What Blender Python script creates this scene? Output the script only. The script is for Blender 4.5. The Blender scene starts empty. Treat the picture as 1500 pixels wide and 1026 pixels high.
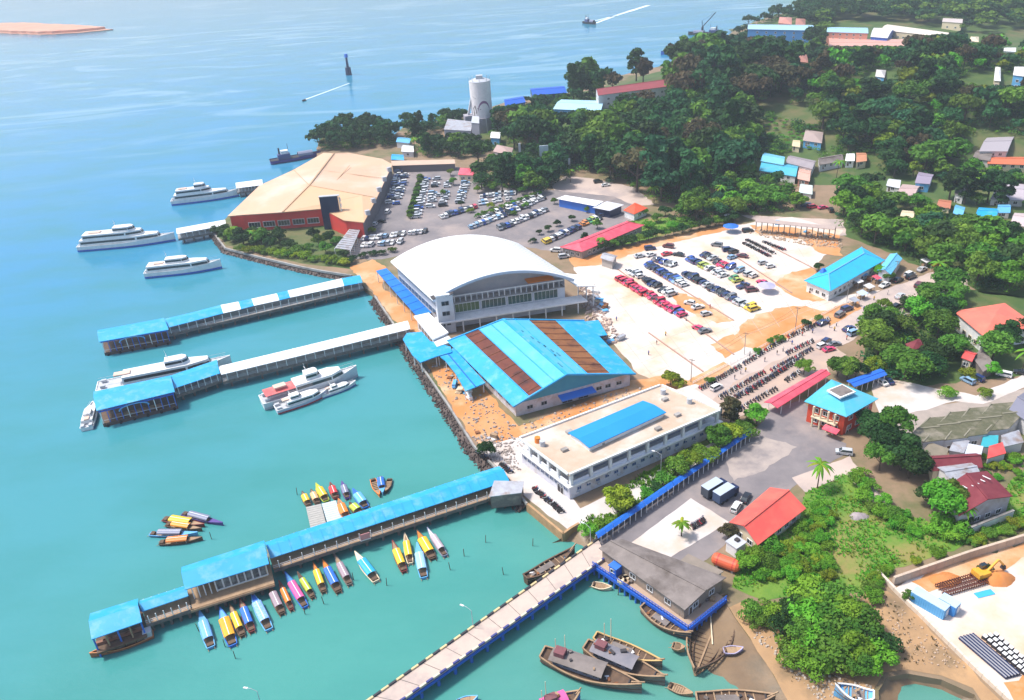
import bpy, bmesh, math, random
from math import radians as R, sin, cos, pi, atan2, hypot, sqrt
from mathutils import Vector as V, Matrix
from mathutils import noise as NZ
random.seed(7)
C = bpy.context.scene.collection
SC = bpy.context.scene

# ------------------------------------------------------------ camera
CAM_H, FPX, PITCH, ROLL = 140.0, 1200.0, R(29.0), R(-4.0)
fw = V((0, cos(PITCH), -sin(PITCH))); rt0 = V((1, 0, 0)); up0 = rt0.cross(fw)
rt = rt0*cos(ROLL) + up0*sin(ROLL); up = -rt0*sin(ROLL) + up0*cos(ROLL)
cam = bpy.data.cameras.new('camera'); cam.sensor_width = 36; cam.lens = 36*FPX/1500
cam.clip_start = 1; cam.clip_end = 60000
camo = bpy.data.objects.new('camera', cam); C.objects.link(camo)
m = Matrix((rt, up, -fw)).transposed().to_4x4(); m.translation = (0, 0, CAM_H)
camo.matrix_world = m; SC.camera = camo

# ------------------------------------------------------------ sky, sun, exposure
SUN_EL, SUN_AZ = R(60), R(-78)          # azimuth measured from +y (view) towards +x
w = bpy.data.worlds.new('World'); SC.world = w; w.use_nodes = True
nt = w.node_tree; bg = nt.nodes['Background']
sky = nt.nodes.new('ShaderNodeTexSky'); sky.sky_type = 'NISHITA'; sky.sun_disc = False
sky.sun_elevation = SUN_EL; sky.sun_rotation = SUN_AZ
sky.air_density = 1.0; sky.dust_density = 2.5; sky.ozone_density = 1.0
nt.links.new(sky.outputs[0], bg.inputs[0]); bg.inputs[1].default_value = 0.135
sl = bpy.data.lights.new('sun', 'SUN'); sl.energy = 3.1; sl.angle = R(9); sl.color = (1, 0.955, 0.88)
so = bpy.data.objects.new('sun', sl); C.objects.link(so)
sd = V((sin(SUN_AZ)*cos(SUN_EL), cos(SUN_AZ)*cos(SUN_EL), sin(SUN_EL)))
so.rotation_euler = sd.to_track_quat('Z', 'Y').to_euler(); so.location = (0, 0, 400)
SC.view_settings.view_transform = 'Standard'; SC.view_settings.look = 'None'
SC.view_settings.exposure = 0.68; SC.view_settings.gamma = 1
SC.cycles.max_bounces = 6; SC.cycles.diffuse_bounces = 2; SC.cycles.glossy_bounces = 2
SC.cycles.transparent_max_bounces = 8; SC.cycles.volume_bounces = 0; SC.cycles.transmission_bounces = 2
SC.cycles.use_adaptive_sampling = True; SC.cycles.use_denoising = True

# ------------------------------------------------------------ pixel -> place
GZ = 2.2                                  # quay level above the sea
def ray(px, py): return fw + rt*((px-750)/FPX) + up*((513-py)/FPX)
def P(px, py, z=GZ):
    d = ray(px, py); t = (z-CAM_H)/d.z
    return V((d.x*t, d.y*t, z))
def PW(pts, z=GZ): return [P(x, y, z) for x, y in pts]
_CX = [P(a, b) for a, b in ((463, 232), (540, 186), (596, 182), (690, 167), (740, 150), (830, 137), (860, 124), (920, 108), (960, 99), (1000, 88), (1050, 67), (1078, 42), (1130, 24), (1200, 8), (1230, -45))]
def coast_x(y):
    if y <= _CX[0].y: return _CX[0].x
    for a, b in zip(_CX, _CX[1:]):
        if a.y <= y <= b.y: return a.x+(b.x-a.x)*(y-a.y)/(b.y-a.y)
    return _CX[-1].x
def hill_h(x, y):
    h = 26*math.exp(-((x-300)/120)**2-((y-545)/110)**2)
    h += 14*math.exp(-((x-130)/90)**2-((y-590)/75)**2)
    h += 75*math.exp(-((x-620)/260)**2-((y-1250)/230)**2) + 95*math.exp(-((x-950)/380)**2-((y-1500)/300)**2)
    h += 10*math.exp(-((x-330)/200)**2-((y-850)/130)**2)
    if h > .01:
        cx = coast_x(y); k = min(1, max(0, (x-cx-4)/90)); h *= k*k*(3-2*k); k = min(1, max(0, (y-365)/80)); h *= k*k*(3-2*k)
    e = 1.6*NZ.noise(V((x*.02, y*.02, 3)))
    return GZ + (h+e*min(1, h/6) if h > .15 else 0)
def T(px, py):
    d = ray(px, py).normalized(); t = 60.0
    while t < 6000:
        p = V((0, 0, CAM_H))+d*t
        if p.z <= hill_h(p.x, p.y): break
        t += max(.8, (p.z-hill_h(p.x, p.y))*.5)
    return V((p.x, p.y, hill_h(p.x, p.y)))

# ------------------------------------------------------------ materials
MATS = {}
def M(name, c, c2=None, scale=.3, rough=.75, bump=0, bscale=None, metal=0, rnd=0, thr=None, detail=5, spec=.4, stretch=None, c3=None, s3=.05, transl=0, coat=0):
    """c base colour, c2 second colour mixed in by noise, c3 third, larger-scale stains; rnd = per-object brightness spread"""
    if name in MATS: return MATS[name]
    mt = bpy.data.materials.new(name); mt.use_nodes = True; n = mt.node_tree; L = n.links.new
    b = n.nodes['Principled BSDF']; b.inputs['Roughness'].default_value = rough; b.inputs['Metallic'].default_value = metal
    b.inputs['Specular IOR Level'].default_value = spec; b.inputs['Coat Weight'].default_value = coat
    g = n.nodes.new('ShaderNodeNewGeometry'); mp = n.nodes.new('ShaderNodeMapping'); L(g.outputs['Position'], mp.inputs[0])
    if stretch: mp.inputs['Scale'].default_value = stretch
    def nz(s, d=detail):
        t = n.nodes.new('ShaderNodeTexNoise'); t.inputs['Scale'].default_value = s; t.inputs['Detail'].default_value = d
        t.inputs['Roughness'].default_value = .62; L(mp.outputs[0], t.inputs[0]); return t.outputs['Fac']
    def mix(f, a, bb):
        x = n.nodes.new('ShaderNodeMix'); x.data_type = 'RGBA'
        L(f, x.inputs['Factor'])
        for sck, v in (('A', a), ('B', bb)):
            i = [q for q in x.inputs if q.name == sck and q.type == 'RGBA'][0]
            if isinstance(v, tuple): i.default_value = (*v, 1)
            else: L(v, i)
        return [q for q in x.outputs if q.type == 'RGBA'][0]
    def ramp(f, lo, hi):
        r = n.nodes.new('ShaderNodeMapRange'); L(f, r.inputs[0]); r.inputs[1].default_value = lo; r.inputs[2].default_value = hi; return r.outputs[0]
    col = None
    if c2:
        lo, hi = thr if thr else (.3, .7)
        col = mix(ramp(nz(scale), lo, hi), c, c2)
    if c3: col = mix(ramp(nz(s3, 6), .5, .68), col if col else c, c3)
    if rnd:
        oi = n.nodes.new('ShaderNodeObjectInfo'); h = n.nodes.new('ShaderNodeHueSaturation')
        r = n.nodes.new('ShaderNodeMapRange'); L(oi.outputs['Random'], r.inputs[0]); r.inputs[3].default_value = 1-rnd; r.inputs[4].default_value = 1+rnd
        L(r.outputs[0], h.inputs['Value'])
        m2 = n.nodes.new('ShaderNodeMath'); m2.operation = 'MULTIPLY'; m2.inputs[1].default_value = 7.13; L(oi.outputs['Random'], m2.inputs[0])
        m3 = n.nodes.new('ShaderNodeMath'); m3.operation = 'FRACT'; L(m2.outputs[0], m3.inputs[0])
        r2 = n.nodes.new('ShaderNodeMapRange'); L(m3.outputs[0], r2.inputs[0]); r2.inputs[3].default_value = .5-rnd*.1; r2.inputs[4].default_value = .5+rnd*.07
        L(r2.outputs[0], h.inputs['Hue'])
        if col: L(col, h.inputs['Color'])
        else: h.inputs['Color'].default_value = (*c, 1)
        col = h.outputs[0]
    if col: L(col, b.inputs['Base Color'])
    else: b.inputs['Base Color'].default_value = (*c, 1)
    if bump:
        bp = n.nodes.new('ShaderNodeBump'); bp.inputs['Strength'].default_value = bump; bp.inputs['Distance'].default_value = .3
        L(nz(bscale or scale*4), bp.inputs['Height']); L(bp.outputs[0], b.inputs['Normal'])
    if transl:
        tr = n.nodes.new('ShaderNodeBsdfTranslucent'); ms = n.nodes.new('ShaderNodeMixShader'); ms.inputs[0].default_value = transl
        if col: L(col, tr.inputs[0])
        else: tr.inputs[0].default_value = (*c, 1)
        out = n.nodes['Material Output']; L(b.outputs[0], ms.inputs[1]); L(tr.outputs[0], ms.inputs[2]); L(ms.outputs[0], out.inputs[0])
    MATS[name] = mt; return mt
def paint(name, c, **k):
    a = dict(scale=.35, rough=.5, c2=tuple(x*.8+.02 for x in c), thr=(.45, .8)); a.update(k)
    return M(name, c, **a)
BLUE = paint('blue_sheet_roof', (.015, .33, .68), rough=.5, c2=(.03, .40, .72), scale=.12, c3=(.12, .40, .58), s3=.3)
CYAN = paint('cyan_sheet_roof', (.075, .42, .60), rough=.45, c2=(.10, .47, .62), scale=.1, c3=(.13, .42, .52), s3=.2)
BLUED = paint('blue_painted_metal', (.01, .10, .52))
WHITE = paint('white_paint', (.78, .78, .78), c2=(.62, .62, .62), scale=.5)
WROOF = paint('white_sheet_roof', (.82, .83, .84), c2=(.76, .77, .78), scale=.06, rough=.4)
CREAM = paint('cream_paint', (.72, .60, .42), c2=(.6, .5, .36))
CONC = M('concrete', (.42, .40, .38), (.28, .26, .25), scale=.4, c3=(.22, .20, .18), s3=.15, bump=.1)
CONCD = M('dark_wet_concrete', (.16, .14, .13), (.07, .065, .06), scale=.6, bump=.2)
GLASS = M('dark_window_glass', (.02, .035, .045), rough=.08, spec=.8)
GGLASS = M('green_window_glass', (.05, .12, .10), (.03, .07, .08), scale=.5, rough=.1, spec=.8)
DARK = M('dark_metal', (.035, .035, .045), (.06, .05, .05), scale=.8)
NAVY = M('navy_cladding', (.012, .022, .075), rough=.35)
RUST = M('rusted_roof_sheets', (.10, .022, .016), (.17, .045, .022), scale=.5, c3=(.055, .015, .014), s3=.25)
RUSTO = M('orange_rusted_roof_sheets', (.19, .065, .025), (.28, .12, .04), scale=.5, c3=(.08, .025, .017), s3=.25)
REDR = paint('red_roof_tiles', (.62, .075, .07), c2=(.70, .13, .11), scale=.4)
PINKR = paint('pink_red_roof_tiles', (.68, .085, .13), c2=(.74, .16, .2), scale=.4)
REDW = paint('red_wall_paint', (.55, .045, .04))
TAN = M('tan_roof_sheets', (.64, .42, .27), (.58, .38, .26), scale=.05, rough=.6, c3=(.64, .50, .40), s3=.03)
GREYR = M('weathered_grey_roof', (.165, .14, .13), (.24, .205, .19), scale=.4, c3=(.10, .08, .07), s3=.15, bump=.1)
MOSS = M('mossy_tile_roof', (.145, .135, .085), (.075, .08, .04), scale=.7, detail=9, c3=(.26, .23, .18), s3=.2, bump=.2)
MAROON = M('maroon_roof_sheets', (.15, .018, .03), (.21, .04, .05), scale=.4)
WOOD = M('weathered_wood', (.15, .09, .055), (.08, .05, .035), scale=.8)
WOODL = M('pale_wood', (.40, .27, .16), (.28, .18, .11), scale=.8)
WOODG = M('grey_boat_timber', (.20, .17, .155), (.11, .09, .085), scale=.8, c3=(.30, .25, .21), s3=.4)
YEL = paint('yellow_paint', (.78, .50, .03)); ORG = paint('orange_paint', (.78, .22, .03)); RED = paint('red_paint', (.60, .045, .045))
SKYB = paint('light_blue_paint', (.13, .42, .74)); MBLUE = paint('mid_blue_paint', (.03, .16, .60)); GRN = paint('green_paint', (.06, .36, .10))
PINK = paint('pink_paint', (.66, .11, .32)); PURP = paint('purple_paint', (.10, .06, .26)); SILV = paint('silver_paint', (.48, .50, .54)); LIME = paint('lime_paint', (.42, .52, .05))
TEALP = paint('teal_paint', (.04, .36, .42)); BLACK = M('black_rubber', (.015, .015, .017), rough=.85)
GALV = M('corrugated_galvanised_sheet', (.50, .52, .56), (.36, .36, .40), scale=.5, metal=.3, rough=.5, c3=(.30, .22, .18), s3=.3)
PILE = M('pier_pile_concrete', (.20, .17, .155), (.10, .085, .08), scale=.8)

# ------------------------------------------------------------ mesh builder
class B:
    def __init__(s): s.v = []; s.f = []; s.m = []
    def add(s, vs, fs, mi=0):
        o = len(s.v); s.v += [V(x) for x in vs]
        for f in fs: s.f.append([i+o for i in f]); s.m.append(mi)
        return s
    def quad(s, a, b, c, d, mi=0): return s.add([a, b, c, d], [(0, 1, 2, 3)], mi)
    def box(s, c, size, rz=0, mi=0, taper=1.0):
        x, y, z = [q/2 for q in size]; cs, sn = cos(rz), sin(rz); vs = []
        for k, t in ((-z, 1), (z, taper)):
            for a, bq in ((-x, -y), (x, -y), (x, y), (-x, y)):
                a *= t; bq *= t
                vs.append((c[0]+a*cs-bq*sn, c[1]+a*sn+bq*cs, c[2]+k))
        return s.add(vs, [(3, 2, 1, 0), (4, 5, 6, 7), (0, 1, 5, 4), (1, 2, 6, 5), (2, 3, 7, 6), (3, 0, 4, 7)], mi)
    def beam(s, a, b, w, h, mi=0):
        """bar of width w, height h from a to b (top edge centred on the line)"""
        a = V(a); b = V(b); d = (b-a).normalized(); sd_ = d.cross(V((0, 0, 1)))
        if sd_.length < .01: sd_ = V((1, 0, 0))
        sd_.normalize(); u = sd_.cross(d)
        vs = [p+sd_*x*w/2+u*y*h/2 for p in (a, b) for x, y in ((-1, -1), (1, -1), (1, 1), (-1, 1))]
        return s.add(vs, [(3, 2, 1, 0), (4, 5, 6, 7), (0, 1, 5, 4), (1, 2, 6, 5), (2, 3, 7, 6), (3, 0, 4, 7)], mi)
    def cyl(s, a, b, r0, r1=None, n=8, mi=0, cap=True):
        a = V(a); b = V(b); r1 = r0 if r1 is None else r1; d = (b-a).normalized()
        x = d.cross(V((0, 0, 1)));
        if x.length < .01: x = V((1, 0, 0))
        x.normalize(); y = d.cross(x); vs = []
        for p, r in ((a, r0), (b, r1)):
            for i in range(n): t = 2*pi*i/n; vs.append(p+x*cos(t)*r+y*sin(t)*r)
        fs = [(i, (i+1) % n, n+(i+1) % n, n+i) for i in range(n)]
        if cap: fs += [tuple(range(n-1, -1, -1)), tuple(range(n, 2*n))]
        return s.add(vs, fs, mi)
    def prism(s, pts, z0, z1, mi=0, mtop=None):
        """pts: ground outline (x,y..) ; z0,z1 numbers"""
        n = len(pts); a = sum(pts[i][0]*pts[(i+1) % n][1]-pts[(i+1) % n][0]*pts[i][1] for i in range(n))
        if a < 0: pts = pts[::-1]
        vs = [(p[0], p[1], z0) for p in pts]+[(p[0], p[1], z1) for p in pts]
        s.add(vs, [(i, (i+1) % n, n+(i+1) % n, n+i) for i in range(n)], mi)
        s.add(vs[n:], [tuple(range(n))], mi if mtop is None else mtop); s.add(vs[:n], [tuple(range(n-1, -1, -1))], mi)
        return s
    def slab(s, q, t, mi=0):
        """roof sheet: polygon q of 3-D points, thickness t downwards"""
        n = len(q); q = [V(p) for p in q]; nn = sum(((q[i]-q[0]).cross(q[(i+1) % n]-q[0]) for i in range(1, n-1)), V())
        if nn.z < 0: q = q[::-1]
        lo = [p-V((0, 0, t)) for p in q]
        return s.add(q+lo, [tuple(range(n)), tuple(range(2*n-1, n-1, -1))]+[(i, n+i, n+(i+1) % n, (i+1) % n) for i in range(n)], mi)
    def build(s, name, mats, parent=None, loc=None, smooth=False, kind=None, at=None):
        if not isinstance(mats, (list, tuple)): mats = [mats]
        o0 = V(loc) if loc is not None else (parent.location.copy() if parent is not None and parent.get('_w') else V())
        me = bpy.data.meshes.new(name); me.from_pydata([tuple(p-o0) for p in s.v], [], s.f)
        for mt in mats: me.materials.append(mt)
        if len(mats) > 1: me.polygons.foreach_set('material_index', s.m)
        if smooth: me.polygons.foreach_set('use_smooth', [True]*len(me.polygons))
        me.update(); ob = bpy.data.objects.new(name, me); C.objects.link(ob)
        if parent is not None: ob.parent = parent
        elif loc is not None: ob.location = loc
        if at is not None: ob.location = at
        if kind: ob['kind'] = kind
        return ob
def tag(o, label, cat, group=None, kind=None):
    o['label'] = label; o['category'] = cat
    if group: o['group'] = group
    if kind: o['kind'] = kind
    return o
def thing(name, label, cat, loc=(0, 0, 0), rz=0, group=None, world=True):
    """Empty at a thing's base; with world=True its parts are given in world coordinates"""
    o = bpy.data.objects.new(name, None); C.objects.link(o); o.location = loc; o.rotation_euler = (0, 0, rz); o.empty_display_size = 1
    if world: o['_w'] = 1
    return tag(o, label, cat, group)
def copy_tree(o, parent=None):
    c = o.copy(); C.objects.link(c); c.parent = parent
    for ch in o.children: copy_tree(ch, c)
    return c
def cen(pts): return sum((V(p) for p in pts), V())/len(pts)
def lerp(a, b, t): return V(a)+(V(b)-V(a))*t
def structure(o): o['kind'] = 'structure'; return o

# ------------------------------------------------------------ sea, land
def jag(pts, step=3.0, amp=.5, z=None):
    out = []
    for i, a in enumerate(pts):
        b = pts[(i+1) % len(pts)]; d = (b-a).length; n = max(1, int(d/step))
        for k in range(n):
            p = a+(b-a)*(k/n)
            o = V((NZ.noise(V((p.x*.35, p.y*.35, 1))), NZ.noise(V((p.x*.35, p.y*.35, 9))), 0))*amp*2 if amp and k else V()
            out.append(p+o)
    return out
def sheet(name, px, z, mat, step=3, amp=.6, t=0, world=False):
    """flat patch of ground traced in pixels, laid at height z"""
    pts = [V(p) for p in px] if world else PW(px, z)
    if amp: pts = jag(pts, step, amp)
    bm = bmesh.new(); vs = [bm.verts.new((p.x, p.y, z)) for p in pts]
    f = bm.faces.new(vs); f.normal_update()
    if f.normal.z < 0: f.normal_flip()
    if t:
        r = bmesh.ops.extrude_face_region(bm, geom=[f]); tv = [g for g in r['geom'] if isinstance(g, bmesh.types.BMVert)]
        bmesh.ops.translate(bm, verts=tv, vec=(0, 0, 0))
        for v_ in vs: v_.co.z -= t
    bmesh.ops.triangulate(bm, faces=[g for g in bm.faces if len(g.verts) > 4], ngon_method='EAR_CLIP')
    me = bpy.data.meshes.new(name); bm.to_mesh(me); bm.free(); me.materials.append(mat)
    o = bpy.data.objects.new(name, me); C.objects.link(o); return structure(o)

def sea_material():
    mt = bpy.data.materials.new('sea_water'); mt.use_nodes = True; n = mt.node_tree; L = n.links.new; b = n.nodes['Principled BSDF']
    b.inputs['IOR'].default_value = 1.33; b.inputs['Specular IOR Level'].default_value = .5
    g = n.nodes.new('ShaderNodeNewGeometry'); sx = n.nodes.new('ShaderNodeSeparateXYZ'); L(g.outputs['Position'], sx.inputs[0])
    def noise(sc, det, stretch=(1, 1, 1), rot=0, rough=.55):
        mp = n.nodes.new('ShaderNodeMapping'); mp.inputs['Scale'].default_value = stretch; mp.inputs['Rotation'].default_value = (0, 0, rot); L(g.outputs['Position'], mp.inputs[0])
        t = n.nodes.new('ShaderNodeTexNoise'); t.inputs['Scale'].default_value = sc; t.inputs['Detail'].default_value = det; t.inputs['Roughness'].default_value = rough
        L(mp.outputs[0], t.inputs[0]); return t.outputs['Fac']
    def mr(f, a, b_, c=0, d=1):
        r = n.nodes.new('ShaderNodeMapRange'); L(f, r.inputs[0]); 
        for i, v in enumerate((a, b_, c, d)): r.inputs[i+1].default_value = v
        return r.outputs[0]
    def math_(op, a, b_):
        x = n.nodes.new('ShaderNodeMath'); x.operation = op
        for i, v in enumerate((a, b_)):
            if isinstance(v, (int, float)): x.inputs[i].default_value = v
            else: L(v, x.inputs[i])
        return x.outputs[0]
    def mix(f, a, b_):
        x = n.nodes.new('ShaderNodeMix'); x.data_type = 'RGBA'; L(f, x.inputs['Factor'])
        for nm, v in (('A', a), ('B', b_)):
            i = [q for q in x.inputs if q.name == nm and q.type == 'RGBA'][0]
            if isinstance(v, tuple): i.default_value = (*v, 1)
            else: L(v, i)
        return [q for q in x.outputs if q.type == 'RGBA'][0]
    big = noise(.006, 4)
    # depth: offshore (away to the left and far) deeper blue, shallow by the shore turquoise, silty green in the creek
    off = math_('ADD', math_('MULTIPLY', sx.outputs['X'], -.0022), math_('MULTIPLY', sx.outputs['Y'], .0022))
    off = math_('ADD', off, math_('MULTIPLY', math_('SUBTRACT', big, .5), .5))
    col = mix(mr(off, .35, 1.3), (.065, .275, .245), (.035, .225, .40))
    silt = math_('ADD', math_('MULTIPLY', sx.outputs['X'], .011), math_('MULTIPLY', sx.outputs['Y'], -.004))
    silt = math_('ADD', silt, math_('MULTIPLY', math_('SUBTRACT', noise(.03, 5), .5), .7))
    col = mix(mr(silt, -.75, .0), col, (.10, .265, .215))
    col = mix(mr(noise(.022, 7, (1, 2, 1), .5), .40, .72, 0, .55), col, (.035, .205, .19))
    # slicks far out: sky reflected in calm water, painted as long pale streaks
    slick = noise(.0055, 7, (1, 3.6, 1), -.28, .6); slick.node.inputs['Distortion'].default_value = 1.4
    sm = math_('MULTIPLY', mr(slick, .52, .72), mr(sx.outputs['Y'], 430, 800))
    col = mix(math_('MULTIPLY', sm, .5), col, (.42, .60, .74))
    L(col, b.inputs['Base Color'])
    L(mr(sm, 0, 1, .09, .03), b.inputs['Roughness'])
    h = math_('ADD', noise(.55, 6, (1, 1.8, 1), .4), math_('MULTIPLY', noise(.12, 4, (1, 2, 1), -.2), 1.5))
    bp = n.nodes.new('ShaderNodeBump'); bp.inputs['Strength'].default_value = .14; bp.inputs['Distance'].default_value = .5
    L(h, bp.inputs['Height']); L(bp.outputs[0], b.inputs['Normal'])
    return mt
SEA = sea_material()
sb = B(); sb.quad((-9000, -400, 0), (9000, -400, 0), (9000, 16000, 0), (-9000, 16000, 0)); structure(sb.build('sea', SEA))

EARTH = M('bare_earth', (.30, .20, .13), (.20, .15, .09), scale=.12, c3=(.09, .12, .035), s3=.03, bump=.2)
GRASS = M('grass', (.07, .19, .018), (.16, .26, .03), scale=.22, detail=9, c3=(.27, .21, .07), s3=.09, bump=.4, bscale=1.5)
SCRUB = M('woodland_floor', (.045, .095, .02), (.085, .13, .03), scale=.12, c3=(.16, .13, .06), s3=.03, bump=.3)
ASPH = M('worn_asphalt', (.16, .145, .155), (.25, .22, .22), scale=.11, detail=9, c3=(.33, .27, .25), s3=.05)
PALE = M('bleached_concrete', (.68, .61, .56), (.56, .49, .44), scale=.16, detail=9, c3=(.64, .42, .27), s3=.05)
PALE2 = M('pale_grey_concrete', (.62, .58, .56), (.50, .45, .43), scale=.12, c3=(.55, .42, .32), s3=.06)
ORE = M('orange_laterite', (.58, .21, .055), (.52, .30, .14), scale=.12, c3=(.66, .46, .30), s3=.07, bump=.2)
ROADM = M('dusty_road', (.55, .44, .38), (.45, .36, .32), scale=.1, c3=(.36, .30, .29), s3=.05)
MUD = M('tidal_mud', (.16, .105, .06), (.24, .16, .09), scale=.15, c3=(.10, .085, .06), s3=.07, rough=.45, bump=.25)
SAND = M('muddy_sand', (.46, .28, .14), (.34, .21, .11), scale=.15, c3=(.20, .14, .08), s3=.1, bump=.2)
ROCK = M('quay_rock', (.13, .095, .08), (.06, .045, .045), scale=.6, bump=.4)

coast = [(1700, 1100), (1445, 1060), (1428, 1018), (1380, 996), (1330, 987), (1300, 992), (1287, 1012), (1290, 1060), (1175, 1060), (1135, 990), (1100, 935), (1078, 905), (1060, 878),
 (1035, 862), (985, 842), (900, 806), (880, 800), (862, 778), (846, 766), (836, 773), (825, 781), (772, 737), (748, 708), (722, 680), (694, 652), (655, 590), (626, 548), (604, 515), (549, 433), (531, 417), (515, 403),
 (470, 396), (440, 390), (380, 376), (330, 363), (311, 338), (333, 318), (380, 287), (430, 256), (463, 232), (466, 208), (480, 194), (540, 186), (578, 197), (596, 182), (640, 178), (690, 167),
 (740, 150), (830, 137), (860, 124), (920, 108), (960, 99), (1000, 88), (1050, 67), (1078, 42), (1130, 24), (1200, 8), (1230, -45), (1900, -60), (2000, 600)]
land = sheet('ground', coast, GZ, EARTH, step=4, amp=.5, t=6)
# hills as a grid that sinks under the flat ground at its rim
hb = B(); nx, ny = 76, 96; x0, x1, y0, y1 = -60, 1500, 330, 2300
gv = []
for j in range(ny+1):
    for i in range(nx+1):
        x = x0+(x1-x0)*(i/nx)**1.5; y = y0+(y1-y0)*(j/ny)**1.6; z = hill_h(x, y)
        gv.append((x, y, z-.5))
hb.add(gv, [(j*(nx+1)+i, j*(nx+1)+i+1, (j+1)*(nx+1)+i+1, (j+1)*(nx+1)+i) for j in range(ny) for i in range(nx)
            if max(gv[k][2] for k in (j*(nx+1)+i, j*(nx+1)+i+1, (j+1)*(nx+1)+i+1, (j+1)*(nx+1)+i)) > GZ+.1])
structure(hb.build('hills', SCRUB, smooth=True))
# sand bar far out
sbk = B(); pts = jag(PW([(-60, 47), (60, 52), (120, 49), (166, 44), (120, 41), (40, 37), (-80, 38)], 0), 12, 3)
sbk.prism(pts, -2, 1.2); sc_ = cen(pts); sbk.prism([sc_+(p-sc_)*.93 for p in pts], 1.2, 4.5)
structure(sbk.build('sand_bar', M('red_sand_bank', (.62, .27, .17), (.66, .36, .24), scale=.03)))
# ------------------------------------------------------------ ground patches
sheet('car_park_asphalt', [(536, 342), (556, 300), (582, 240), (620, 236), (672, 245), (700, 268), (800, 278), (900, 288), (935, 305), (925, 328), (845, 378), (830, 372), (700, 350), (600, 372), (560, 380), (520, 380), (500, 372)], GZ+.02, ASPH)
sheet('wood_clearing_track', [(800, 268), (830, 258), (870, 262), (930, 275), (960, 300), (930, 302), (870, 290), (820, 285)], GZ+.015, ROADM)
sheet('concrete_lot', [(840, 392), (880, 376), (960, 352), (1070, 331), (1160, 318), (1235, 338), (1190, 396), (1215, 436), (1290, 425), (1150, 505), (1040, 566), (990, 572), (935, 548), (895, 500), (860, 440)], GZ+.03, PALE)
sheet('concrete_lot_far', [(1085, 315), (1235, 322), (1240, 345), (1160, 345)], GZ+.022, ROADM)
for i, q in enumerate([[(1075, 492), (1095, 468), (1135, 452), (1180, 448), (1222, 462), (1190, 490), (1160, 500), (1125, 517), (1090, 508)], [(1135, 415), (1160, 398), (1195, 392), (1185, 416), (1215, 440), (1175, 440), (1150, 428)],
        [(832, 378), (880, 372), (960, 350), (1060, 330), (1070, 336), (960, 362), (880, 388), (842, 392)], [(1170, 345), (1225, 352), (1235, 375), (1205, 372), (1185, 360)], [(905, 560), (985, 550), (1020, 562), (985, 575), (930, 585)],
        [(1098, 330), (1160, 333), (1230, 345), (1228, 356), (1160, 350), (1110, 342)], [(975, 424), (1030, 440), (1075, 470), (1050, 474), (1000, 452)], [(1200, 458), (1255, 440), (1262, 452), (1215, 478)], [(1335, 852), (1420, 818), (1500, 795), (1510, 815), (1430, 845), (1360, 868)], [(1470, 1000), (1500, 985), (1540, 1030), (1500, 1040)], [(1000, 560), (1060, 530), (1075, 540), (1030, 566)], [(1040, 505), (1075, 490), (1090, 508), (1062, 525)]]):
    sheet('laterite_earth', q, GZ+.045+.004*i, ORE, step=2, amp=.9)
sheet('laterite_yard', [(512, 392), (545, 380), (566, 392), (560, 420), (655, 500), (700, 560), (760, 625), (900, 572), (990, 560), (1005, 572), (880, 615), (770, 660), (740, 690), (690, 640), (625, 535), (545, 425)], GZ+.04, ORE, step=2, amp=.6)
sheet('quay_paving', [(700, 655), (765, 640), (850, 745), (1060, 640), (1075, 650), (905, 752), (832, 776), (778, 735), (745, 700)], GZ+.06, PALE2, amp=.3)
sheet('harbour_road', [(1000, 578), (1140, 503), (1262, 437), (1375, 395), (1420, 400), (1415, 425), (1310, 468), (1205, 520), (1215, 545), (1130, 600), (1075, 600)], GZ+.05, ROADM)
sheet('motorbike_yard', [(1040, 590), (1075, 560), (1205, 495), (1240, 520), (1130, 585), (1080, 612)], GZ+.062, M('trodden_ground', (.50, .36, .28), (.38, .29, .25), scale=.15))
sheet('harbour_apron', [(872, 796), (882, 782), (1104, 634), (1128, 600), (1175, 585), (1215, 640), (1240, 650), (1235, 668), (1160, 715), (1090, 760), (1060, 800), (1005, 842), (900, 812)], GZ+.05, ASPH)
sheet('pale_apron_slab', [(925, 795), (1012, 730), (1068, 765), (980, 818)], GZ+.07, PALE2, amp=.12)
sheet('pale_apron_patch', [(1060, 668), (1120, 640), (1168, 655), (1120, 690), (1075, 705)], GZ+.07, M('worn_pale_tarmac', (.33, .28, .26), (.42, .35, .31), scale=.3, detail=9, c3=(.24, .21, .21), s3=.12), amp=.8, step=1.5)
sheet('earth_track', [(1160, 700), (1245, 668), (1262, 690), (1300, 735), (1340, 770), (1330, 776), (1280, 745), (1240, 695), (1180, 722)], GZ+.06, ROADM, amp=.6)
sheet('village_lane', [(1278, 548), (1340, 562), (1430, 580), (1500, 548), (1520, 560), (1440, 592), (1400, 588), (1330, 606), (1290, 612), (1282, 590)], GZ+.05, PALE2)
sheet('lane_gravel', [(1280, 585), (1350, 600), (1500, 570), (1540, 620), (1400, 640), (1300, 640)], GZ+.03, M('grey_gravel', (.40, .33, .29), (.30, .26, .23), scale=.3))
sheet('grass_field', [(1180, 722), (1240, 690), (1300, 745), (1420, 785), (1530, 650), (1540, 760), (1312, 832), (1300, 850), (1280, 866), (1230, 862), (1120, 880), (1072, 860), (1090, 800), (1160, 760)], GZ+.035, GRASS, amp=1.0)
sheet('grass_bank', [(846, 768), (870, 745), (950, 690), (1040, 640), (1100, 612), (1108, 625), (1000, 690), (884, 778), (872, 790)], GZ+.033, GRASS, amp=.6)
sheet('construction_yard', [(1312, 862), (1330, 850), (1540, 790), (1700, 1000), (1560, 1060), (1490, 1040), (1420, 968)], GZ+.05, PALE, amp=.3)
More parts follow.
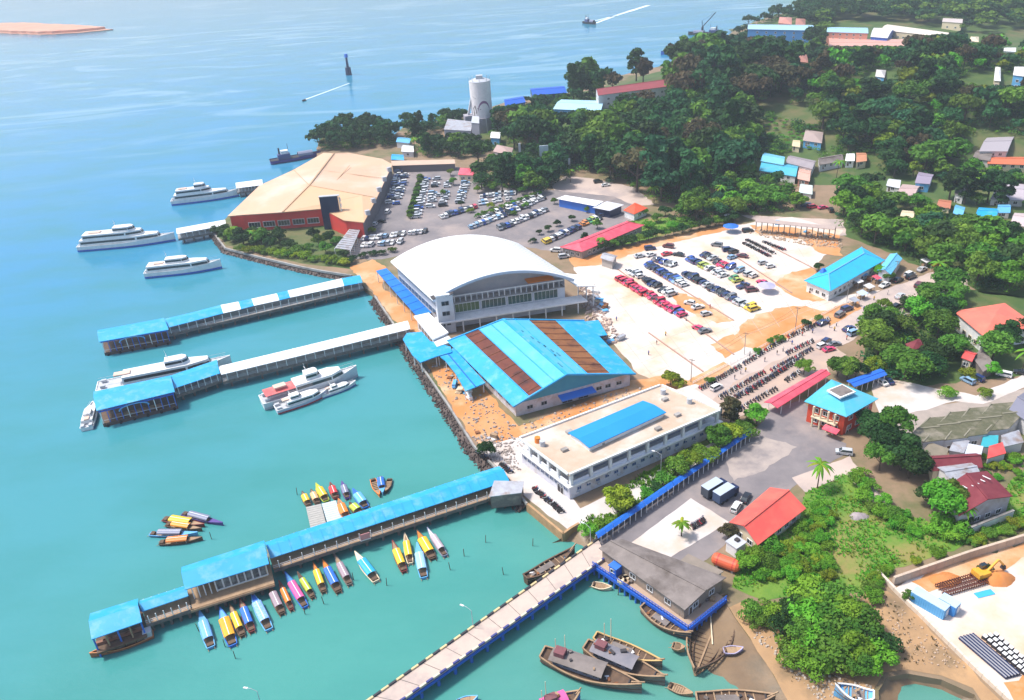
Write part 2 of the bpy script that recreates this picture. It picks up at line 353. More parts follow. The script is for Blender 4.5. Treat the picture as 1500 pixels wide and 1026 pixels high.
sheet('foreshore', [(1068, 890), (1090, 880), (1150, 890), (1235, 872), (1300, 866), (1420, 975), (1480, 1040), (1440, 1030), (1425, 1008), (1380, 990), (1330, 981), (1295, 985), (1280, 1010), (1282, 1060), (1173, 1060), (1134, 990), (1099, 935), (1077, 905)], GZ+.04, SAND, amp=.7)
sheet('village_green', [(1190, 330), (1225, 320), (1240, 285), (1300, 262), (1520, 250), (1540, 440), (1440, 430), (1390, 402), (1330, 385), (1310, 372)], GZ+.012, SCRUB)
sheet('grove_floor', [(1262, 552), (1275, 462), (1330, 436), (1420, 424), (1540, 440), (1540, 545), (1440, 556), (1350, 566), (1300, 556)], GZ+.012, SCRUB)
sheet('lawn', [(890, 345), (930, 322), (1000, 318), (1040, 326), (960, 348), (900, 362)], GZ+.03, GRASS)
sheet('hedge_bed', [(318, 346), (335, 330), (480, 330), (500, 345), (515, 395), (440, 386), (335, 360)], GZ+.02, SCRUB)
# slab joints cut across the concrete lot
lot_ = bpy.data.objects['concrete_lot']; JN = M('slab_joint', (.40, .32, .27), (.5, .42, .36), scale=.5)
for i in range(11):
    a, q = P(868+i*29, 440-i*9.5, GZ+.036), P(960+i*26, 556-i*11.0, GZ+.036); b = B().beam(a, q, .16, .02); o = b.build('slab_joint', JN, lot_)
for i in range(7):
    a, q = P(868+i*14, 452+i*16, GZ+.037), P(1150+i*11, 352+i*15, GZ+.037); b = B().beam(a, q, .14, .02); o = b.build('slab_joint', JN, lot_)
# tide flats that dip under the water: a fan of strips from the bank down
def bank(name, line, out, mat, zs=(1.9, .5, -.5)):
    """line: pixels along the bank top, out: pixels of its foot at the water"""
    b = B(); n = len(line); rows = [PW(line, zs[0])]
    A = PW(line, zs[0]); D = PW(out, zs[2]); K = 5; vs = []
    for k in range(K+1):
        for i in range(n):
            t = k/K; p = lerp(A[i], D[i], t); p.z = zs[0]+(zs[2]-zs[0])*t**.6 + (NZ.noise(p*.5)*.15 if 0 < k else 0); vs.append(p)
    f = [(k*n+i, k*n+i+1, (k+1)*n+i+1, (k+1)*n+i) for k in range(K) for i in range(n-1)]
    b.add(vs, f); o = b.build(name, mat, smooth=True); return structure(o)
def subdiv(px, k=5):
    out = []
    for i in range(len(px)-1):
        for j in range(k): t = j/k; out.append((px[i][0]*(1-t)+px[i+1][0]*t, px[i][1]*(1-t)+px[i+1][1]*t))
    return out+[px[-1]]
bank('tide_mud', subdiv([(1045, 866), (1082, 905), (1104, 935), (1138, 990), (1180, 1050)]), subdiv([(985, 915), (985, 950), (975, 985), (1050, 1010), (1090, 1060)]), MUD)
bank('pool_bank', subdiv([(1291, 1040), (1284, 1012), (1300, 990), (1330, 984), (1380, 994), (1428, 1016), (1450, 1050)]), subdiv([(1330, 1060), (1330, 1020), (1330, 1012), (1345, 1008), (1380, 1016), (1405, 1030), (1410, 1060)]), MUD)
bank('creek_bank', subdiv([(828, 783), (838, 774), (847, 767), (864, 779), (884, 802)]), subdiv([(800, 800), (822, 800), (835, 806), (845, 806), (860, 815)]), MUD)

# ------------------------------------------------------------ sea wall and rip-rap
def wall_of(pxs, z0, z1, w, mat, name, zpx=None):
    b = B(); q = PW(pxs, z1 if zpx is None else zpx)
    for i in range(len(q)-1): b.beam((q[i].x, q[i].y, (z0+z1)/2), (q[i+1].x, q[i+1].y, (z0+z1)/2), w, z1-z0)
    return b.build(name, mat)
def rocks(name, line_px, reach, n, s0, s1, z0, z1, mat, seed):
    rnd = random.Random(seed); b = B(); q = PW(line_px, GZ); ln = [(q[i+1]-q[i]).length for i in range(len(q)-1)]; tot = sum(ln)
    for k in range(n):
        d = rnd.random()*tot; i = 0
        while d > ln[i] and i < len(ln)-1: d -= ln[i]; i += 1
        p = lerp(q[i], q[i+1], d/ln[i]); nrm = (q[i+1]-q[i]).cross(V((0, 0, 1))).normalized()
        t = rnd.random(); c = p+nrm*(t*reach); c.z = z1+(z0-z1)*t; s = rnd.uniform(s0, s1)
        vs = []
        for a in range(5):
            th = 2*pi*a/5+rnd.random(); r = s*rnd.uniform(.6, 1); vs.append(c+V((cos(th)*r, sin(th)*r, -s*.3)))
        for a in range(5):
            th = 2*pi*a/5+rnd.random()*.6; r = s*rnd.uniform(.3, .6); vs.append(c+V((cos(th)*r, sin(th)*r, s*rnd.uniform(.3, .7))))
        b.add(vs, [(a, (a+1) % 5, 5+(a+1) % 5, 5+a) for a in range(5)]+[(5, 6, 7, 8, 9)])
    return b.build(name, mat)
shore1 = [(549, 433), (604, 515), (626, 548), (655, 590), (694, 652), (722, 680), (748, 708), (772, 737)]
def slope_strip(name, line, reach, mat, z0=-.8):
    q = PW(line, GZ); b = B(); top = []; bot = []
    for i, p in enumerate(q):
        d = (q[min(i+1, len(q)-1)]-q[max(i-1, 0)]).normalized(); nn = d.cross(V((0, 0, 1)))
        top.append(V((p.x, p.y, GZ-.15))-nn*.3); bot.append(V((p.x, p.y, z0))+nn*reach)
    for i in range(len(q)-1): b.quad(bot[i], bot[i+1], top[i+1], top[i])
    return structure(b.build(name, mat))
slope_strip('rock_slope', shore1, 3.4, ROCK)
o = rocks('riprap_rocks', shore1, 3.4, 1300, .22, .62, -.3, GZ-.2, ROCK, 1); tag(o, 'dark brown boulders heaped along the foot of the quay', 'rocks', kind='stuff')
shore2 = [(311, 338), (330, 363), (380, 376), (440, 390), (470, 396), (515, 403), (531, 417)]
slope_strip('peninsula_rock_slope', shore2, 3, ROCK)
o = rocks('peninsula_rocks', shore2, 2.6, 620, .25, .65, -.3, GZ-.2, ROCK, 2); tag(o, 'dark rocks edging the planted point below the red terminal', 'rocks', kind='stuff')
o = wall_of(shore1, GZ-.1, GZ+.7, .5, CONC, 'quay_parapet'); tag(o, 'low concrete parapet above the rocks of the quay', 'parapet wall')
o = wall_of([(311, 338), (330, 363), (380, 376), (440, 390), (470, 396), (515, 403)], GZ-.6, GZ+.35, .7, CONC, 'point_kerb_wall'); tag(o, 'pale kerb wall round the planted point', 'kerb wall')
o = wall_of([(772, 737), (825, 781), (836, 773), (848, 766)], -.5, GZ+.5, .6, M('orange_quay_stone', (.50, .30, .15), (.32, .20, .11), scale=.5, bump=.3), 'stone_quay_wall'); tag(o, 'orange stone quay wall at the creek mouth', 'quay wall')

# ------------------------------------------------------------ buildings
WINS = {}
def window_on(parent, p, out, w, h, frame=WHITE, glass=GLASS, depth=.12, name='window', mull=1):
    """window with a proud frame, a recessed pane and mullions: p centre on the wall, out the outward normal"""
    b = B(); out = V(out).normalized(); s = V((0, 0, 1)).cross(out).normalized(); u = V((0, 0, 1)); fwid = min(.14, w*.1)
    def bx(cx, cz, sx, sz, d0, d1, mi):
        c = p+s*cx+u*cz
        vs = [c+s*a*sx/2+u*e*sz/2+out*d for d in (d0, d1) for a, e in ((-1, -1), (1, -1), (1, 1), (-1, 1))]
        b.add(vs, [(4, 5, 6, 7), (0, 1, 5, 4), (1, 2, 6, 5), (2, 3, 7, 6), (3, 0, 4, 7)], mi)
    bx(0, 0, w, h, -.02, .03, 1)
    for sg in (-1, 1):
        bx(sg*(w/2+fwid/2), 0, fwid, h+2*fwid, -.02, depth, 0); bx(0, sg*(h/2+fwid/2), w, fwid, -.02, depth, 0)
    for k in range(mull): bx(-w/2+w*(k+1)/(mull+1), 0, fwid*.6, h, .03, .09, 0)
    return b.build(name, [frame, glass], parent)
def windows_row(parent, a, b_, z, w, h, n, inside, m0=.08, **k):
    a = V(a); b_ = V(b_); d = b_-a; out = d.cross(V((0, 0, 1))); out.z = 0; out.normalize()
    if (inside-a).dot(out) > 0: out = -out
    for i in range(n):
        t = m0+(1-2*m0)*((i+.5)/n); p = a+d*t; p.z = z
        window_on(parent, p, out, w, h, **k)
def shrink(pts, d):
    c = cen(pts); n = len(pts); out = []
    for i in range(n):
        p, a, b_ = pts[i], pts[i-1], pts[(i+1) % n]
        e1 = (p-a).normalized(); e2 = (p-b_).normalized(); v = -(e1+e2); s = abs(e1.cross(e2).z) or 1
        out.append(p+v*(d/s))
    return out
def house(name, label, cat, px, h, rise, roof='gable', axis=0, wall=WHITE, rmat=REDR, over=.6, gz=GZ, group=None, win=None, door=True, hill=False, gable=None, frame=WHITE, cap=None, glass=GLASS, base=None):
    """px: four eave corners (any order round), h eave height, rise of the ridge, axis 0: ridge parallel to edge 0-1"""
    if hill:
        cx = sum(p[0] for p in px)/4; cy = sum(p[1] for p in px)/4
        gz = T(cx, cy).z
        for _ in range(3): c_ = P(cx, cy, gz+h); gz = hill_h(c_.x, c_.y)
    ze = gz+h; E_ = PW(px, ze); c = cen(E_)
    a2 = sum(E_[i].x*E_[(i+1) % 4].y-E_[(i+1) % 4].x*E_[i].y for i in range(4))
    if a2 < 0: E_ = [E_[1], E_[0], E_[3], E_[2]]
    t = thing(name, label, cat, (c.x, c.y, gz), group=group)
    W = shrink(E_, over); zb = gz-1.2
    b = B()
    for i in range(4):
        p, q = W[i], W[(i+1) % 4]; b.quad((p.x, p.y, zb), (q.x, q.y, zb), (q.x, q.y, ze-.05), (p.x, p.y, ze-.05))
    k = axis; i0, i1, i2, i3 = [(k+j) % 4 for j in range(4)]
    mid1 = (E_[i1]+E_[i2])/2; mid2 = (E_[i3]+E_[i0])/2
    rb = B(); zr = ze+rise
    if roof == 'gable':
        r1 = V((mid1.x, mid1.y, zr)); r2 = V((mid2.x, mid2.y, zr)); zs = ze-.12
        rb.slab([E_[i0], E_[i1], r1, r2], .18); rb.slab([E_[i2], E_[i3], r2, r1], .18)
        w1 = (W[i1]+W[i2])/2; w2 = (W[i3]+W[i0])/2
        gb = b if gable is None else B()
        for (p, q, w_) in ((W[i1], W[i2], w1), (W[i3], W[i0], w2)): gb.add([(p.x, p.y, ze-.05), (q.x, q.y, ze-.05), (w_.x, w_.y, zr-.2)], [(0, 1, 2)])
        if gable is not None: gb.build('gable', gable, t)
        ridge = (r1, r2)
    elif roof == 'hip':
        f = .5*min(1, (E_[i2]-E_[i1]).length/(E_[i1]-E_[i0]).length)
        r1 = lerp(mid1, mid2, f*.98); r2 = lerp(mid2, mid1, f*.98); r1.z = r2.z = zr
        rb.slab([E_[i0], E_[i1], r1, r2], .18); rb.slab([E_[i2], E_[i3], r2, r1], .18); rb.slab([E_[i1], E_[i2], r1], .18); rb.slab([E_[i3], E_[i0], r2], .18)
        ridge = (r1, r2)
    elif roof == 'mono':
        q = [E_[i0].copy(), E_[i1].copy(), E_[i2]+V((0, 0, rise)), E_[i3]+V((0, 0, rise))]; rb.slab(q, .2); ridge = None
        for (i, j) in ((i1, i2), (i3, i0)):
            hi = W[i2] if i == i1 else W[i3]; lo = W[i1] if i == i1 else W[i0]
            b.add([(lo.x, lo.y, ze-.05), (hi.x, hi.y, ze-.05), (hi.x, hi.y, ze+rise-.1)], [(0, 1, 2)])
        b.quad((W[i2].x, W[i2].y, ze-.05), (W[i3].x, W[i3].y, ze-.05), (W[i3].x, W[i3].y, ze+rise-.1), (W[i2].x, W[i2].y, ze+rise-.1))
    else:
        rb.slab(E_, .3); ridge = None
    b.build('wall', wall, t); ro = rb.build('roof', rmat, t)
    if ridge and (ridge[0]-ridge[1]).length > .5 and cap is not False:
        cb = B(); up_ = V((0, 0, .06)); cb.beam(ridge[0]+up_, ridge[1]+up_, .5, .16)
        if roof == 'hip':
            for e, r in ((i0, ridge[1]), (i3, ridge[1]), (i1, ridge[0]), (i2, ridge[0])): cb.beam(E_[e]+up_, r+up_, .35, .14)
        co = cb.build('ridge_cap', cap or rmat, t)
    if win:
        order = sorted(range(4), key=lambda i: ((W[i]+W[(i+1) % 4])/2).y)
        for i in order[:2]:
            L_ = (W[(i+1) % 4]-W[i]).length; n = max(1, int(L_/win))
            for fl in range(max(1, int(h/3.2))):
                zc = gz+1.7+3.2*fl
                if zc+.7 < ze: windows_row(t, W[i], W[(i+1) % 4], zc, min(1.5, L_/n*.5), 1.3, n, c, frame=frame, glass=glass)
        if door:
            i = order[0]; a, q = W[i], W[(i+1) % 4]; d = (q-a).normalized(); out = d.cross(V((0, 0, 1)))
            if (c-a).dot(out) > 0: out = -out
            p = a+d*min((q-a).length*.12+.6, 2.2); p.z = gz+1.05; window_on(t, p, out, .95, 2.1, frame=frame, glass=WOOD, name='door', mull=0)
    t['_E'] = 0
    return t, E_, W

# --- tan-roofed terminal on the point
def big_terminal():
    gz = GZ; ze = gz+8.5
    outline = [(333, 317), (356, 315), (472, 306), (504, 323), (533, 326), (552, 290), (575, 241), (560, 233), (510, 224), (474, 224), (430, 249), (380, 272)]
    E_ = PW(outline, ze); c = cen(E_); t = thing('ferry_terminal', 'large terminal with a tan folded roof and red front wall on the point', 'terminal', (c.x, c.y, gz))
    # ridge line across the roof
    rp = [P(489, 225, ze+2.2), P(453, 272, ze+3.2), P(414, 311, ze+1.2)]
    rb = B(); left = [E_[9], E_[10], E_[11], E_[0], E_[1]]; 
    Ls = [V(p) for p in (E_[9], E_[10], E_[11], E_[0], E_[1])]
    rb.slab([rp[0], E_[9], E_[10], rp[1]], .35); rb.slab([rp[1], E_[10], E_[11]], .35); rb.slab([rp[1], E_[11], E_[0], E_[1], rp[2]], .35)
    ro = rb.build('roof', TAN, t)
    rb = B(); m1 = P(530, 286, ze+1.6)
    rb.slab([rp[0], rp[1], m1, E_[5], E_[6], E_[7], E_[8]], .35); ro2 = rb.build('roof', TAN, t)
    rb = B(); rb.slab([rp[1], rp[2], E_[2], E_[3], E_[4], E_[5], m1], .35); rb.build('roof', M('tan_roof_sheets_warm', (.66, .40, .21), (.60, .40, .25), scale=.05, rough=.6), t)
    sm = M('roof_seam', (.40, .25, .15), (.50, .33, .2), scale=.5)
    for p, q in ((rp[0], rp[1]), (rp[1], rp[2])): B().beam(p+V((0, 0, .15)), q+V((0, 0, .15)), .8, .3).build('ridge_cap', sm, t)
    for p, q in ((rp[1], m1), (m1, E_[5]), (rp[1], E_[10]), (P(470, 250, ze+2.2), P(566, 262, ze+.4)), (P(462, 300, ze+1.2), P(512, 243, ze+2.3))): B().beam(p+V((0, 0, .1)), q+V((0, 0, .1)), .35, .14).build('roof_seam', sm, t)
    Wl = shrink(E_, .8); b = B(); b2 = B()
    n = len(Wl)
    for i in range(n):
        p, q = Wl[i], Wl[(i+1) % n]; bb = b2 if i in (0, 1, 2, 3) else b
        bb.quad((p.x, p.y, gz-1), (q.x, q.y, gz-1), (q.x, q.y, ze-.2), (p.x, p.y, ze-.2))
    b2.build('front_wall', paint('terminal_red_wall', (.66, .05, .04)), t); b.build('side_wall', M('dark_side_wall_grey', (.22, .19, .20), (.15, .13, .14), scale=.4), t)  # red front walls, dark grey on the rest
    # white framed window band on the red front
    a, q = Wl[1], Wl[2]
    windows_row(t, a, q, gz+3.2, 5.6, 2.6, 5, c, m0=.03, mull=3, depth=.5)
    # trusses and brackets jutting out along the car park side
    for k in range(5):
        p = lerp(Wl[4], Wl[6], .1+.19*k); p.z = ze+1.0; B().box(p+V((.8, 0, 0)), (2.2, 1.6, 2.4), .5).build('roof_vent', SILV, t)
    # navy sign slab
    py = thing('sign_tower', 'tall navy sign slab with white edge panels against the tan terminal roof', 'sign tower', P(490, 332, gz))
    pa, pb = P(476, 336, gz), P(502, 334, gz); d = (pb-pa).normalized(); nn = d.cross(V((0, 0, 1)))
    hh = 16.5
    b = B(); b.beam(pa+V((0, 0, hh/2)), pb+V((0, 0, hh/2)), 1.6, hh); b.build('slab', NAVY, py)
    b = B(); b.beam(pb+d*.5+V((0, 0, hh/2-.4)), pb+d*.85+V((0, 0, hh/2-.4)), 1.9, hh-.8); b.build('edge', CREAM, py)
    for k in range(5): b = B(); b.box(pb+d*.95+V((0, 0, 3+2.8*k)), (.5, 2.0, 1.5), atan2(d.y, d.x)); b.build('panel', WHITE, py)
    B().beam(pa-d*.2+V((0, 0, hh+.12)), pb+d*.9+V((0, 0, hh+.12)), 1.9, .3).build('cap', SILV, py)
    # louvred white walkway roof
    wq = [(520, 325), (531, 327), (513, 367), (490, 364)]; Q = PW(wq, gz+4.2); cw = cen(Q)
    wt = thing('covered_walkway', 'white louvred walkway roof leading from the terminal to the car park', 'walkway', (cw.x, cw.y, gz))
    for k in range(14):
        t0, t1 = k/14, (k+.8)/14; b = B(); b.slab([lerp(Q[0], Q[3], t0), lerp(Q[1], Q[2], t0), lerp(Q[1], Q[2], t1), lerp(Q[0], Q[3], t1)], .15); b.build('louvre', GALV, wt)
    for s, e in ((0, 3), (1, 2)):
        B().beam(Q[s]-V((0, 0, .25)), Q[e]-V((0, 0, .25)), .25, .3).build('beam', WHITE, wt)
        for k in range(5):
            p = lerp(Q[s], Q[e], k/4); B().cyl((p.x, p.y, gz), (p.x, p.y, p.z-.3), .14, n=6).build('post', WHITE, wt)
big_terminal()
# long shed behind the car park, little pink roofed kiosk, blue tarpaulin
house('car_park_shed', 'long low shed with a tan sheet roof at the back of the car park', 'shed', [(574, 243), (667, 240), (666, 235), (573, 237)], 4.2, .5, 'mono', 0, M('shed_wall', (.14, .12, .13)), M('tan_shed_roof', (.58, .42, .32), (.5, .36, .28), scale=.2), .3)
house('gate_kiosk', 'small cream kiosk with a pink roof beside the car park', 'kiosk', [(671, 256), (694, 257), (697, 247), (674, 246)], 3.6, 1.6, 'hip', 0, CREAM, PINKR, .5, win=3)
house('awning_stall', 'small stall under a bright blue tarpaulin behind the tan roof', 'stall', [(573, 234), (592, 235), (591, 227), (574, 226)], 3, .8, 'gable', 0, DARK, BLUE, .2)
house('roadside_canopy', 'long white flat canopy over the drop-off beside the car park', 'canopy', [(815, 291), (872, 302), (884, 296), (828, 287)], 4.4, .3, 'mono', 0, MBLUE, WROOF, .8)
house('roadside_canopy', 'shorter grey-white canopy next to the small red roofed hut', 'canopy', [(868, 304), (893, 309), (914, 301), (889, 296)], 4.0, .3, 'mono', 0, NAVY, paint('grey_white_roof', (.62, .64, .70)), .8)
house('red_roof_hut', 'small hut with an orange-red roof and white eaves near the white canopy', 'hut', [(913, 308), (929, 314), (949, 305), (930, 297)], 3.6, 1.4, 'hip', 0, WHITE, paint('orange_red_roof', (.70, .10, .04)), .5, cap=WHITE)
house('long_office', 'long office with a pink-red hipped roof among shrubs by the taxi row', 'office', [(820, 362), (853, 369), (944, 330), (918, 324)], 3.8, 1.8, 'hip', 1, M('office_wall', (.30, .27, .25)), PINKR, .8, win=3, cap=PINKR)
house('toll_gate', 'small white toll gate roof at the entrance of the concrete lot', 'toll gate', [(879, 378), (898, 384), (905, 375), (886, 370)], 3.8, .8, 'gable', 0, M('gate_wall', (.40, .36, .33)), GALV, .6)

# --- white arched terminal hall
def arched_terminal():
    ze = GZ+13.5
    A0, B0, A1 = P(634, 440, ze), P(841, 409, ze), P(572, 383, ze)      # near left, near right, far left eave corners
    ax = A1-A0; bx_ = B0-A0; c = A0+(ax+bx_)/2
    t = thing('arched_terminal', 'terminal hall under a huge white arched roof with glazed side', 'terminal', (c.x, c.y, GZ))
    rise = 7.0; n = 28; top = []; 
    for k in range(n+1):
        u = k/n; top.append((u, rise*(1-(2*u-1)**2)))
    rb = B(); ax2 = ax*1.0
    for k in range(n):
        (u0, h0), (u1, h1) = top[k], top[k+1]
        q = [A0+bx_*u0+V((0, 0, h0)), A0+bx_*u1+V((0, 0, h1)), A0+ax2*1+bx_*u1+V((0, 0, h1)), A0+ax2+bx_*u0+V((0, 0, h0))]
        rb.slab(q, .5)
    rb.build('roof', WROOF, t)
    for s in range(1, 14):
        o_ = ax*(s/14); b = B()
        for k in range(n): b.beam(A0+o_+bx_*top[k][0]+V((0, 0, top[k][1]+.04)), A0+o_+bx_*top[k+1][0]+V((0, 0, top[k+1][1]+.04)), .18, .1)
        b.build('roof_seam', paint('roof_seam_white', (.60, .62, .66)), t)
    # stepped back panel of the roof at the far left
    b = B(); b.slab([A0+ax*1.0+bx_*.1+V((0, 0, 2.4)), A0+ax*1.12+bx_*.14+V((0, 0, 3.0)), A0+ax*1.12+bx_*.86+V((0, 0, 3.0)), A0+ax*1.0+bx_*.9+V((0, 0, 2.4))], .5)
    # fascia band along the near arch
    fb = B()
    for k in range(n):
        p, q = A0+bx_*top[k][0]+V((0, 0, top[k][1]-.6)), A0+bx_*top[k+1][0]+V((0, 0, top[k+1][1]-.6))
        fb.beam(p-ax.normalized()*-.1, q-ax.normalized()*-.1, .5, .9)
    fb.build('fascia', paint('pale_blue_fascia', (.50, .58, .70)), t)
    # walls: set in from the roof edge
    an, bn = ax.normalized(), bx_.normalized(); of_ = V((bn.y, -bn.x, 0)); of_ = -of_ if of_.dot(an) > 0 else of_; os_ = V((an.y, -an.x, 0)); os_ = -os_ if os_.dot(bn) > 0 else os_; I0, I1 = A0+an*3.2+bn*2, B0+an*3.2-bn*2; I2, I3 = B0+ax-an*1-bn*2, A1-an*1+bn*2
    wb = B()
    zt = ze-.3
    for p, q in ((I1, I2), (I2, I3), (I3, I0)): wb.quad((p.x, p.y, GZ-1), (q.x, q.y, GZ-1), (q.x, q.y, zt), (p.x, p.y, zt))
    wb.build('wall', M('terminal_wall', (.52, .52, .56), (.42, .42, .47), scale=.3), t)
    # near front: closed lower floor, glazed band, open gallery with posts under the arch
    fb = B(); fb.quad((I0.x, I0.y, GZ-1), (I1.x, I1.y, GZ-1), (I1.x, I1.y, GZ+9.6), (I0.x, I0.y, GZ+9.6)); fb.build('front_wall', M('front_wall_grey', (.66, .67, .71), (.56, .57, .62), scale=.4), t)
    gb = B(); 
    R0, R1 = I0+an*4, I1+an*4; prev = None
    for k in range(n+1):
        u = k/n; p = lerp(R0, R1, u); ztop = ze+rise*(1-(2*(0.02+.96*u)-1)**2)-.6
        if prev: gb.quad((prev[0].x, prev[0].y, GZ+9.6), (p.x, p.y, GZ+9.6), (p.x, p.y, ztop), (prev[0].x, prev[0].y, prev[1]))
        prev = (p, ztop)
    gb.build('gallery_wall', M('gallery_back', (.42, .41, .45), (.52, .47, .48), scale=.5), t)
    db = B(); db.slab([V((p.x, p.y, GZ+9.65)) for p in (I0-an*.3, I1-an*.3, R1, R0)], .25); db.build('gallery_floor', CONC, t)
    for k in range(22):
        u = .06+.9*k/21; p = lerp(I0, I1, u)+an*.4; zt_ = ze+rise*(1-(2*u-1)**2)-.7
        B().cyl((p.x, p.y, GZ+9.6), (p.x, p.y, min(zt_, GZ+12.2)), .22, n=6).build('gallery_post', WHITE if k % 3 else SILV, t)
    b = B(); b.beam(V((I0.x, I0.y, GZ+12.2))+an*.4, V((I1.x, I1.y, GZ+12.2))+an*.4, .4, .4); b.build('gallery_beam', WHITE, t)
    b = B(); b.slab([V((*(lerp(I0, I1, u)+an*w_).xy, GZ+z_)) for u, w_, z_ in ((.72, .6, 12.9), (.93, .6, 12.9), (.93, 3.5, 13.6), (.72, 3.5, 13.6))], .2); b.build('gallery_awning', ORG, t)
    for k in range(4):
        a, q = lerp(I0, I1, .14+.205*k), lerp(I0, I1, .14+.205*(k+1)-.02); mid = (a+q)/2; mid.z = GZ+7.5
        window_on(t, mid, of_, (q-a).length, 3.4, glass=GGLASS if k else M('lime_reflecting_glass', (.10, .16, .07), rough=.1), mull=5, depth=.5)
    # side windows along the sea side
    for k in range(11):
        p = lerp(I0, I3, .06+.088*k); p.z = ze-2.6; window_on(t, p, os_, 3.0, 1.6, glass=GLASS, mull=2, frame=SILV)
        p = p.copy(); p.z = ze-7; window_on(t, p, os_, 3.0, 2.2, glass=GLASS, mull=2, frame=SILV)
    # white ledge canopy across the front
    b = B(); b.slab([V((*(I0-an*.1-bn*1).xy, GZ+5.2)), V((*(I1-an*.1+bn*6).xy, GZ+5.2)), V((*(I1-an*5.0+bn*6).xy, GZ+4.7)), V((*(I0-an*5.0-bn*1).xy, GZ+4.7))], .5); b.build('ledge_canopy', WHITE, t)
    for k in range(9):
        p = lerp(I0-an*4.6, I1-an*4.6+bn*5, (k+.2)/8.6); B().cyl((p.x, p.y, GZ), (p.x, p.y, GZ+4.3), .25, n=6).build('canopy_post', WHITE, t)
    # white end wing at the right and corner blocks
    b = B(); q = [V((*(B0+an*s+bn*r).xy, ze-2.2-r*.28)) for s, r in ((-1.5, .4), (14, .4), (14, 9), (1.5, 9))]; b.slab(q, .4); b.build('side_canopy', WROOF, t)
    for s, r in ((1.8, 8.2), (7, 8.4), (13, 8.4)):
        p = B0+an*s+bn*r; B().cyl((p.x, p.y, GZ), (p.x, p.y, ze-5), .25, n=6).build('canopy_post', WHITE, t)
    b = B(); p = A0+an*1.5+bn*4.5; b.box((p.x, p.y, GZ+7), (6, 5, 16), atan2(bn.y, bn.x)); b.build('corner_tower', M('corner_tower_wall', (.66, .67, .70), (.52, .53, .57), scale=.4), t)
    b = B(); b.box((p.x, p.y, GZ+15.2), (6.6, 5.6, .5), atan2(bn.y, bn.x)); b.build('corner_tower_roof', WHITE, t)
    for z_ in (4, 8, 12): pp = p+of_*2.5; pp = V((pp.x, pp.y, GZ+z_)); window_on(t, pp, of_, 2.6, 1.6, frame=SILV)
    b = B(); b.slab([A0+V((0, 0, .3)), A0-an*1.8+bn*7+V((0, 0, 2.2)), A0+an*1.0+bn*7.4+V((0, 0, 2.6)), A0+an*2.4+V((0, 0, .6))], .3); b.build('roof_corner_flap', DARK, t)
    # blue strip roof along the water side and white lobby block
    q = PW([(551, 397), (566, 393), (632, 458), (613, 466)], GZ+5); st = thing('blue_strip_canopy', 'deep blue strip canopy running beside the arched terminal', 'canopy', (*cen(q).xy, GZ))
    B().slab(q, .3).build('roof', paint('deep_blue_roof', (.01, .17, .58), c2=(.015, .22, .62)), st)
    for k in range(7):
        for s in (0, 1):
            p = lerp(q[0 if s == 0 else 1], q[3 if s == 0 else 2], k/6); p = lerp(p, cen(q), .04); B().cyl((p.x, p.y, GZ), (p.x, p.y, GZ+4.8), .16, n=6).build('post', WHITE, st)
    for k in range(1, 8): B().beam(lerp(q[0], q[3], k/8)+V((0, 0, .05)), lerp(q[1], q[2], k/8)+V((0, 0, .05)), .15, .1).build('roof_seam', BLUED, st)
    lt = thing('lobby_block', 'white flat roofed lobby between pier head and blue canopies', 'lobby', (*P(640, 485, GZ).xy, GZ))
    q = PW([(606, 463), (628, 458), (657, 487), (634, 497)], GZ+5.6); B().slab(q, .6).build('roof', WROOF, lt)
    wq = shrink(q, .8); B().prism(wq, GZ-.5, GZ+4.95).build('wall', M('lobby_wall', (.60, .60, .64)), lt)
    windows_row(lt, wq[0], wq[3], GZ+2.4, 2, 2.2, 5, cen(q)); windows_row(lt, wq[3], wq[2], GZ+2.4, 2, 2.2, 3, cen(q))
    q = PW([(633, 497), (655, 490), (664, 500), (640, 508)], GZ+4.6); B().slab(q, .9).build('porch_roof', WHITE, lt)
arched_terminal()

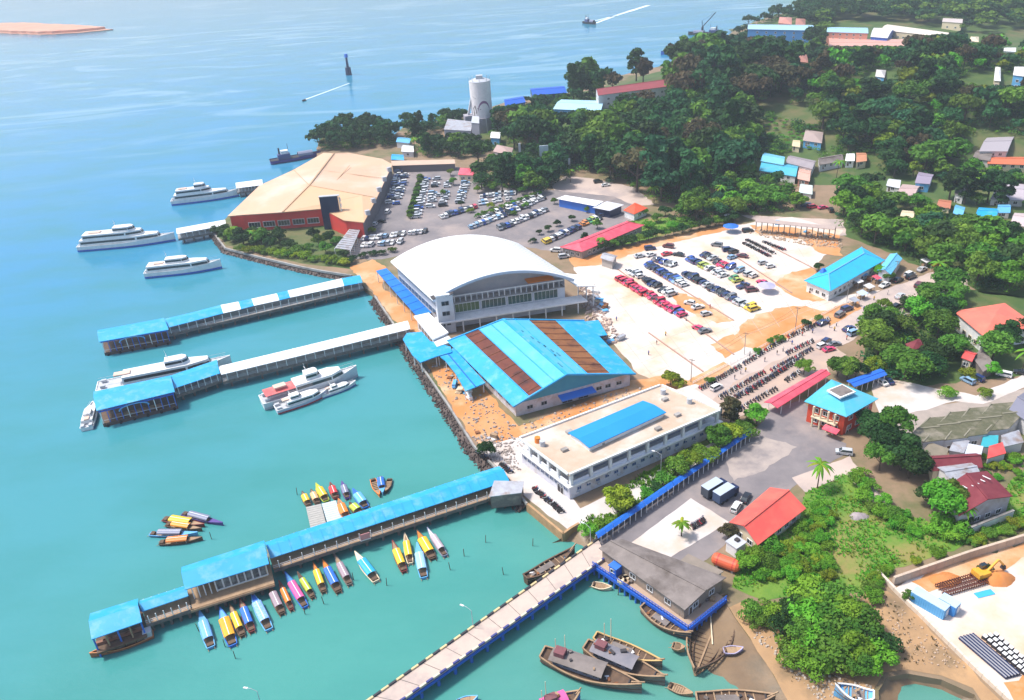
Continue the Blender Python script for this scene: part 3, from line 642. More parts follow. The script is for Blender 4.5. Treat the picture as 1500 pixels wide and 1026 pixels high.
# --- blue sheet hall with rusted strips
def blue_hall():
    ze = GZ+4.6; zr = GZ+10.6
    L0, L1, R0_, R1_ = P(752, 596, ze), P(655, 500, ze), P(931, 548, ze), P(856, 470, ze)
    F, K = P(830, 549, zr), P(737, 468, zr); c = (L0+R1_)/2
    t = thing('blue_market_hall', 'wide blue gabled hall with two rusted roof strips', 'hall', (c.x, c.y, GZ))
    def strip(e0, e1, r0, r1, u0, u1, mat, name, lift=0):
        b = B(); q = [lerp(e0, r0, u0), lerp(e1, r1, u0), lerp(e1, r1, u1), lerp(e0, r0, u1)]; q = [p+V((0, 0, lift)) for p in q]; b.slab(q, .25); return b.build(name, mat, t)
    strip(L0, L1, F, K, 0, .30, BLUE, 'roof_eave_strip'); strip(L0, L1, F, K, .30, .56, RUST, 'rusted_strip', -.12); strip(L0, L1, F, K, .56, 1, CYAN, 'roof_upper')
    strip(R0_, R1_, F, K, 0, .36, BLUE, 'roof_eave_strip'); strip(R0_, R1_, F, K, .36, .70, RUSTO, 'rusted_strip', -.12); strip(R0_, R1_, F, K, .70, 1, CYAN, 'roof_upper')
    # sheet seams, edge flashings, patched tears
    for e0, e1, us in ((L0, L1, (.30, .56, .78)), (R0_, R1_, (.36, .70, .86))):
        for u in us: B().beam(lerp(e0, F, u)+V((0, 0, .05)), lerp(e1, K, u)+V((0, 0, .05)), .3, .14).build('flashing', BLUE, t)
    for k in range(9):
        for e0, e1, ua, ub, mt in ((L0, L1, .30, .56, RUSTO), (R0_, R1_, .36, .70, RUST)):
            u = (k+.5)/9; p, q = lerp(lerp(e0, F, ua), lerp(e1, K, ua), u), lerp(lerp(e0, F, ub), lerp(e1, K, ub), u)
            B().beam(p+V((0, 0, .02)), q+V((0, 0, .02)), .12, .1).build('sheet_lap', mt, t)
    dk = M('roof_patch_teal', (.03, .22, .34))
    for k, (u, v, l) in enumerate(((.75, .93, 2), (.62, .90, 3), (.54, .88, 2.4), (.46, .86, 2.8), (.38, .83, 3), (.31, .80, 4), (.3, .86, 2.4), (.12, .94, 5))):
        p = lerp(lerp(R0_, F, v), lerp(R1_, K, v), u)+V((0, 0, .08)); d = (K-F).normalized(); B().beam(p, p+d*l*.6, .45, .08).build('roof_patch', dk, t)
    B().beam(F+V((0, 0, .1)), K+V((0, 0, .1)), .9, .25).build('ridge_cap', BLUE, t)
    for p, q in ((L0, F), (F, R0_), (L1, K), (K, R1_)): B().beam(p+V((0, 0, .02)), q+V((0, 0, .02)), .5, .5).build('barge_board', BLUE, t)
    # gable wall above a white base wall, its shaded face painted darker teal
    an = (L1-L0).normalized(); inn = an*1.2; bd_ = (R0_-L0).normalized(); of_ = V((bd_.y, -bd_.x, 0)); of_ = -of_ if of_.dot(an) > 0 else of_; os_ = V((an.y, -an.x, 0)); os_ = -os_ if os_.dot(bd_) > 0 else os_
    a, f, r = L0+inn+(R0_-L0).normalized()*1.2, F+inn, R0_+inn-(R0_-L0).normalized()*1.2
    b = B(); b.add([(a.x, a.y, ze-.4), (r.x, r.y, ze-.4), (f.x, f.y, zr-.5)], [(0, 1, 2)]); b.build('gable', M('shaded_teal_gable', (.05, .26, .38), (.06, .30, .40), scale=.3), t)
    b = B(); bl, br_ = L1-an+(R1_-L1).normalized()*1.2, R1_-an-(R1_-L1).normalized()*1.2
    for p, q in ((a, r), (r, br_), (br_, bl), (bl, a)): b.quad((p.x, p.y, GZ-1), (q.x, q.y, GZ-1), (q.x, q.y, ze-.15), (p.x, p.y, ze-.15))
    kk = K-an; b.add([(bl.x, bl.y, ze-.4), (br_.x, br_.y, ze-.4), (kk.x, kk.y, zr-.5)], [(0, 1, 2)])
    b.build('wall', M('hall_wall_white', (.62, .60, .64), (.44, .42, .46), scale=.4, c3=(.42, .30, .22), s3=.2), t)
    p, q = lerp(a, r, .36), lerp(a, r, .66); b = B(); b.slab([V((*p.xy, GZ+3.6)), V((*q.xy, GZ+3.6)), V((*(q-an*2.6).xy, GZ+2.9)), V((*(p-an*2.6).xy, GZ+2.9))], .35); b.build('door_canopy', MBLUE, t)
    for u in (.12, .24, .72, .80, .90): pp = lerp(a, r, u); pp.z = GZ+2.2; window_on(t, pp, of_, 1.8, 1.2, frame=SILV)
    for u in (.44, .58): pp = lerp(a, r, u); pp.z = GZ+1.5; window_on(t, pp, of_, 3.4, 2.6, frame=SILV, glass=DARK, name='door', mull=1)
    for u in (.1, .22, .34, .46, .58, .7, .82, .94):
        pp = lerp(a, bl, u); pp.z = GZ+2.6; window_on(t, pp, os_, 2.6, 1.4, frame=SILV)
    # right-hand lean-to roof stretching over the side aisle
    an2 = (R1_-R0_)
    q = [R1_+V((0, 0, -.3)), R1_+an2*.02+(R1_-L1).normalized()*5.5+V((0, 0, -1.0)), lerp(R1_, R0_, .28)+(R1_-L1).normalized()*3.5+V((0, 0, -.8)), lerp(R1_, R0_, .3)+V((0, 0, -.3))]
    B().slab(q, .25).build('side_roof', BLUE, t)
    # walkway roofs on the sea side: curved strip and straight strip
    q = [(590, 497), (596, 488), (618, 486), (630, 500), (660, 508), (662, 516), (640, 522), (616, 531), (604, 520)]
    ct = thing('curved_canopy', 'bright blue curved canopy roof at the pier landing', 'canopy', (*P(615, 512, GZ).xy, GZ)); Q = PW(q, GZ+4.4); B().slab(Q, .35).build('roof', BLUE, ct)
    for i in (0, 2, 4, 6, 7, 8): p = lerp(Q[i], cen(Q), .1); B().cyl((p.x, p.y, GZ), (p.x, p.y, GZ+4.1), .18, n=6).build('post', WHITE, ct)
    q = [(640, 519), (665, 510), (711, 561), (682, 573), (668, 548), (652, 528)]; Q = PW(q, GZ+4.0)
    st = thing('walkway_canopy', 'straight blue canopy roof beside the hall on the laterite yard', 'canopy', (*cen(Q).xy, GZ)); B().slab(Q, .35).build('roof', BLUE, st)
    for i in range(6): p = lerp(Q[i], cen(Q), .08); B().cyl((p.x, p.y, GZ), (p.x, p.y, GZ+3.7), .18, n=6).build('post', WHITE, st)
    B().beam(lerp(Q[1], Q[0], .5)+V((0, 0, .1)), lerp(Q[2], Q[3], .5)+V((0, 0, .1)), .3, .15).build('ridge_cap', BLUED, st)
blue_hall()

# --- white flat-roofed building with blue rooftop canopy
def flat_building():
    zt = GZ+8.2; px = [(833, 697), (1056, 602), (968, 565), (760, 643)]; Q = PW(px, zt)
    c = cen(Q); t = thing('flat_roofed_building', 'white two storey flat roofed building carrying a blue rooftop canopy', 'building', (*c.xy, GZ))
    W_ = shrink(Q, 1.0)
    b = B(); b.slab(Q, .35); b.build('roof_slab', M('stained_roof_concrete', (.56, .45, .36), (.44, .31, .21), scale=.18, c3=(.64, .60, .56), s3=.09, detail=9), t)
    for i in range(4):
        p, q = Q[i], Q[(i+1) % 4]; d = (q-p).normalized(); B().beam(p+d*.3+V((0, 0, .25)), q-d*.3+V((0, 0, .25)), .5, .55).build('parapet', WHITE, t)
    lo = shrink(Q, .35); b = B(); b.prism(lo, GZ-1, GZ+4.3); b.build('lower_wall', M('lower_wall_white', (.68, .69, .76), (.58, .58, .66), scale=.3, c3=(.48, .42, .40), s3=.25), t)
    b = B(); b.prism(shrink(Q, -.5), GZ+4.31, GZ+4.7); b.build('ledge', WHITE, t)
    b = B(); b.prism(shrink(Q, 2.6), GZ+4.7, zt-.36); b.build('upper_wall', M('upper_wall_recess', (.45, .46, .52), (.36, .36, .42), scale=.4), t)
    for (i, n_) in ((0, 8), (3, 5)):
        p, q = lo[i], lo[(i+1) % 4]; d = q-p; out = d.cross(V((0, 0, 1))).normalized(); out = -out if (c-p).dot(out) > 0 else out
        for k in range(n_+1):
            if i == 3 and k in (0, n_): continue
            u = .012+.976*k/n_; pp = lerp(p, q, u); B().box((pp.x, pp.y, (GZ+4.7+zt-.36)/2), (.8, .8, zt-.36-GZ-4.7), atan2(d.y, d.x)).build('pillar', WHITE, t)
        for k in range(n_):
            pp = lerp(p, q, .012+.976*(k+.5)/n_); z_ = GZ+5.2; B().beam(V((*lerp(p, q, .02+.97*k/n_).xy, z_)), V((*lerp(p, q, .01+.97*(k+1)/n_-.01).xy, z_)), .3, 1.0).build('balustrade', M('balustrade_white', (.7, .71, .78)), t)
            pw = pp-out*2.25; pw.z = GZ+6.3; window_on(t, pw, out, d.length/n_*.7, 1.5, glass=GLASS, frame=SILV, mull=4)
        for k in range(n_*2):
            pp = lerp(p, q, .03+.94*(k+.5)/(n_*2)); pp.z = GZ+2.6; window_on(t, pp, out, 1.2, .9, frame=SILV, glass=M('blue_window_glass', (.04, .10, .26), rough=.1))
        if i == 3:
            pp = lerp(p, q, .82); pp.z = GZ+1.3; window_on(t, pp, out, 2.4, 2.6, glass=DARK, name='door', mull=1)
    # blue rooftop canopy on a low white plinth
    q = PW([(832, 634), (942, 587), (976, 604), (863, 656)], zt+1.7); b = B(); m1, m2 = (q[0]+q[3])/2+V((0, 0, .5)), (q[1]+q[2])/2+V((0, 0, .5))
    b.slab([q[0], q[1], m2, m1], .25); b.slab([q[3], q[2], m2, m1], .25); b.build('rooftop_canopy', paint('rooftop_blue', (.012, .25, .62), c2=(.02, .28, .64), scale=.08), t)
    b = B(); b.prism(shrink(q, .5), zt, zt+1.35); b.build('canopy_plinth', WHITE, t)
    for i, (u, v) in enumerate(((.25, .25), (.3, .7), (.8, .75), (.88, .35), (.62, .86), (.12, .55))):
        p = lerp(lerp(Q[3], Q[2], u), lerp(Q[0], Q[1], u), v); b = B(); b.box((p.x, p.y, zt+.35), (1.8, 1.2, .7), .5); b.build('roof_hatch', CONC, t)
    for i in range(14):
        p = lerp(lo[0], lo[1], .05+.065*i); d = (lo[1]-lo[0]).normalized(); out = d.cross(V((0, 0, 1))); out = -out if (c-lo[0]).dot(out) > 0 else out; p = p+out*.3; B().box((p.x, p.y, GZ+(3.4 if i % 2 else 1.5)), (.9, .5, .6), atan2(d.y, d.x)).build('air_conditioner', SILV, t)
    for i, (u, v) in enumerate(((.06, .2), (.06, .3), (.93, .2), (.95, .6))):
        p = lerp(lerp(Q[3], Q[2], u), lerp(Q[0], Q[1], u), v); B().cyl((p.x, p.y, zt), (p.x, p.y, zt+1.6), .8, n=12).build('roof_tank', ORG if i == 0 else SILV, t)
    # low white wall block at its right end
    house('end_annex', 'pale grey annex roof at the end of the white flat roofed building', 'annex', [(1030, 609), (1060, 597), (1010, 566), (985, 574)], 5.2, .3, 'mono', 0, WHITE, PALE2, .2)
flat_building()
# ------------------------------------------------------------ piers
def gable_roof(t, far, near, rise, mat, name='roof', th=.2):
    """far and near: matching pairs of eave points along the pier"""
    b = B()
    for i in range(len(far)-1):
        m0, m1 = (far[i]+near[i])/2+V((0, 0, rise)), (far[i+1]+near[i+1])/2+V((0, 0, rise))
        b.slab([far[i], far[i+1], m1, m0], th); b.slab([near[i], near[i+1], m1, m0], th)
    return b.build(name, mat, t)
def pier_walk(t, far, near, zd, zr, npost, npile, deckm=CONC, posts=WHITE, rail=True, pile_r=.35, zone=None):
    """straight deck between two eave lines: deck slab, edge beams, posts, railings, pile bents"""
    f0, f1, n0, n1 = far[0], far[-1], near[0], near[-1]
    d = lambda p: V((p.x, p.y, zd))
    b = B(); b.slab([d(f0), d(f1), d(n1), d(n0)], .35); b.build('deck', deckm, t)
    for a, e in ((f0, f1), (n0, n1)):
        B().beam(d(a)-V((0, 0, .5)), d(e)-V((0, 0, .5)), .4, .9).build('edge_beam', PILE, t)
        if rail:
            rb = B(); 
            for h in (.5, 1.0): rb.beam(d(a)+V((0, 0, h)), d(e)+V((0, 0, h)), .08, .08)
            rb.build('railing', SILV, t)
    for k in range(npost):
        u = (k+.5)/npost
        for a, e in ((f0, f1), (n0, n1)): p = lerp(a, e, u); B().cyl((p.x, p.y, zd), (p.x, p.y, zr), .11, n=5).build('post', posts, t)
    for k in range(npile):
        u = (k+.5)/npile; pf, pn = lerp(f0, f1, u), lerp(n0, n1, u)
        bb = B(); bb.beam(V((*pf.xy, zd-.9)), V((*pn.xy, zd-.9)), .8, .7); bb.build('pile_cap', PILE, t)
        for p in (lerp(pf, pn, .12), lerp(pf, pn, .88)): B().cyl((p.x, p.y, -1), (p.x, p.y, zd-.7), pile_r, n=7).build('pile', PILE, t)
ZD = 3.0
def dropped(p, z): return V((p.x, p.y, z))
# pier A: furthest, blue and white roof bays
def pier_a():
    z = 5.7
    t = thing('ferry_pier', 'pier roofed in alternating blue and white bays with a blue head', 'pier', (*P(380, 450, 0).xy, 0))
    bays = [(240, 468, 481, 'b'), (283, 458, 470, 'b'), (325, 447, 459, 'w'), (351, 442, 453, 'b'), (370, 438, 448, 'w'), (407, 430, 440, 'b'), (423, 426, 436, 'w'), (502, 408, 419, 'b'), (529, 403, 414, None)]
    for a, b_ in zip(bays, bays[1:]):
        F_, N_ = [P(a[0]-2, a[1], z), P(b_[0]-2, b_[1], z)], [P(a[0]+2, a[2], z), P(b_[0]+2, b_[2], z)]
        gable_roof(t, F_, N_, .9, BLUE if a[3] == 'b' else WROOF)
    Fl, Nl = [P(238, 468, z), P(527, 403, z)], [P(242, 481, z), P(531, 414, z)]
    pier_walk(t, Fl, Nl, ZD, z, 24, 17)
    # head: pontoon with hipped blue roof and open sides
    h = thing('pier_head', 'floating pier head under a long blue roof at the seaward end of the striped pier', 'pier head', (*P(195, 500, 0).xy, 0))
    q = PW([(143, 484), (240, 466), (247, 483), (145, 501)], 6.2); gable_roof(h, [q[0], q[1]], [q[3], q[2]], 1.2, BLUE)
    pontoon(h, q, 11)
def pontoon(h, q, n):
    base = [dropped(p, 0) for p in shrink(q, .4)]
    B().prism(base, -.6, 1.1).build('pontoon', M('pontoon_dark', (.07, .055, .06), (.12, .08, .07), scale=.5), h)
    B().prism(shrink(base, .15), 1.1, 1.25).build('deck', WOOD, h)
    for a, e in ((base[3], base[2]), (base[0], base[1])):
        for k in range(n+1): p = lerp(a, e, k/n); p = lerp(p, cen(base), .03); B().cyl((p.x, p.y, 1.2), (p.x, p.y, 6.1), .14, n=5).build('post', MBLUE if k % 4 else WHITE, h)
        B().beam(dropped(a, 5.75), dropped(e, 5.75), .25, .5).build('valance', BLUED, h)
        B().beam(dropped(lerp(a, cen(base), .02), 2.2), dropped(lerp(e, cen(base), .02), 2.2), .1, .12).build('railing', SILV, h)
    # arched blue entrance and waiting benches
    m_ = lerp(base[3], base[2], .45); d = (base[2]-base[3]).normalized(); b = B(); prev = None
    for k in range(9):
        a = pi*k/8; p = m_+d*(-cos(a)*4.5); p.z = 4.2+1.6*sin(a)
        if prev: b.beam(prev, p, .3, .35)
        prev = p
    b.build('entrance_arch', SKYB, h)
    for k in range(7):
        p = lerp(lerp(base[3], base[2], .1+.13*k), cen(base), .35); B().box((p.x, p.y, 1.7), (2.6, 1.2, .8), atan2(d.y, d.x)).build('bench', WOODL if k % 2 else M('brown_crate', (.32, .16, .10)), h)
    for k in range(6):
        p = lerp(base[3], base[2], .05+.18*k)+V((0, 0, 0)); nn = d.cross(V((0, 0, 1))); p = p+nn*.35 if nn.y < 0 else p-nn*.35; B().cyl((p.x, p.y, .1), (p.x, p.y, .9), .4, n=8).build('fender', BLACK, h)
pier_a()
def pier_b():
    z = 5.7
    t = thing('ferry_pier', 'pier with one long white walkway roof and a blue inner bay', 'pier', (*P(460, 520, 0).xy, 0))
    F_, N_ = [P(320, 537, z), P(450, 506, z), P(597, 470, z)], [P(324, 549, z), P(453, 518, z), P(601, 482, z)]
    gable_roof(t, F_, N_, .5, WROOF); pier_walk(t, F_, N_, ZD, z, 20, 13)
    F2, N2 = [P(248, 551, z), P(318, 527, z)], [P(255, 569, z), P(322, 547, z)]
    gable_roof(t, F2, N2, 1.0, BLUE); pier_walk(t, F2, N2, ZD, z, 7, 4)
    h = thing('pier_head', 'floating pier head under a broad blue roof on the white roofed pier', 'pier head', (*P(195, 580, 0).xy, 0))
    q = PW([(137, 574), (250, 550), (256, 574), (141, 602)], 6.6); gable_roof(h, [q[0], q[1]], [q[3], q[2]], 1.3, BLUE); pontoon(h, q, 11)
pier_b()
def pier_c():
    z = 5.2
    t = thing('boat_pier', 'long bright blue roofed pier where the small passenger boats tie up', 'pier', (*P(560, 770, 0).xy, 0))
    F_, N_ = [P(388, 795, z), P(731, 683, z)], [P(396, 818, z), P(746, 704, z)]
    gable_roof(t, F_, N_, 1.1, BLUE); pier_walk(t, F_, [p+(p-q).normalized()*1.6 for p, q in zip(N_, F_)], ZD, z, 22, 15, deckm=WOODL)
    for k in range(1, 24): B().beam(lerp(F_[0], F_[1], k/24)+V((0, 0, .06)), (lerp(F_[0], F_[1], k/24)+lerp(N_[0], N_[1], k/24))/2+V((0, 0, 1.15)), .12, .1).build('roof_seam', BLUE, t); B().beam(lerp(N_[0], N_[1], k/24)+V((0, 0, .06)), (lerp(F_[0], F_[1], k/24)+lerp(N_[0], N_[1], k/24))/2+V((0, 0, 1.15)), .12, .1).build('roof_seam', BLUE, t)
    F2, N2 = [P(204, 880, z), P(272, 858, z)], [P(208, 896, z), P(276, 873, z)]
    gable_roof(t, F2, N2, .8, BLUE, 'link_roof'); pier_walk(t, F2, [p+(p-q).normalized()*2 for p, q in zip(N2, F2)], ZD, z, 6, 5, deckm=WOODL)
    # waiting hall section
    h = thing('waiting_hall', 'blue roofed waiting hall with white panelled openings on the boat pier', 'waiting hall', (*P(330, 850, 0).xy, 0))
    z2 = 7.2; q = PW([(266, 831), (387, 792), (394, 826), (271, 864)], z2); gable_roof(h, [q[0], q[1]], [q[3], q[2]], 1.7, BLUE)
    w_ = [dropped(p, ZD) for p in shrink(q, .9)]
    out = (w_[3]-w_[0]).normalized()
    dq = [dropped(p, ZD) for p in (q[0], q[1], q[2]+out*2.5, q[3]+out*2.5)]; B().slab(dq, .4).build('deck', WOODL, h)
    b = B()
    for i in (0, 1): p, e = w_[i], w_[i+1]; b.quad((p.x, p.y, ZD), (e.x, e.y, ZD), (e.x, e.y, z2-.2), (p.x, p.y, z2-.2))
    a, e = lerp(w_[3], w_[2], .32), w_[2]; a2 = lerp(w_[0], w_[1], .32)
    b.quad((a.x, a.y, ZD), (e.x, e.y, ZD), (e.x, e.y, z2-.2), (a.x, a.y, z2-.2)); b.quad((a.x, a.y, ZD), (a2.x, a2.y, ZD), (a2.x, a2.y, z2-.2), (a.x, a.y, z2-.2)); b.build('wall', CREAM, h)
    for k in range(7): p = lerp(a, e, (k+.5)/7); p.z = ZD+2.2; window_on(h, p, out, 1.7, 3.2, glass=M('panel_grey', (.26, .27, .27), (.05, .05, .06), scale=.8), mull=0, depth=.3, name='opening')
    for k in range(5): p = lerp(w_[3], w_[2], .02+.075*k); B().cyl((p.x, p.y, ZD), (p.x, p.y, z2-.1), .15, n=6).build('post', WHITE, h)
    for k in range(9):
        for s in (0, 1): p = lerp(lerp(dq[0], dq[1], (k+.5)/9), lerp(dq[3], dq[2], (k+.5)/9), .1+.8*s); B().cyl((p.x, p.y, -1), (p.x, p.y, ZD-.3), .4, n=7).build('pile', PILE, h)
    B().beam(dq[3]-V((0, 0, .3)), dq[2]-V((0, 0, .3)), .4, .6).build('edge_beam', WOODL, h)
    for q_, s in (((q[0], q[3]), 1), ((q[1], q[2]), -1)):
        m_ = (q_[0]+q_[1])/2+V((0, 0, 1.5)); B().add([q_[0]-V((0, 0, .2)), q_[1]-V((0, 0, .2)), m_], [(0, 1, 2)]).build('gable', paint('pale_blue_gable', (.20, .50, .72)), h)
    # seaward shelter
    h = thing('landing_shelter', 'small blue roofed landing shelter at the tip of the boat pier', 'shelter', (*P(170, 920, 0).xy, 0))
    q = PW([(132, 899), (202, 877), (208, 911), (134, 937)], 5.8); gable_roof(h, [q[0], q[1]], [q[3], q[2]], 1.5, BLUE)
    out = (q[3]-q[0]); out.z = 0; out.normalize(); dq = [dropped(p, 2.2) for p in (q[0], q[1], q[2]+out*.8, q[3]+out*.8)]; B().slab(dq, .5).build('deck', WOOD, h)
    for i in range(5):
        for s in (0, 3): p = lerp(q[s], q[1 if s == 0 else 2], i/4); p = lerp(p, cen(q), .06); B().cyl((p.x, p.y, -1), (p.x, p.y, 5.7), .2, n=6).build('post', WOODL if i % 2 else MBLUE, h)
    for k in range(6): p = lerp(lerp(dq[0], dq[1], .1+.15*k), lerp(dq[3], dq[2], .1+.15*k), .72); B().box((p.x, p.y, 2.6), (1.9, .7, .7), .35).build('bench', M('bench_brown', (.26, .12, .08)), h)
    # galvanised shack where the pier meets the quay
    s_, _, _ = house('tin_shack', 'rusty tin roofed shack on stilts beside the blue pier landing', 'shack', [(716, 728), (764, 722), (768, 707), (724, 706)], 3.0, .4, 'mono', 0, WOODG, GALV, .3, gz=2.6)
    for u, v in ((720, 742), (740, 744), (758, 738)): p = P(u, v, 0); B().cyl((p.x, p.y, -1), (p.x, p.y, 3), .2, n=6).build('stilt', WOOD, s_)
    # two flat pontoon rafts by the boats
    for k, (qq, mt, lb) in enumerate((([(448, 743), (470, 738), (478, 768), (455, 774)], M('raft_grey', (.42, .41, .38), (.34, .33, .31), scale=.8), 'worn grey'), ([(471, 738), (492, 733), (502, 762), (480, 768)], M('raft_pale', (.52, .60, .64), (.46, .54, .58), scale=.8), 'pale blue-grey'))):
        Q = PW(qq, .7); r = thing('floating_raft', lb+' square landing raft moored behind the blue pier roof', 'raft', (*cen(Q).xy, 0))
        B().prism(shrink(Q, .2), -.4, .45).build('float', WOOD, r)
        for i in range(10): B().slab([lerp(Q[0], Q[3], i/10+.004), lerp(Q[1], Q[2], i/10+.004), lerp(Q[1], Q[2], (i+.94)/10), lerp(Q[0], Q[3], (i+.94)/10)], .2).build('plank', mt, r)
    # pink sign board on the pier side
    p = P(535, 786, 4.2); s = thing('notice_board', 'pink notice board hanging on the boat pier rail', 'notice board', (p.x, p.y, ZD)); B().box(p, (2.4, .15, 1.8), .35).build('panel', paint('pink_board', (.62, .25, .25)), s); B().box(p-V((0, 0, 1.0)), (2.6, .2, .2), .35).build('frame', WHITE, s)
pier_c()

# --- access bridge with painted kerbs
def bridge():
    z = 3.4; F0, F1, N0, N1 = P(512, 1046, z), P(876, 790, z), P(552, 1052, z), P(889, 816, z)
    t = thing('access_bridge', 'narrow concrete bridge with alternating painted kerb blocks', 'bridge', (*((F0+N1)/2).xy, 0))
    B().slab([F0, F1, N1, N0], .6).build('deck', M('bridge_deck', (.56, .45, .38), (.48, .38, .33), scale=.3, c3=(.40, .33, .30), s3=.2), t)
    n = 38; cols_f = [paint('kerb_cream', (.66, .50, .26)), M('kerb_black', (.04, .04, .05))]; cols_n = [paint('kerb_white', (.68, .58, .44)), M('kerb_navy', (.05, .06, .22))]
    for (a, e, cols) in ((F0, F1, cols_f), (N0, N1, cols_n)):
        for k in range(n):
            p, q = lerp(a, e, k/n+.001), lerp(a, e, (k+1)/n-.001); B().beam(p+V((0, 0, .18)), q+V((0, 0, .18)), .42, .36).build('kerb_block', cols[k % 2], t)
    for a, e in ((F0, F1), (N0, N1)): B().beam(a-V((0, 0, .9)), e-V((0, 0, .9)), .5, .7).build('edge_beam', BLUED, t)
    for k in range(15):
        u = (k+.5)/15; pf, pn = lerp(F0, F1, u), lerp(N0, N1, u); B().beam(pf-V((0, 0, 1.4)), pn-V((0, 0, 1.4)), .7, .6).build('pile_cap', PILE, t)
        for s in (.08, .92): p = lerp(pf, pn, s); B().cyl((p.x, p.y, -1), (p.x, p.y, z-1.3), .38, n=7).build('pile', MBLUE if s > .5 else PILE, t)
    for k in range(1, 12): u = k/12; B().beam(lerp(F0, F1, u)+V((0, 0, .012)), lerp(N0, N1, u)+V((0, 0, .012)), .12, .02).build('deck_joint', CONCD, t)
bridge()
def lamp(px, py, z, h, rz, label):
    p = P(px, py, z); t = thing('street_lamp', label, 'street lamp', p, rz, world=False)
    B().cyl((0, 0, 0), (0, 0, h), .1, .07, n=6).build('pole', SILV, t); b = B(); b.cyl((0, 0, h), (1.2, 0, h+.6), .05, n=5); b.cyl((1.2, 0, h+.6), (2.0, 0, h+.6), .05, n=5); b.build('arm', SILV, t)
    B().box((2.3, 0, h+.55), (.9, .35, .18)).build('lamp_head', WHITE, t); return t
lamp(693, 917, 4, 4.5, 2.6, 'white street lamp on the outer kerb of the concrete bridge'); lamp(865, 795, 3.6, 4.5, 2.4, 'white street lamp where the bridge meets the shore'); lamp(1078, 625, GZ, 6, 2.6, 'street lamp beside the blue fence roof under the trees')
lamp(968, 693, GZ, 6, 2.6, 'street lamp halfway along the blue fence roof'); lamp(388, 1050, 0, 7.5, 2.9, 'white lamp post standing in the water off the boat pier')

# ------------------------------------------------------------ hulls
def hull(L, Bm, D, rise, drop=.8, n=12, transom=.75, sharp=1.5, deck=.35, flare=.75, cap=.12, stern_rise=0):
    """open boat shell: +x is the bow, waterline z=0; returns builders hull, deck, gunwale"""
    h, dk, gw = B(), B(), B(); rows = []
    for k in range(n+1):
        t = k/n; x = -L/2+L*t
        f = transom+(1-transom)*sin(min(1, t/.45)*pi/2) if t < .45 else max(.015, 1-((t-.45)/.55)**sharp)
        bw = Bm/2*f; zs = D+rise*max(0, (t-.4)/.6)**2+stern_rise*max(0, (.35-t)/.35)**2
        rows.append((x, bw, zs))
    sec = lambda r, k: [V((r[0], s*r[1]*q, z)) for s, q, z in ((-1, 1, r[2]), (-1, flare+.1, r[2]*.25), (-1, flare*.6, -drop*.7), (1, flare*.6, -drop*.7), (1, flare+.1, r[2]*.25), (1, 1, r[2]))]
    vs = [];
    for r in rows: vs += sec(r, 0)
    m_ = 6; fs = [(k*m_+j, (k+1)*m_+j, (k+1)*m_+j+1, k*m_+j+1) for k in range(n) for j in range(m_-1)]
    fs.append((0, 1, 2, 3, 4, 5)); h.add(vs, fs)
    ds = []
    for r in rows: ds += [V((r[0], -r[1]*.97, r[2]-deck)), V((r[0], r[1]*.97, r[2]-deck))]
    dk.add(ds, [(2*k, 2*k+1, 2*k+3, 2*k+2) for k in range(n)])
    for s in (-1, 1):
        for k in range(n): a, b_ = rows[k], rows[k+1]; gw.beam((a[0], s*a[1], a[2]+.02), (b_[0], s*b_[1], b_[2]+.02), cap*1.6, cap)
    a = rows[0]; gw.beam((a[0], -a[1], a[2]+.02), (a[0], a[1], a[2]+.02), cap*1.6, cap)
    return h, dk, gw, rows
def arch(b, x0, x1, w, z0, h, n=6, th=.08):
    pr = [(-w/2*cos(pi*k/n), z0+h*sin(pi*k/n)**.8) for k in range(n+1)]
    for k in range(n): (y0, a), (y1, c_) = pr[k], pr[k+1]; b.slab([V((x0, y0, a)), V((x1, y0, a)), V((x1, y1, c_)), V((x0, y1, c_))], th)
    return b
def place(px0, px1, z=0):
    """stern pixel, bow pixel -> centre, heading, length"""
    a, b_ = P(*px0, z), P(*px1, z); d = b_-a; return (a+b_)/2, atan2(d.y, d.x), d.length
BOATCACHE = {}
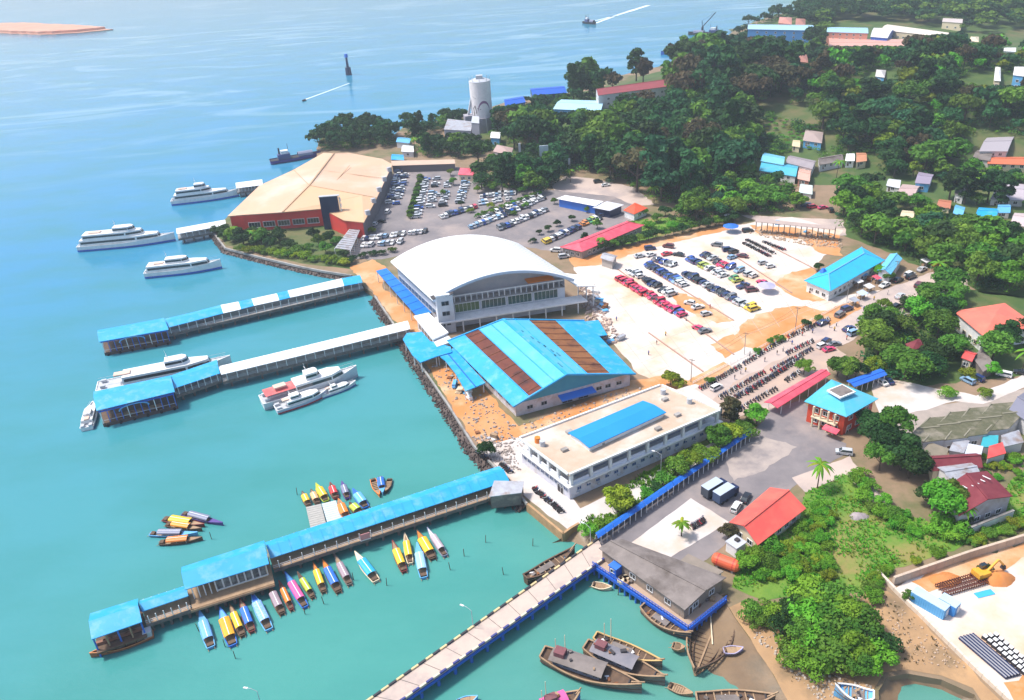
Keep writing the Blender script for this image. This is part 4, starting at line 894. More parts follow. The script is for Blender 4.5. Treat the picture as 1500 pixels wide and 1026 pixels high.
def small_boat(stern, bow, hullm, canm, bowm, label, wid=1.9, can=(.18, .66), ch=.5, group='small passenger boats around the blue pier', z=.0, sternm=None, seats=False):
    c, rz, L = place(stern, bow, .6); c.z = z
    t = thing('passenger_boat', label, 'boat', c, rz, group, world=False)
    h, dk, gw, rows = hull(L, wid, .62, .55, transom=.72)
    h.build('hull', hullm, t, smooth=False); dk.build('deck', WOODL, t); gw.build('gunwale', sternm or hullm, t)
    fb = B(); k0 = 8; vs = []
    for r in rows[k0:]: vs += [V((r[0], -r[1]*.9, r[2]+.05)), V((r[0], r[1]*.9, r[2]+.05))]
    fb.add(vs, [(2*k, 2*k+1, 2*k+3, 2*k+2) for k in range(len(rows)-k0-1)]); fb.build('foredeck', bowm, t)
    if canm:
        b = B(); arch(b, -L/2+L*can[0], -L/2+L*can[1], wid*.98, 1.25, ch); b.build('canopy', canm, t)
        for u in (can[0]+.02, (can[0]+can[1])/2, can[1]-.02):
            for s in (-1, 1): B().cyl((-L/2+L*u, s*wid*.44, .4), (-L/2+L*u, s*wid*.47, 1.3), .04, n=4).build('canopy_post', WHITE, t)
        b = B(); b.box((-L/2+L*(can[0]+can[1])/2, 0, 1.27+ch), (L*(can[1]-can[0])*.98, .16, .05)); b.build('canopy_ridge', sternm or WHITE, t)
    else:
        for k in range(6): B().box((-L/2+L*(.2+.09*k), 0, .55), (.35, wid*.8, .12)).build('thwart', bowm, t)
    b = B(); b.box((-L/2+L*.06, 0, .7), (L*.08, wid*.6, .5)); b.build('engine_box', sternm or WOOD, t)
    for s in (-1, 1): B().cyl((-L/2+.1, s*wid*.3, .4), (-L/2-.7, s*wid*.3, .25), .06, n=5).build('stern_bracket', WOODL, t)
    return t
OR2 = paint('amber_canvas', (.80, .36, .02)); MAUV = paint('mauve_canvas', (.34, .26, .30)); DKR = paint('dark_red_paint', (.20, .03, .03)); GREYB = paint('blue_grey_paint', (.20, .22, .32))
SB = [  # stern, bow, hull, canopy, foredeck, label
 ((309, 948), (293, 897), SKYB, paint('sky_canvas', (.16, .40, .76)), SKYB, 'all light blue boat moored beside the amber canopied one', 2.3),
 ((341, 945), (323, 892), MBLUE, OR2, SKYB, 'boat with a wide amber canopy and pale blue bow', 2.5),
 ((355, 931), (337, 887), WOOD, YEL, WOODL, 'slim brown boat with a yellow canopy strip', 1.7),
 ((369, 925), (352, 879), DKR, MBLUE, WOODL, 'brown boat with a mid blue canopy and timber bow', 1.9),
 ((394, 922), (368, 868), SKYB, paint('patterned_blue_canvas', (.20, .40, .80), c2=(.5, .62, .85), scale=2), MBLUE, 'blue boat with mottled blue and white canopy', 2.3),
 ((413, 899), (394, 858), WOOD, MAUV, WOODL, 'brown boat with a faded mauve canopy', 1.9),
 ((427, 893), (409, 853), DKR, ORG, WOOD, 'thin dark red boat with an orange canopy strip', 1.4),
 ((447, 889), (418, 840), MBLUE, PINK, SKYB, 'blue boat with a pink canopy and light blue bow', 2.0),
 ((458, 875), (436, 840), WOOD, LIME, WOOD, 'dark boat with a lime canopy strip', 1.5),
 ((474, 867), (459, 825), WOOD, YEL, ORG, 'timber boat with an orange bow and yellow canopy strip', 1.7),
 ((496, 867), (472, 820), WOOD, MBLUE, ORG, 'boat with a royal blue canopy and orange timber bow', 2.1),
 ((512, 856), (491, 815), WOODG, MAUV, WOODL, 'grey boat with a mauve-grey canopy and pale bow', 1.8),
 ((551, 851), (520, 810), CREAM, paint('azure_canvas', (.03, .38, .66)), WHITE, 'boat with an azure canopy and cream stern deck', 2.4),
 ((592, 837), (575, 794), DKR, YEL, WOODL, 'dark red boat with a long yellow canopy', 2.0),
 ((601, 825), (593, 783), CREAM, YEL, WOODL, 'cream boat with a yellow canopy strip and timber bow', 1.8),
 ((621, 846), (611, 797), SKYB, paint('pale_blue_canvas', (.30, .52, .78)), SKYB, 'pale blue boat lying among the yellow canopied ones', 2.3),
 ((634, 818), (611, 779), WOOD, paint('broad_yellow_canvas', (.80, .50, .02)), ORG, 'boat with a broad yellow canopy and orange bow', 2.5),
 ((652, 814), (626, 775), GREYB, paint('grey_pink_canvas', (.45, .38, .42)), WHITE, 'grey boat with a white bow beside the broad yellow canopy', 1.8),
 ((452, 741), (443, 722), WOOD, YEL, WOODL, 'small boat with yellow strip canopy behind the grey raft', 1.8),
 ((465, 738), (456, 719), WOOD, paint('amber_white_canvas', (.72, .42, .2)), WOODL, 'small boat with amber and white canopy behind the rafts', 1.8),
 ((478, 734), (463, 710), LIME, YEL, YEL, 'bright yellow boat nosing out past the rafts', 2.2),
 ((492, 730), (484, 709), DKR, RED, WOOD, 'small boat with a red canopy behind the rafts', 2.0),
 ((509, 730), (501, 707), PURP, GREYB, PURP, 'narrow purple boat behind the rafts', 1.8),
 ((536, 743), (517, 718), MBLUE, SKYB, MBLUE, 'boat with a sky blue canopy behind the pier roof', 2.4),
 ((508, 760), (496, 733), ORG, ORG, WOODL, 'orange boat tucked between raft and pier roof', 2.2),
 ((527, 752), (512, 738), WOOD, LIME, WOOD, 'dark boat with a lime-yellow canopy by the pier roof', 2.4),
 ((546, 702), (556, 727), ORG, None, WOODL, 'open orange boat in the little raft of three', 2.0),
 ((557, 699), (561, 724), SKYB, MBLUE, SKYB, 'boat with a blue canopy in the middle of three', 2.0),
 ((571, 702), (565, 722), WOOD, None, WOODL, 'open brown boat in the little raft of three', 1.8),
 ((234, 795), (297, 789), WOOD, ORG, WOODL, 'dark hulled boat with an orange awning at the outer edge of the moored cluster', 2.2),
 ((220, 782), (290, 782), SKYB, GREYB, SKYB, 'light blue boat between the two orange awnings', 2.0),
 ((244, 768), (296, 776), WOOD, paint('deep_orange_canvas', (.78, .30, .02)), WOODL, 'boat with a deep orange awning in the moored cluster', 2.0),
 ((240, 760), (300, 770), DKR, YEL, WOODL, 'boat with a golden yellow awning in the moored cluster', 2.4),
 ((268, 752), (327, 768), PURP, GREYB, PURP, 'dark purple boat with a long dim canopy behind the yellow awning', 2.0)]
for s, bw, hm, cm, bm_, lb, *wd in SB: small_boat(s, bw, hm, cm, bm_, lb, wid=wd[0] if wd else 1.9)
# long cargo sampan at the tip of the pier
c, rz, L = place((225, 930), (133, 962), .4); t = thing('cargo_boat', 'orange-brown open cargo boat alongside the tip of the boat pier', 'boat', (c.x, c.y, 0), rz, world=False)
h, dk, gw, rows = hull(L, 3.2, .9, .6, transom=.6); h.build('hull', M('orange_hull', (.40, .15, .07), (.30, .11, .06), scale=.6), t); dk.build('deck', WOOD, t); gw.build('gunwale', paint('orange_gunwale', (.62, .24, .09)), t)
for k in range(4): B().box((-L*.3+k*L*.16, 0, 1.0), (1.6, 2.0, .9)).build('cargo_crate', WOOD if k % 2 else GREYR, t)
B().box((-L*.42, 0, 1.5), (1.8, 1.8, 1.8)).build('wheelhouse', SILV, t)

# ------------------------------------------------------------ ferries
def ferry(stern, bow, label, wid=6, upper=(.08, .72), wheel=(.42, .66), hullm=WHITE, stripe=MBLUE, toprows=2, roofm=WHITE, H=1.3):
    c, rz, L = place(stern, bow, 1.0); c.z = 0
    t = thing('ferry', label, 'ferry', c, rz, 'ferries at the piers', world=False)
    h, dk, gw, rows = hull(L, wid, 2.0*H, 1.4*H, drop=1, n=16, transom=.9, sharp=1.9, deck=.15, flare=.85, cap=.16)
    h.build('hull', hullm, t); dk.build('deck', SILV, t); gw.build('gunwale', WHITE, t)
    b = B()
    for k in range(16):
        a, e = rows[k], rows[k+1]
        for s in (-1, 1): b.quad((a[0], s*(a[1]*.93+.06), .05), (e[0], s*(e[1]*.93+.06), .05), (e[0], s*(e[1]*.97+.08), .7*H), (a[0], s*(a[1]*.97+.08), .7*H))
    b.build('boot_stripe', stripe, t)
    def cabin(u0, u1, w0, z0, z1, name, rake=1.2):
        x0, x1 = -L/2+L*u0, -L/2+L*u1; vs = []
        for z_, k in ((z0, 0), (z1, 1)): vs += [V((x0+k*.3, -w0/2+k*.25, z_)), V((x1-k*rake, -w0/2*.72+k*.15, z_)), V((x1-k*rake, w0/2*.72-k*.15, z_)), V((x0+k*.3, w0/2-k*.25, z_))]
        # six-sided plan: straight sides then tapering nose
        xm = x0+(x1-x0)*.72; lo = [(x0, -w0/2), (xm, -w0/2), (x1, -w0*.22), (x1, w0*.22), (xm, w0/2), (x0, w0/2)]; n = 6
        vs = [V((x, y, z0)) for x, y in lo]+[V((x-(rake if i in (2, 3) else 0), y*.94, z1)) for i, (x, y) in enumerate(lo)]
        bb = B(); bb.add(vs, [(i, (i+1) % n, n+(i+1) % n, n+i) for i in range(n)]+[tuple(range(n, 2*n))]); co = bb.build(name, roofm, t)
        # dark window strip all round, slightly proud
        wb = B(); za, zb = z0+(z1-z0)*.34, z0+(z1-z0)*.74
        for i in (0, 1, 2, 3, 4):
            j = (i+1) % n; f1, f2 = .34, .74
            q = [lerp(vs[i], vs[n+i], f1), lerp(vs[j], vs[n+j], f1), lerp(vs[j], vs[n+j], f2), lerp(vs[i], vs[n+i], f2)]
            nn = (q[1]-q[0]).cross(q[3]-q[0]).normalized()*.05; wb.quad(*[lerp(p, cen(q), .05)+nn for p in q])
        wb.build('window_band', GLASS, co)
        return co
    z = 2.05*H; cabin(upper[0], .86, wid*.86, z, z+2.1*H, 'main_cabin'); z += 2.1*H
    if toprows > 1: cabin(upper[0]+.04, upper[1], wid*.76, z, z+1.9*H, 'upper_cabin'); z += 1.9*H
    cabin(wheel[0], wheel[1], wid*.55, z, z+1.7*H, 'wheelhouse', .9)
    xm = -L/2+L*(wheel[0]+.03); b = B(); b.cyl((xm, 0, z+1.6*H), (xm-.6, 0, z+4.4*H), .12, .05, n=5); b.beam((xm-.4, -1, z+3*H), (xm-.4, 1, z+3*H), .1, .1); b.build('mast', WHITE, t)
    b = B()
    for s in (-1, 1):
        b.beam((L*.30, s*wid*.30, 3.6*H), (L*.47, s*.5, 4.3*H), .06, .06); b.beam((-L/2+.3, s*wid*.42, 3*H), (-L/2+L*upper[0], s*wid*.42, 3*H), .06, .06)
    b.build('railing', SILV, t)
    for s in (-1, 1): B().box((-L/2+L*.05, s*wid*.28, 2.4*H), (1.6, 1, .8)).build('vent', SILV, t)
    B().box((-L/2+L*.2, 0, z+.25), (L*.12, wid*.35, .45)).build('life_raft_box', paint('raft_orange', (.7, .5, .4)), t)
    return t
ferry((252, 297), (350, 285), 'white ferry with an open bow moored by the pier behind the tan roof', 7, (.06, .62), (.38, .55))
ferry((117, 363), (257, 350), 'largest white ferry with two cabin decks at the far jetty', 8.5, (.04, .70), (.40, .62))
ferry((214, 402), (325, 390), 'white single deck ferry afloat below the far jetty', 7, (.05, .66), (.30, .60), toprows=1)
ferry((144, 572), (340, 533), 'sleek white ferry berthed behind the blue pier head', 7.5, (.2, .66), (.52, .70), toprows=1)
t = ferry((384, 592), (524, 548), 'patrol vessel with a pink-red awning over its afterdeck', 7, (.34, .80), (.46, .62), toprows=1, stripe=SILV, hullm=paint('hull_grey_white', (.60, .64, .68)))
b = B(); L_ = place((384, 592), (524, 548), 1)[2]; b.slab([V((-L_*.46, -2.6, 4.6)), V((-L_*.08, -2.6, 4.6)), V((-L_*.08, 2.6, 4.6)), V((-L_*.46, 2.6, 4.6))], .15); b.build('awning', paint('awning_red', (.66, .12, .12), c2=(.72, .26, .24)), t)
ferry((404, 600), (482, 574), 'smaller patrol boat with a red and white hull alongside the awning vessel', 4.6, (.2, .62), (.28, .5), toprows=1, hullm=paint('hull_lavender', (.55, .55, .66)), stripe=RED, H=.75)
ferry((470, 578), (521, 560), 'little white launch at the bow of the patrol vessels', 3.2, (.2, .6), (.3, .5), toprows=1, H=.5)
# motor launch at pier head B, tug and barge by the tan terminal, rafts of craft
t = ferry((127, 627), (137, 592), 'small twin engined motor launch at the corner of the blue pier head', 4.2, (.15, .7), (.3, .6), toprows=1, H=.6)
def workboat(stern, bow, label, hm=PURP, crane=False, wid=7, cat='tug'):
    c, rz, L = place(stern, bow, 1); t = thing('work_boat', label, cat, (c.x, c.y, 0), rz, world=False)
    h, dk, gw, rows = hull(L, wid, 2.2, 1.2, transom=.85); h.build('hull', hm, t); dk.build('deck', DARK, t); gw.build('gunwale', BLACK, t)
    b = B(); b.box((-L*.22, 0, 3.4), (L*.24, wid*.6, 3.4)); b.build('deckhouse', paint('deckhouse_blue', (.06, .09, .24)), t); B().box((-L*.2, 0, 6.1), (L*.14, wid*.45, 2.0)).build('wheelhouse', WHITE, t)
    B().cyl((-L*.3, 0, 5), (-L*.3, 0, 9), .6, .5, n=8).build('funnel', DARK, t); B().cyl((-L*.12, 0, 7), (-L*.12, 0, 11), .12, n=5).build('mast', DARK, t)
    b = B(); arch(b, L*.05, L*.34, wid*.7, 2.6, 2.2, th=.2); b.build('hold_cover', GREYB, t)
    if crane:
        b = B(); b.cyl((L*.1, 0, 2), (L*.1, 0, 8), 1.2, n=8); b.build('crane_base', DARK, t); b = B(); b.beam((L*.1, 0, 8), (-L*.25, 0, 22), .8, .8); b.beam((L*.1, 0, 8), (L*.12, 0, 14), .5, .5); b.beam((L*.12, 0, 14), (-L*.25, 0, 22), .15, .15); b.build('crane_boom', DARK, t)
    return t
workboat((396, 238), (470, 226), 'dark work boat with covered hold behind the tan terminal', wid=8)
workboat((1060, 50), (1008, 50), 'distant dredger with a raised crane boom', DARK, True, 10, 'dredger'); workboat((1000, 77), (968, 79), 'distant dark blue tug near the wooded shore', MBLUE, False, 8)
workboat((855, 33), (873, 35), 'small dark boat trailing a wake far offshore', DARK, False, 6, 'boat')
# beacon, speedboat with wake
p = P(511, 110, 0); t = thing('sea_beacon', 'slender navy beacon tower standing in open water', 'beacon', (p.x, p.y, 0)); B().cyl((p.x, p.y, -1), (p.x, p.y, 7), 3.0, 2.6, n=8).build('base', NAVY, t); B().cyl((p.x, p.y, 7), (p.x, p.y, 16), 1.3, 1.0, n=8).build('tower', NAVY, t); B().cyl((p.x, p.y, 16), (p.x, p.y, 19), 1.8, 1.5, n=8).build('lantern', MBLUE, t)
small_boat((447, 146), (443, 148), DARK, None, DARK, 'speedboat drawing a long white wake offshore', wid=3, group=None)
FOAM = M('wake_foam', (.80, .84, .88), (.55, .72, .82), scale=.15)
def wake(px, w0, w1, name):
    q = PW(px, .06); b = B(); n = len(q); L_, R_ = [], []
    for i, p in enumerate(q):
        d = (q[min(i+1, n-1)]-q[max(i-1, 0)]).normalized(); nn = d.cross(V((0, 0, 1))); w_ = w0+(w1-w0)*i/(n-1); w_ *= .7+.6*abs(NZ.noise(p*.05)); L_.append(p+nn*w_/2); R_.append(p-nn*w_/2)
    for i in range(n-1): b.quad(L_[i], L_[i+1], R_[i+1], R_[i])
    o = b.build(name, FOAM); structure(o); return o
wake(subdiv([(447, 146), (480, 134), (512, 122)], 8), 2.5, 1.2, 'wake_foam'); wake(subdiv([(873, 34), (905, 22), (950, 8)], 8), 4, 9, 'wake_foam'); wake(subdiv([(868, 32), (890, 26), (905, 23)], 5), 3, 3, 'wake_foam')
# far jetties behind the tan terminal
for pts, lb in (([(258, 340), (330, 327)], 'white roofed jetty reaching the largest ferry'), ([(345, 273), (384, 268)], 'short white roofed jetty behind the tan terminal')):
    z = 5.5; F_, N_ = PW([(x, y-5) for x, y in pts], z), PW([(x+1, y+3) for x, y in pts], z); t = thing('jetty', lb, 'jetty', (*cen(F_).xy, 0)); gable_roof(t, F_, N_, .5, WROOF); pier_walk(t, F_, N_, ZD, z, 8, 5)

# ------------------------------------------------------------ timber cargo boats in the creek
def timber_boat(stern, bow, label, wid=5, hm=WOODG, house_=True, roofm=GREYR, mast=True, D=1.6, tilt=0, awn=(.12, .62), cap_=None, dec=WOOD, zb=0):
    c, rz, L = place(stern, bow, .8+zb); t = thing('timber_boat', label, 'timber boat', (c.x, c.y, zb), rz, 'timber boats in the creek', world=False); t.rotation_euler.x = tilt
    h, dk, gw, rows = hull(L, wid, D, 1.3, transom=.55, n=14, sharp=1.7, deck=.45, stern_rise=.8, cap=.2); h.build('hull', hm, t); dk.build('deck', dec, t); gw.build('gunwale', cap_ or WOODL, t)
    if house_:
        x0, x1 = -L/2+L*awn[0], -L/2+L*awn[1]; w_ = wid*.62; b = B(); b.box(((x0+x1)/2, 0, D+.55), (x1-x0-.6, w_*.9, 1.6)); b.build('cabin', M('cabin_blue_grey', (.22, .25, .31), (.14, .16, .22), scale=.8), t)
        b = B(); n = 6
        for k in range(n): a0, a1 = -1+2*k/n, -1+2*(k+1)/n; b.slab([V((x0-.4, a0*w_*.62, D+1.9-.45*a0*a0)), V((x1+.4, a0*w_*.62, D+1.9-.45*a0*a0)), V((x1+.4, a1*w_*.62, D+1.9-.45*a1*a1)), V((x0-.4, a1*w_*.62, D+1.9-.45*a1*a1))], .12)
        b.build('cabin_roof', roofm, t)
        for k in range(5):
            for s in (-1, 1): B().box((x0+(x1-x0)*(k+.5)/5, s*w_*.46, D+.7), (.9, .08, .6)).build('window', GLASS, t)
        B().box((x0+1.5, 0, D+2.4), (2.2, w_*.6, 1.1)).build('wheelhouse', M('wheelhouse_maroon', (.22, .08, .09), (.16, .06, .07), scale=.8), t)
    else:
        for k in range(7): B().beam((-L*.36+k*L*.1, -wid*.42, D-.1), (-L*.36+k*L*.1, wid*.42, D-.1), .2, .2).build('thwart', WOODL, t)
        B().box((-L*.1, 0, D-.2), (L*.3, wid*.5, .5)).build('hatch', GREYR, t)
    rb_ = random.Random(int(L*100)); 
    for k in range(9):
        x_ = rb_.uniform(-.4, .36)*L; B().box((x_, rb_.uniform(-.25, .25)*wid, D+(2.0 if house_ and -L/2+L*awn[0] < x_ < -L/2+L*awn[1] else -.1)), (rb_.uniform(.4, 1.3), rb_.uniform(.3, .9), rb_.uniform(.2, .5)), rb_.random()*3).build('deck_clutter', rb_.choice([WOODL, GREYR, SKYB, WHITE, DARK, RUSTO]), t)
    for s_ in (-1, 1):
        for j in range(2):
            st_ = B()
            for k in range(len(rows)-1): a_, e_ = rows[k], rows[k+1]; f_ = (.965, .915)[j]; zf = (.72, .40)[j]; st_.beam((a_[0], s_*a_[1]*f_, a_[2]*zf), (e_[0], s_*e_[1]*f_, e_[2]*zf), .14, .12)
            st_.build('rubbing_strake', WOODL if j == 0 else WOOD, t)
    if mast:
        for u, hh in ((-.28, 6.5), (-.38, 4.5)): B().cyl((L*u, wid*.2, D), (L*u, wid*.2, D+hh), .12, .08, n=5).build('mast', CREAM, t)
    B().cyl((L*.38, -.6, D+.6), (L*.38, .6, D+.6), .18, n=6).build('windlass', DARK, t); B().beam((L*.40, 0, D+.7), (L*.53, 0, D+2.0), .22, .25).build('bowsprit', WOODL, t)
    return t
timber_boat((795, 962), (940, 1012), 'big grey timber boat with a long curved cabin roof and pale masts', 5.4)
timber_boat((858, 951), (974, 1001), 'grey timber boat with a dull roof squeezed between two others', 4.8, roofm=M('dull_roof', (.16, .16, .19), (.24, .22, .24), scale=.5), mast=False)
timber_boat((872, 938), (970, 978), 'timber boat with ochre stern deck and spar beside the dull roofed one', 3.6, house_=False, cap_=paint('ochre_wood', (.55, .36, .14)))
timber_boat((942, 893), (1012, 937), 'dark open timber boat under the blue rail of the platform', 4, house_=False, mast=False, hm=M('dark_teal_hull', (.05, .07, .09)))
timber_boat((770, 852), (842, 810), 'long narrow dark timber hulk beside the bridge', 3.2, house_=False, mast=False, hm=WOOD, cap_=WOOD)
timber_boat((790, 1046), (850, 1022), 'pink roofed blue boat lying off the stern of the grey timber boats', 4, roofm=PINK, mast=True, hm=MBLUE)
timber_boat((1020, 1030), (1135, 1028), 'brown low barge lying in the muddy shallows', 4.4, house_=False, mast=False, hm=WOOD)
timber_boat((1278, 1026), (1222, 1012), 'pale blue boat drawn up on the sand below the mangroves', 3.4, zb=GZ+.7, house_=False, mast=False, hm=SKYB, cap_=WHITE, dec=SKYB)
for s, bw, lb, hm in (((868, 856), (896, 862), 'little cream dinghy tied near the blue platform', CREAM), ((1060, 958), (1088, 956), 'small lavender skiff on the mud beside the wreck', paint('lavender_paint', (.40, .36, .52))), ((980, 1004), (1015, 1018), 'little dinghy behind the timber boats', WOODL), ((985, 950), (1003, 955), 'square ended skiff with a blue load on the mud', WOODL), ((670, 1030), (700, 1022), 'pale blue skiff moored beside the concrete bridge', SKYB)):
    small_boat(s, bw, hm, None, WOODL, lb, wid=2.0, group=None, z=1.0 if 'on the mud' in lb else 0)
# wreck: bare ribs and planks on the mud
def wreck():
    c, rz, L = place((1018, 990), (1062, 880), .3); t = thing('boat_wreck', 'broken timber wreck with bare ribs lying on the mud', 'wreck', (c.x, c.y, .1), rz, world=False)
    W_ = 9; prof = lambda u: W_/2*max(.05, 1-abs(u*2-1)**2.2)
    for s in (-1, 1):
        b = B(); prev = None
        for k in range(13):
            u = k/12; p = V((-L/2+L*u, s*prof(u), .9+1.3*abs(u*2-1)**2))
            if prev: b.beam(prev, p, .3, .5)
            prev = p
        b.build('gunwale', WOODL if s > 0 else WOOD, t)
        for j in range(2):
            b = B(); prev = None
            for k in range(13):
                u = k/12; p = V((-L/2+L*u, s*prof(u)*(.82-.22*j), .5-.35*j+1.0*abs(u*2-1)**2))
                if prev: b.beam(prev, p, .12, .5)
                prev = p
            b.build('plank', WOOD, t)
    for k in range(19):
        u = .06+.88*k/18; x = -L/2+L*u; w_ = prof(u)
        for s in (-1, 1): b = B(); b.beam((x, 0, .1), (x, s*w_*.7, .25), .16, .22); b.beam((x, s*w_*.7, .25), (x, s*w_, 1.1+1.1*abs(u*2-1)**2), .16, .2); b.build('rib', WOOD, t)
    B().beam((-L*.48, 0, .2), (L*.48, 0, .35), .35, .35).build('keel', WOODL, t); b = B(); b.beam((-L*.1, -1, .5), (L*.28, 2.0, 1.2), .25, .25); b.build('loose_spar', CREAM, t)
    b = B(); b.beam((L*.1, 3.4, 1.2), (L*.46, .5, 2.6), .2, .2); b.build('loose_spar', WOODL, t)
    vs = [V((-L/2+L*k/12, s*prof(k/12)*.8, .12)) for k in range(13) for s in (-1, 1)]; B().add(vs, [(2*k, 2*k+1, 2*k+3, 2*k+2) for k in range(12)]).build('bilge_mud', MUD, t)
wreck()
# mooring poles in the water
for k, (x, y) in enumerate([(292, 925), (330, 948), (411, 862), (475, 885), (518, 850), (566, 858), (640, 822), (680, 815), (711, 795), (738, 842), (310, 790), (435, 725), (600, 745), (345, 965), (780, 800), (660, 835), (447, 900), (905, 872)]):
    p = P(x, y, 0); o = B().cyl((p.x, p.y, -1), (p.x+.25*((k % 3)-1), p.y, 2.4), .11, .08, n=6).build('mooring_pole', WOOD, loc=(p.x, p.y, 0))
    tag(o, 'thin dark mooring pole standing in the harbour water', 'pole', 'mooring poles in the water')
# ------------------------------------------------------------ platform shed, fence roof, apron things
def platform():
    z = 2.9; A, B_, C_, D_ = P(868, 828, z), P(1008, 922, z), P(1064, 878, z), P(900, 800, z)
    t = thing('quay_platform', 'concrete platform edged by a blue railing over the creek', 'platform', (*P(980, 870, 0).xy, 0))
    q = [A, B_, C_, P(1040, 862, z), P(985, 840, z), D_]; B().slab(q, .5).build('deck', M('platform_deck', (.46, .33, .24), (.36, .27, .21), scale=.3), t)
    for a, e, n in ((A, B_, 34), (B_, C_, 16)):
        B().beam(a-V((0, 0, .35)), e-V((0, 0, .35)), .5, .8).build('edge_beam', BLUED, t)
        for h in (.55, 1.05): B().beam(a+V((0, 0, h)), e+V((0, 0, h)), .12, .14).build('rail', BLUED, t)
        for k in range(n+1): p = lerp(a, e, k/n); B().cyl((p.x, p.y, z), (p.x, p.y, z+1.1), .07, n=5).build('rail_post', BLUED, t)
        for k in range(n//2+1): p = lerp(a, e, k/(n//2)); p = lerp(p, P(980, 850, z), .02); B().cyl((p.x, p.y, -1), (p.x, p.y, z-.4), .25, n=6).build('pile', MBLUE, t)
    house('waterside_shed', 'long shed with a dull grey sheet roof on the blue railed platform', 'shed', [(877, 803), (1003, 894), (1064, 846), (912, 790)], 3.4, .9, 'gable', 0, M('shed_wall_tan', (.34, .26, .20), (.22, .18, .15), scale=.4), GREYR, .5, gz=z, win=6)
    house('shed_wing', 'square brownish roof joined to the grey waterside shed', 'shed', [(985, 832), (1032, 856), (1060, 838), (1008, 812)], 3.2, .2, 'mono', 0, WHITE, M('brown_grey_roof', (.27, .22, .18), (.2, .17, .14), scale=.4), .3, gz=z)
    p = P(903, 840, z); k = thing('ticket_kiosk', 'blue ticket kiosk at the platform rail', 'kiosk', p); B().box(p+V((0, 0, 1.3)), (2.6, 2, 2.6), .7).build('cabin', BLUED, k); B().box(p+V((0, 0, 2.7)), (3, 2.4, .2), .7).build('roof', MBLUE, k); window_on(k, p+V((-.9, -.9, 1.6)), (-.65, -.76, 0), 1.2, .9)
    # water tank stand and two orange tanks
    p = P(1063, 832, GZ); k = thing('water_tank', 'orange-red lying tank with rounded ends beside the waterside shed', 'tank', p, -.62, world=False); TO = paint('tank_orange', (.66, .12, .05)); b = B(); pr = None
    for x_, r_ in ((-3.4, .3), (-3.1, 1.1), (-2.5, 1.45), (2.5, 1.45), (3.1, 1.1), (3.4, .3)):
        if pr: b.cyl((pr[0], 0, 1.7), (x_, 0, 1.7), pr[1], r_, n=16, cap=False)
        pr = (x_, r_)
    b.build('body', TO, k)
    for x_ in (-1.8, 1.8): B().box((x_, 0, .4), (.5, 2.2, 1.0)).build('cradle', CONC, k); B().cyl((x_-.1, 0, 1.7), (x_+.1, 0, 1.7), 1.5, n=16).build('band', RED, k)
    p = P(1077, 808, GZ); k = thing('pump_house', 'small white pump house with roof opening near the orange tank', 'pump house', p, world=False); B().box((0, 0, 1.4), (3.2, 3, 2.8), .6).build('wall', WHITE, k); B().box((0, 0, 2.95), (3.6, 3.4, .25), .6).build('roof', SILV, k); B().box((.3, .3, 3.3), (1, 1, .5), .6).build('hatch', DARK, k)
    rnd = random.Random(4)
    for i in range(26):
        p = P(*rnd.choice([(1015+rnd.random()*35, 890-rnd.random()*22), (905+rnd.random()*20, 845+rnd.random()*12), (1000, 900)]), z); o = B().box((0, 0, .35), (rnd.uniform(.6, 1.6), rnd.uniform(.5, 1.2), .7), rnd.random()*3).build('crate', rnd.choice([RUSTO, RED, WOODL, WOOD, CREAM, GREYR]), at=p)
        o['_p'] = 1; tag(o, 'weathered crate among the clutter on the platform corner', 'crate', 'crates on the platform')
platform()
def fence_roof():
    z = GZ+2.6; F_, N_ = [P(872, 781, z), P(1098, 627, z)], [P(876, 789, z), P(1102, 634, z)]
    t = thing('fence_canopy', 'long narrow blue fence canopy dividing apron and creek', 'canopy', (*cen(F_).xy, GZ)); n = 22
    for k in range(n):
        f0, f1, n0, n1 = lerp(*F_, k/n), lerp(*F_, (k+.96)/n), lerp(*N_, k/n), lerp(*N_, (k+.96)/n); m0, m1 = (f0+n0)/2+V((0, 0, .4)), (f1+n1)/2+V((0, 0, .4))
        b = B(); b.slab([f0, f1, m1, m0], .1); b.slab([n0, n1, m1, m0], .1); b.build('roof_sheet', paint('fence_blue', (.012, .12, .52), c2=(.02, .16, .56)), t)
    for k in range(30):
        p = lerp(*N_, (k+.5)/30); B().cyl((p.x, p.y, GZ), (p.x, p.y, z), .1, n=5).build('post', WHITE, t)
    p, q = F_; b = B(); b.beam(V((p.x, p.y, GZ+.9)), V((q.x, q.y, GZ+.9)), .2, 1.8); b.build('wall', CONC, t)
fence_roof()
def shelter(px, label, mat, h=3.2, rise=.7, nm='shelter', posts=WHITE, name='shelter'):
    q = PW(px, GZ+h); t = thing(name, label, nm, (*cen(q).xy, GZ)); gable_roof(t, [q[0], q[1]], [q[3], q[2]], rise, mat)
    for k in range(6):
        for a, e in ((q[0], q[1]), (q[3], q[2])): p = lerp(lerp(a, e, (k+.3)/5.6), cen(q), .06); B().cyl((p.x, p.y, GZ), (p.x, p.y, GZ+h), .1, n=5).build('post', posts, t)
    B().beam((q[0]+q[3])/2+V((0, 0, rise+.05)), (q[1]+q[2])/2+V((0, 0, rise+.05)), .4, .15).build('ridge_cap', mat, t); return t
shelter([(1119, 589), (1203, 541), (1217, 548), (1139, 598)], 'long crimson roofed parking shelter beside the motorbikes', PINKR)
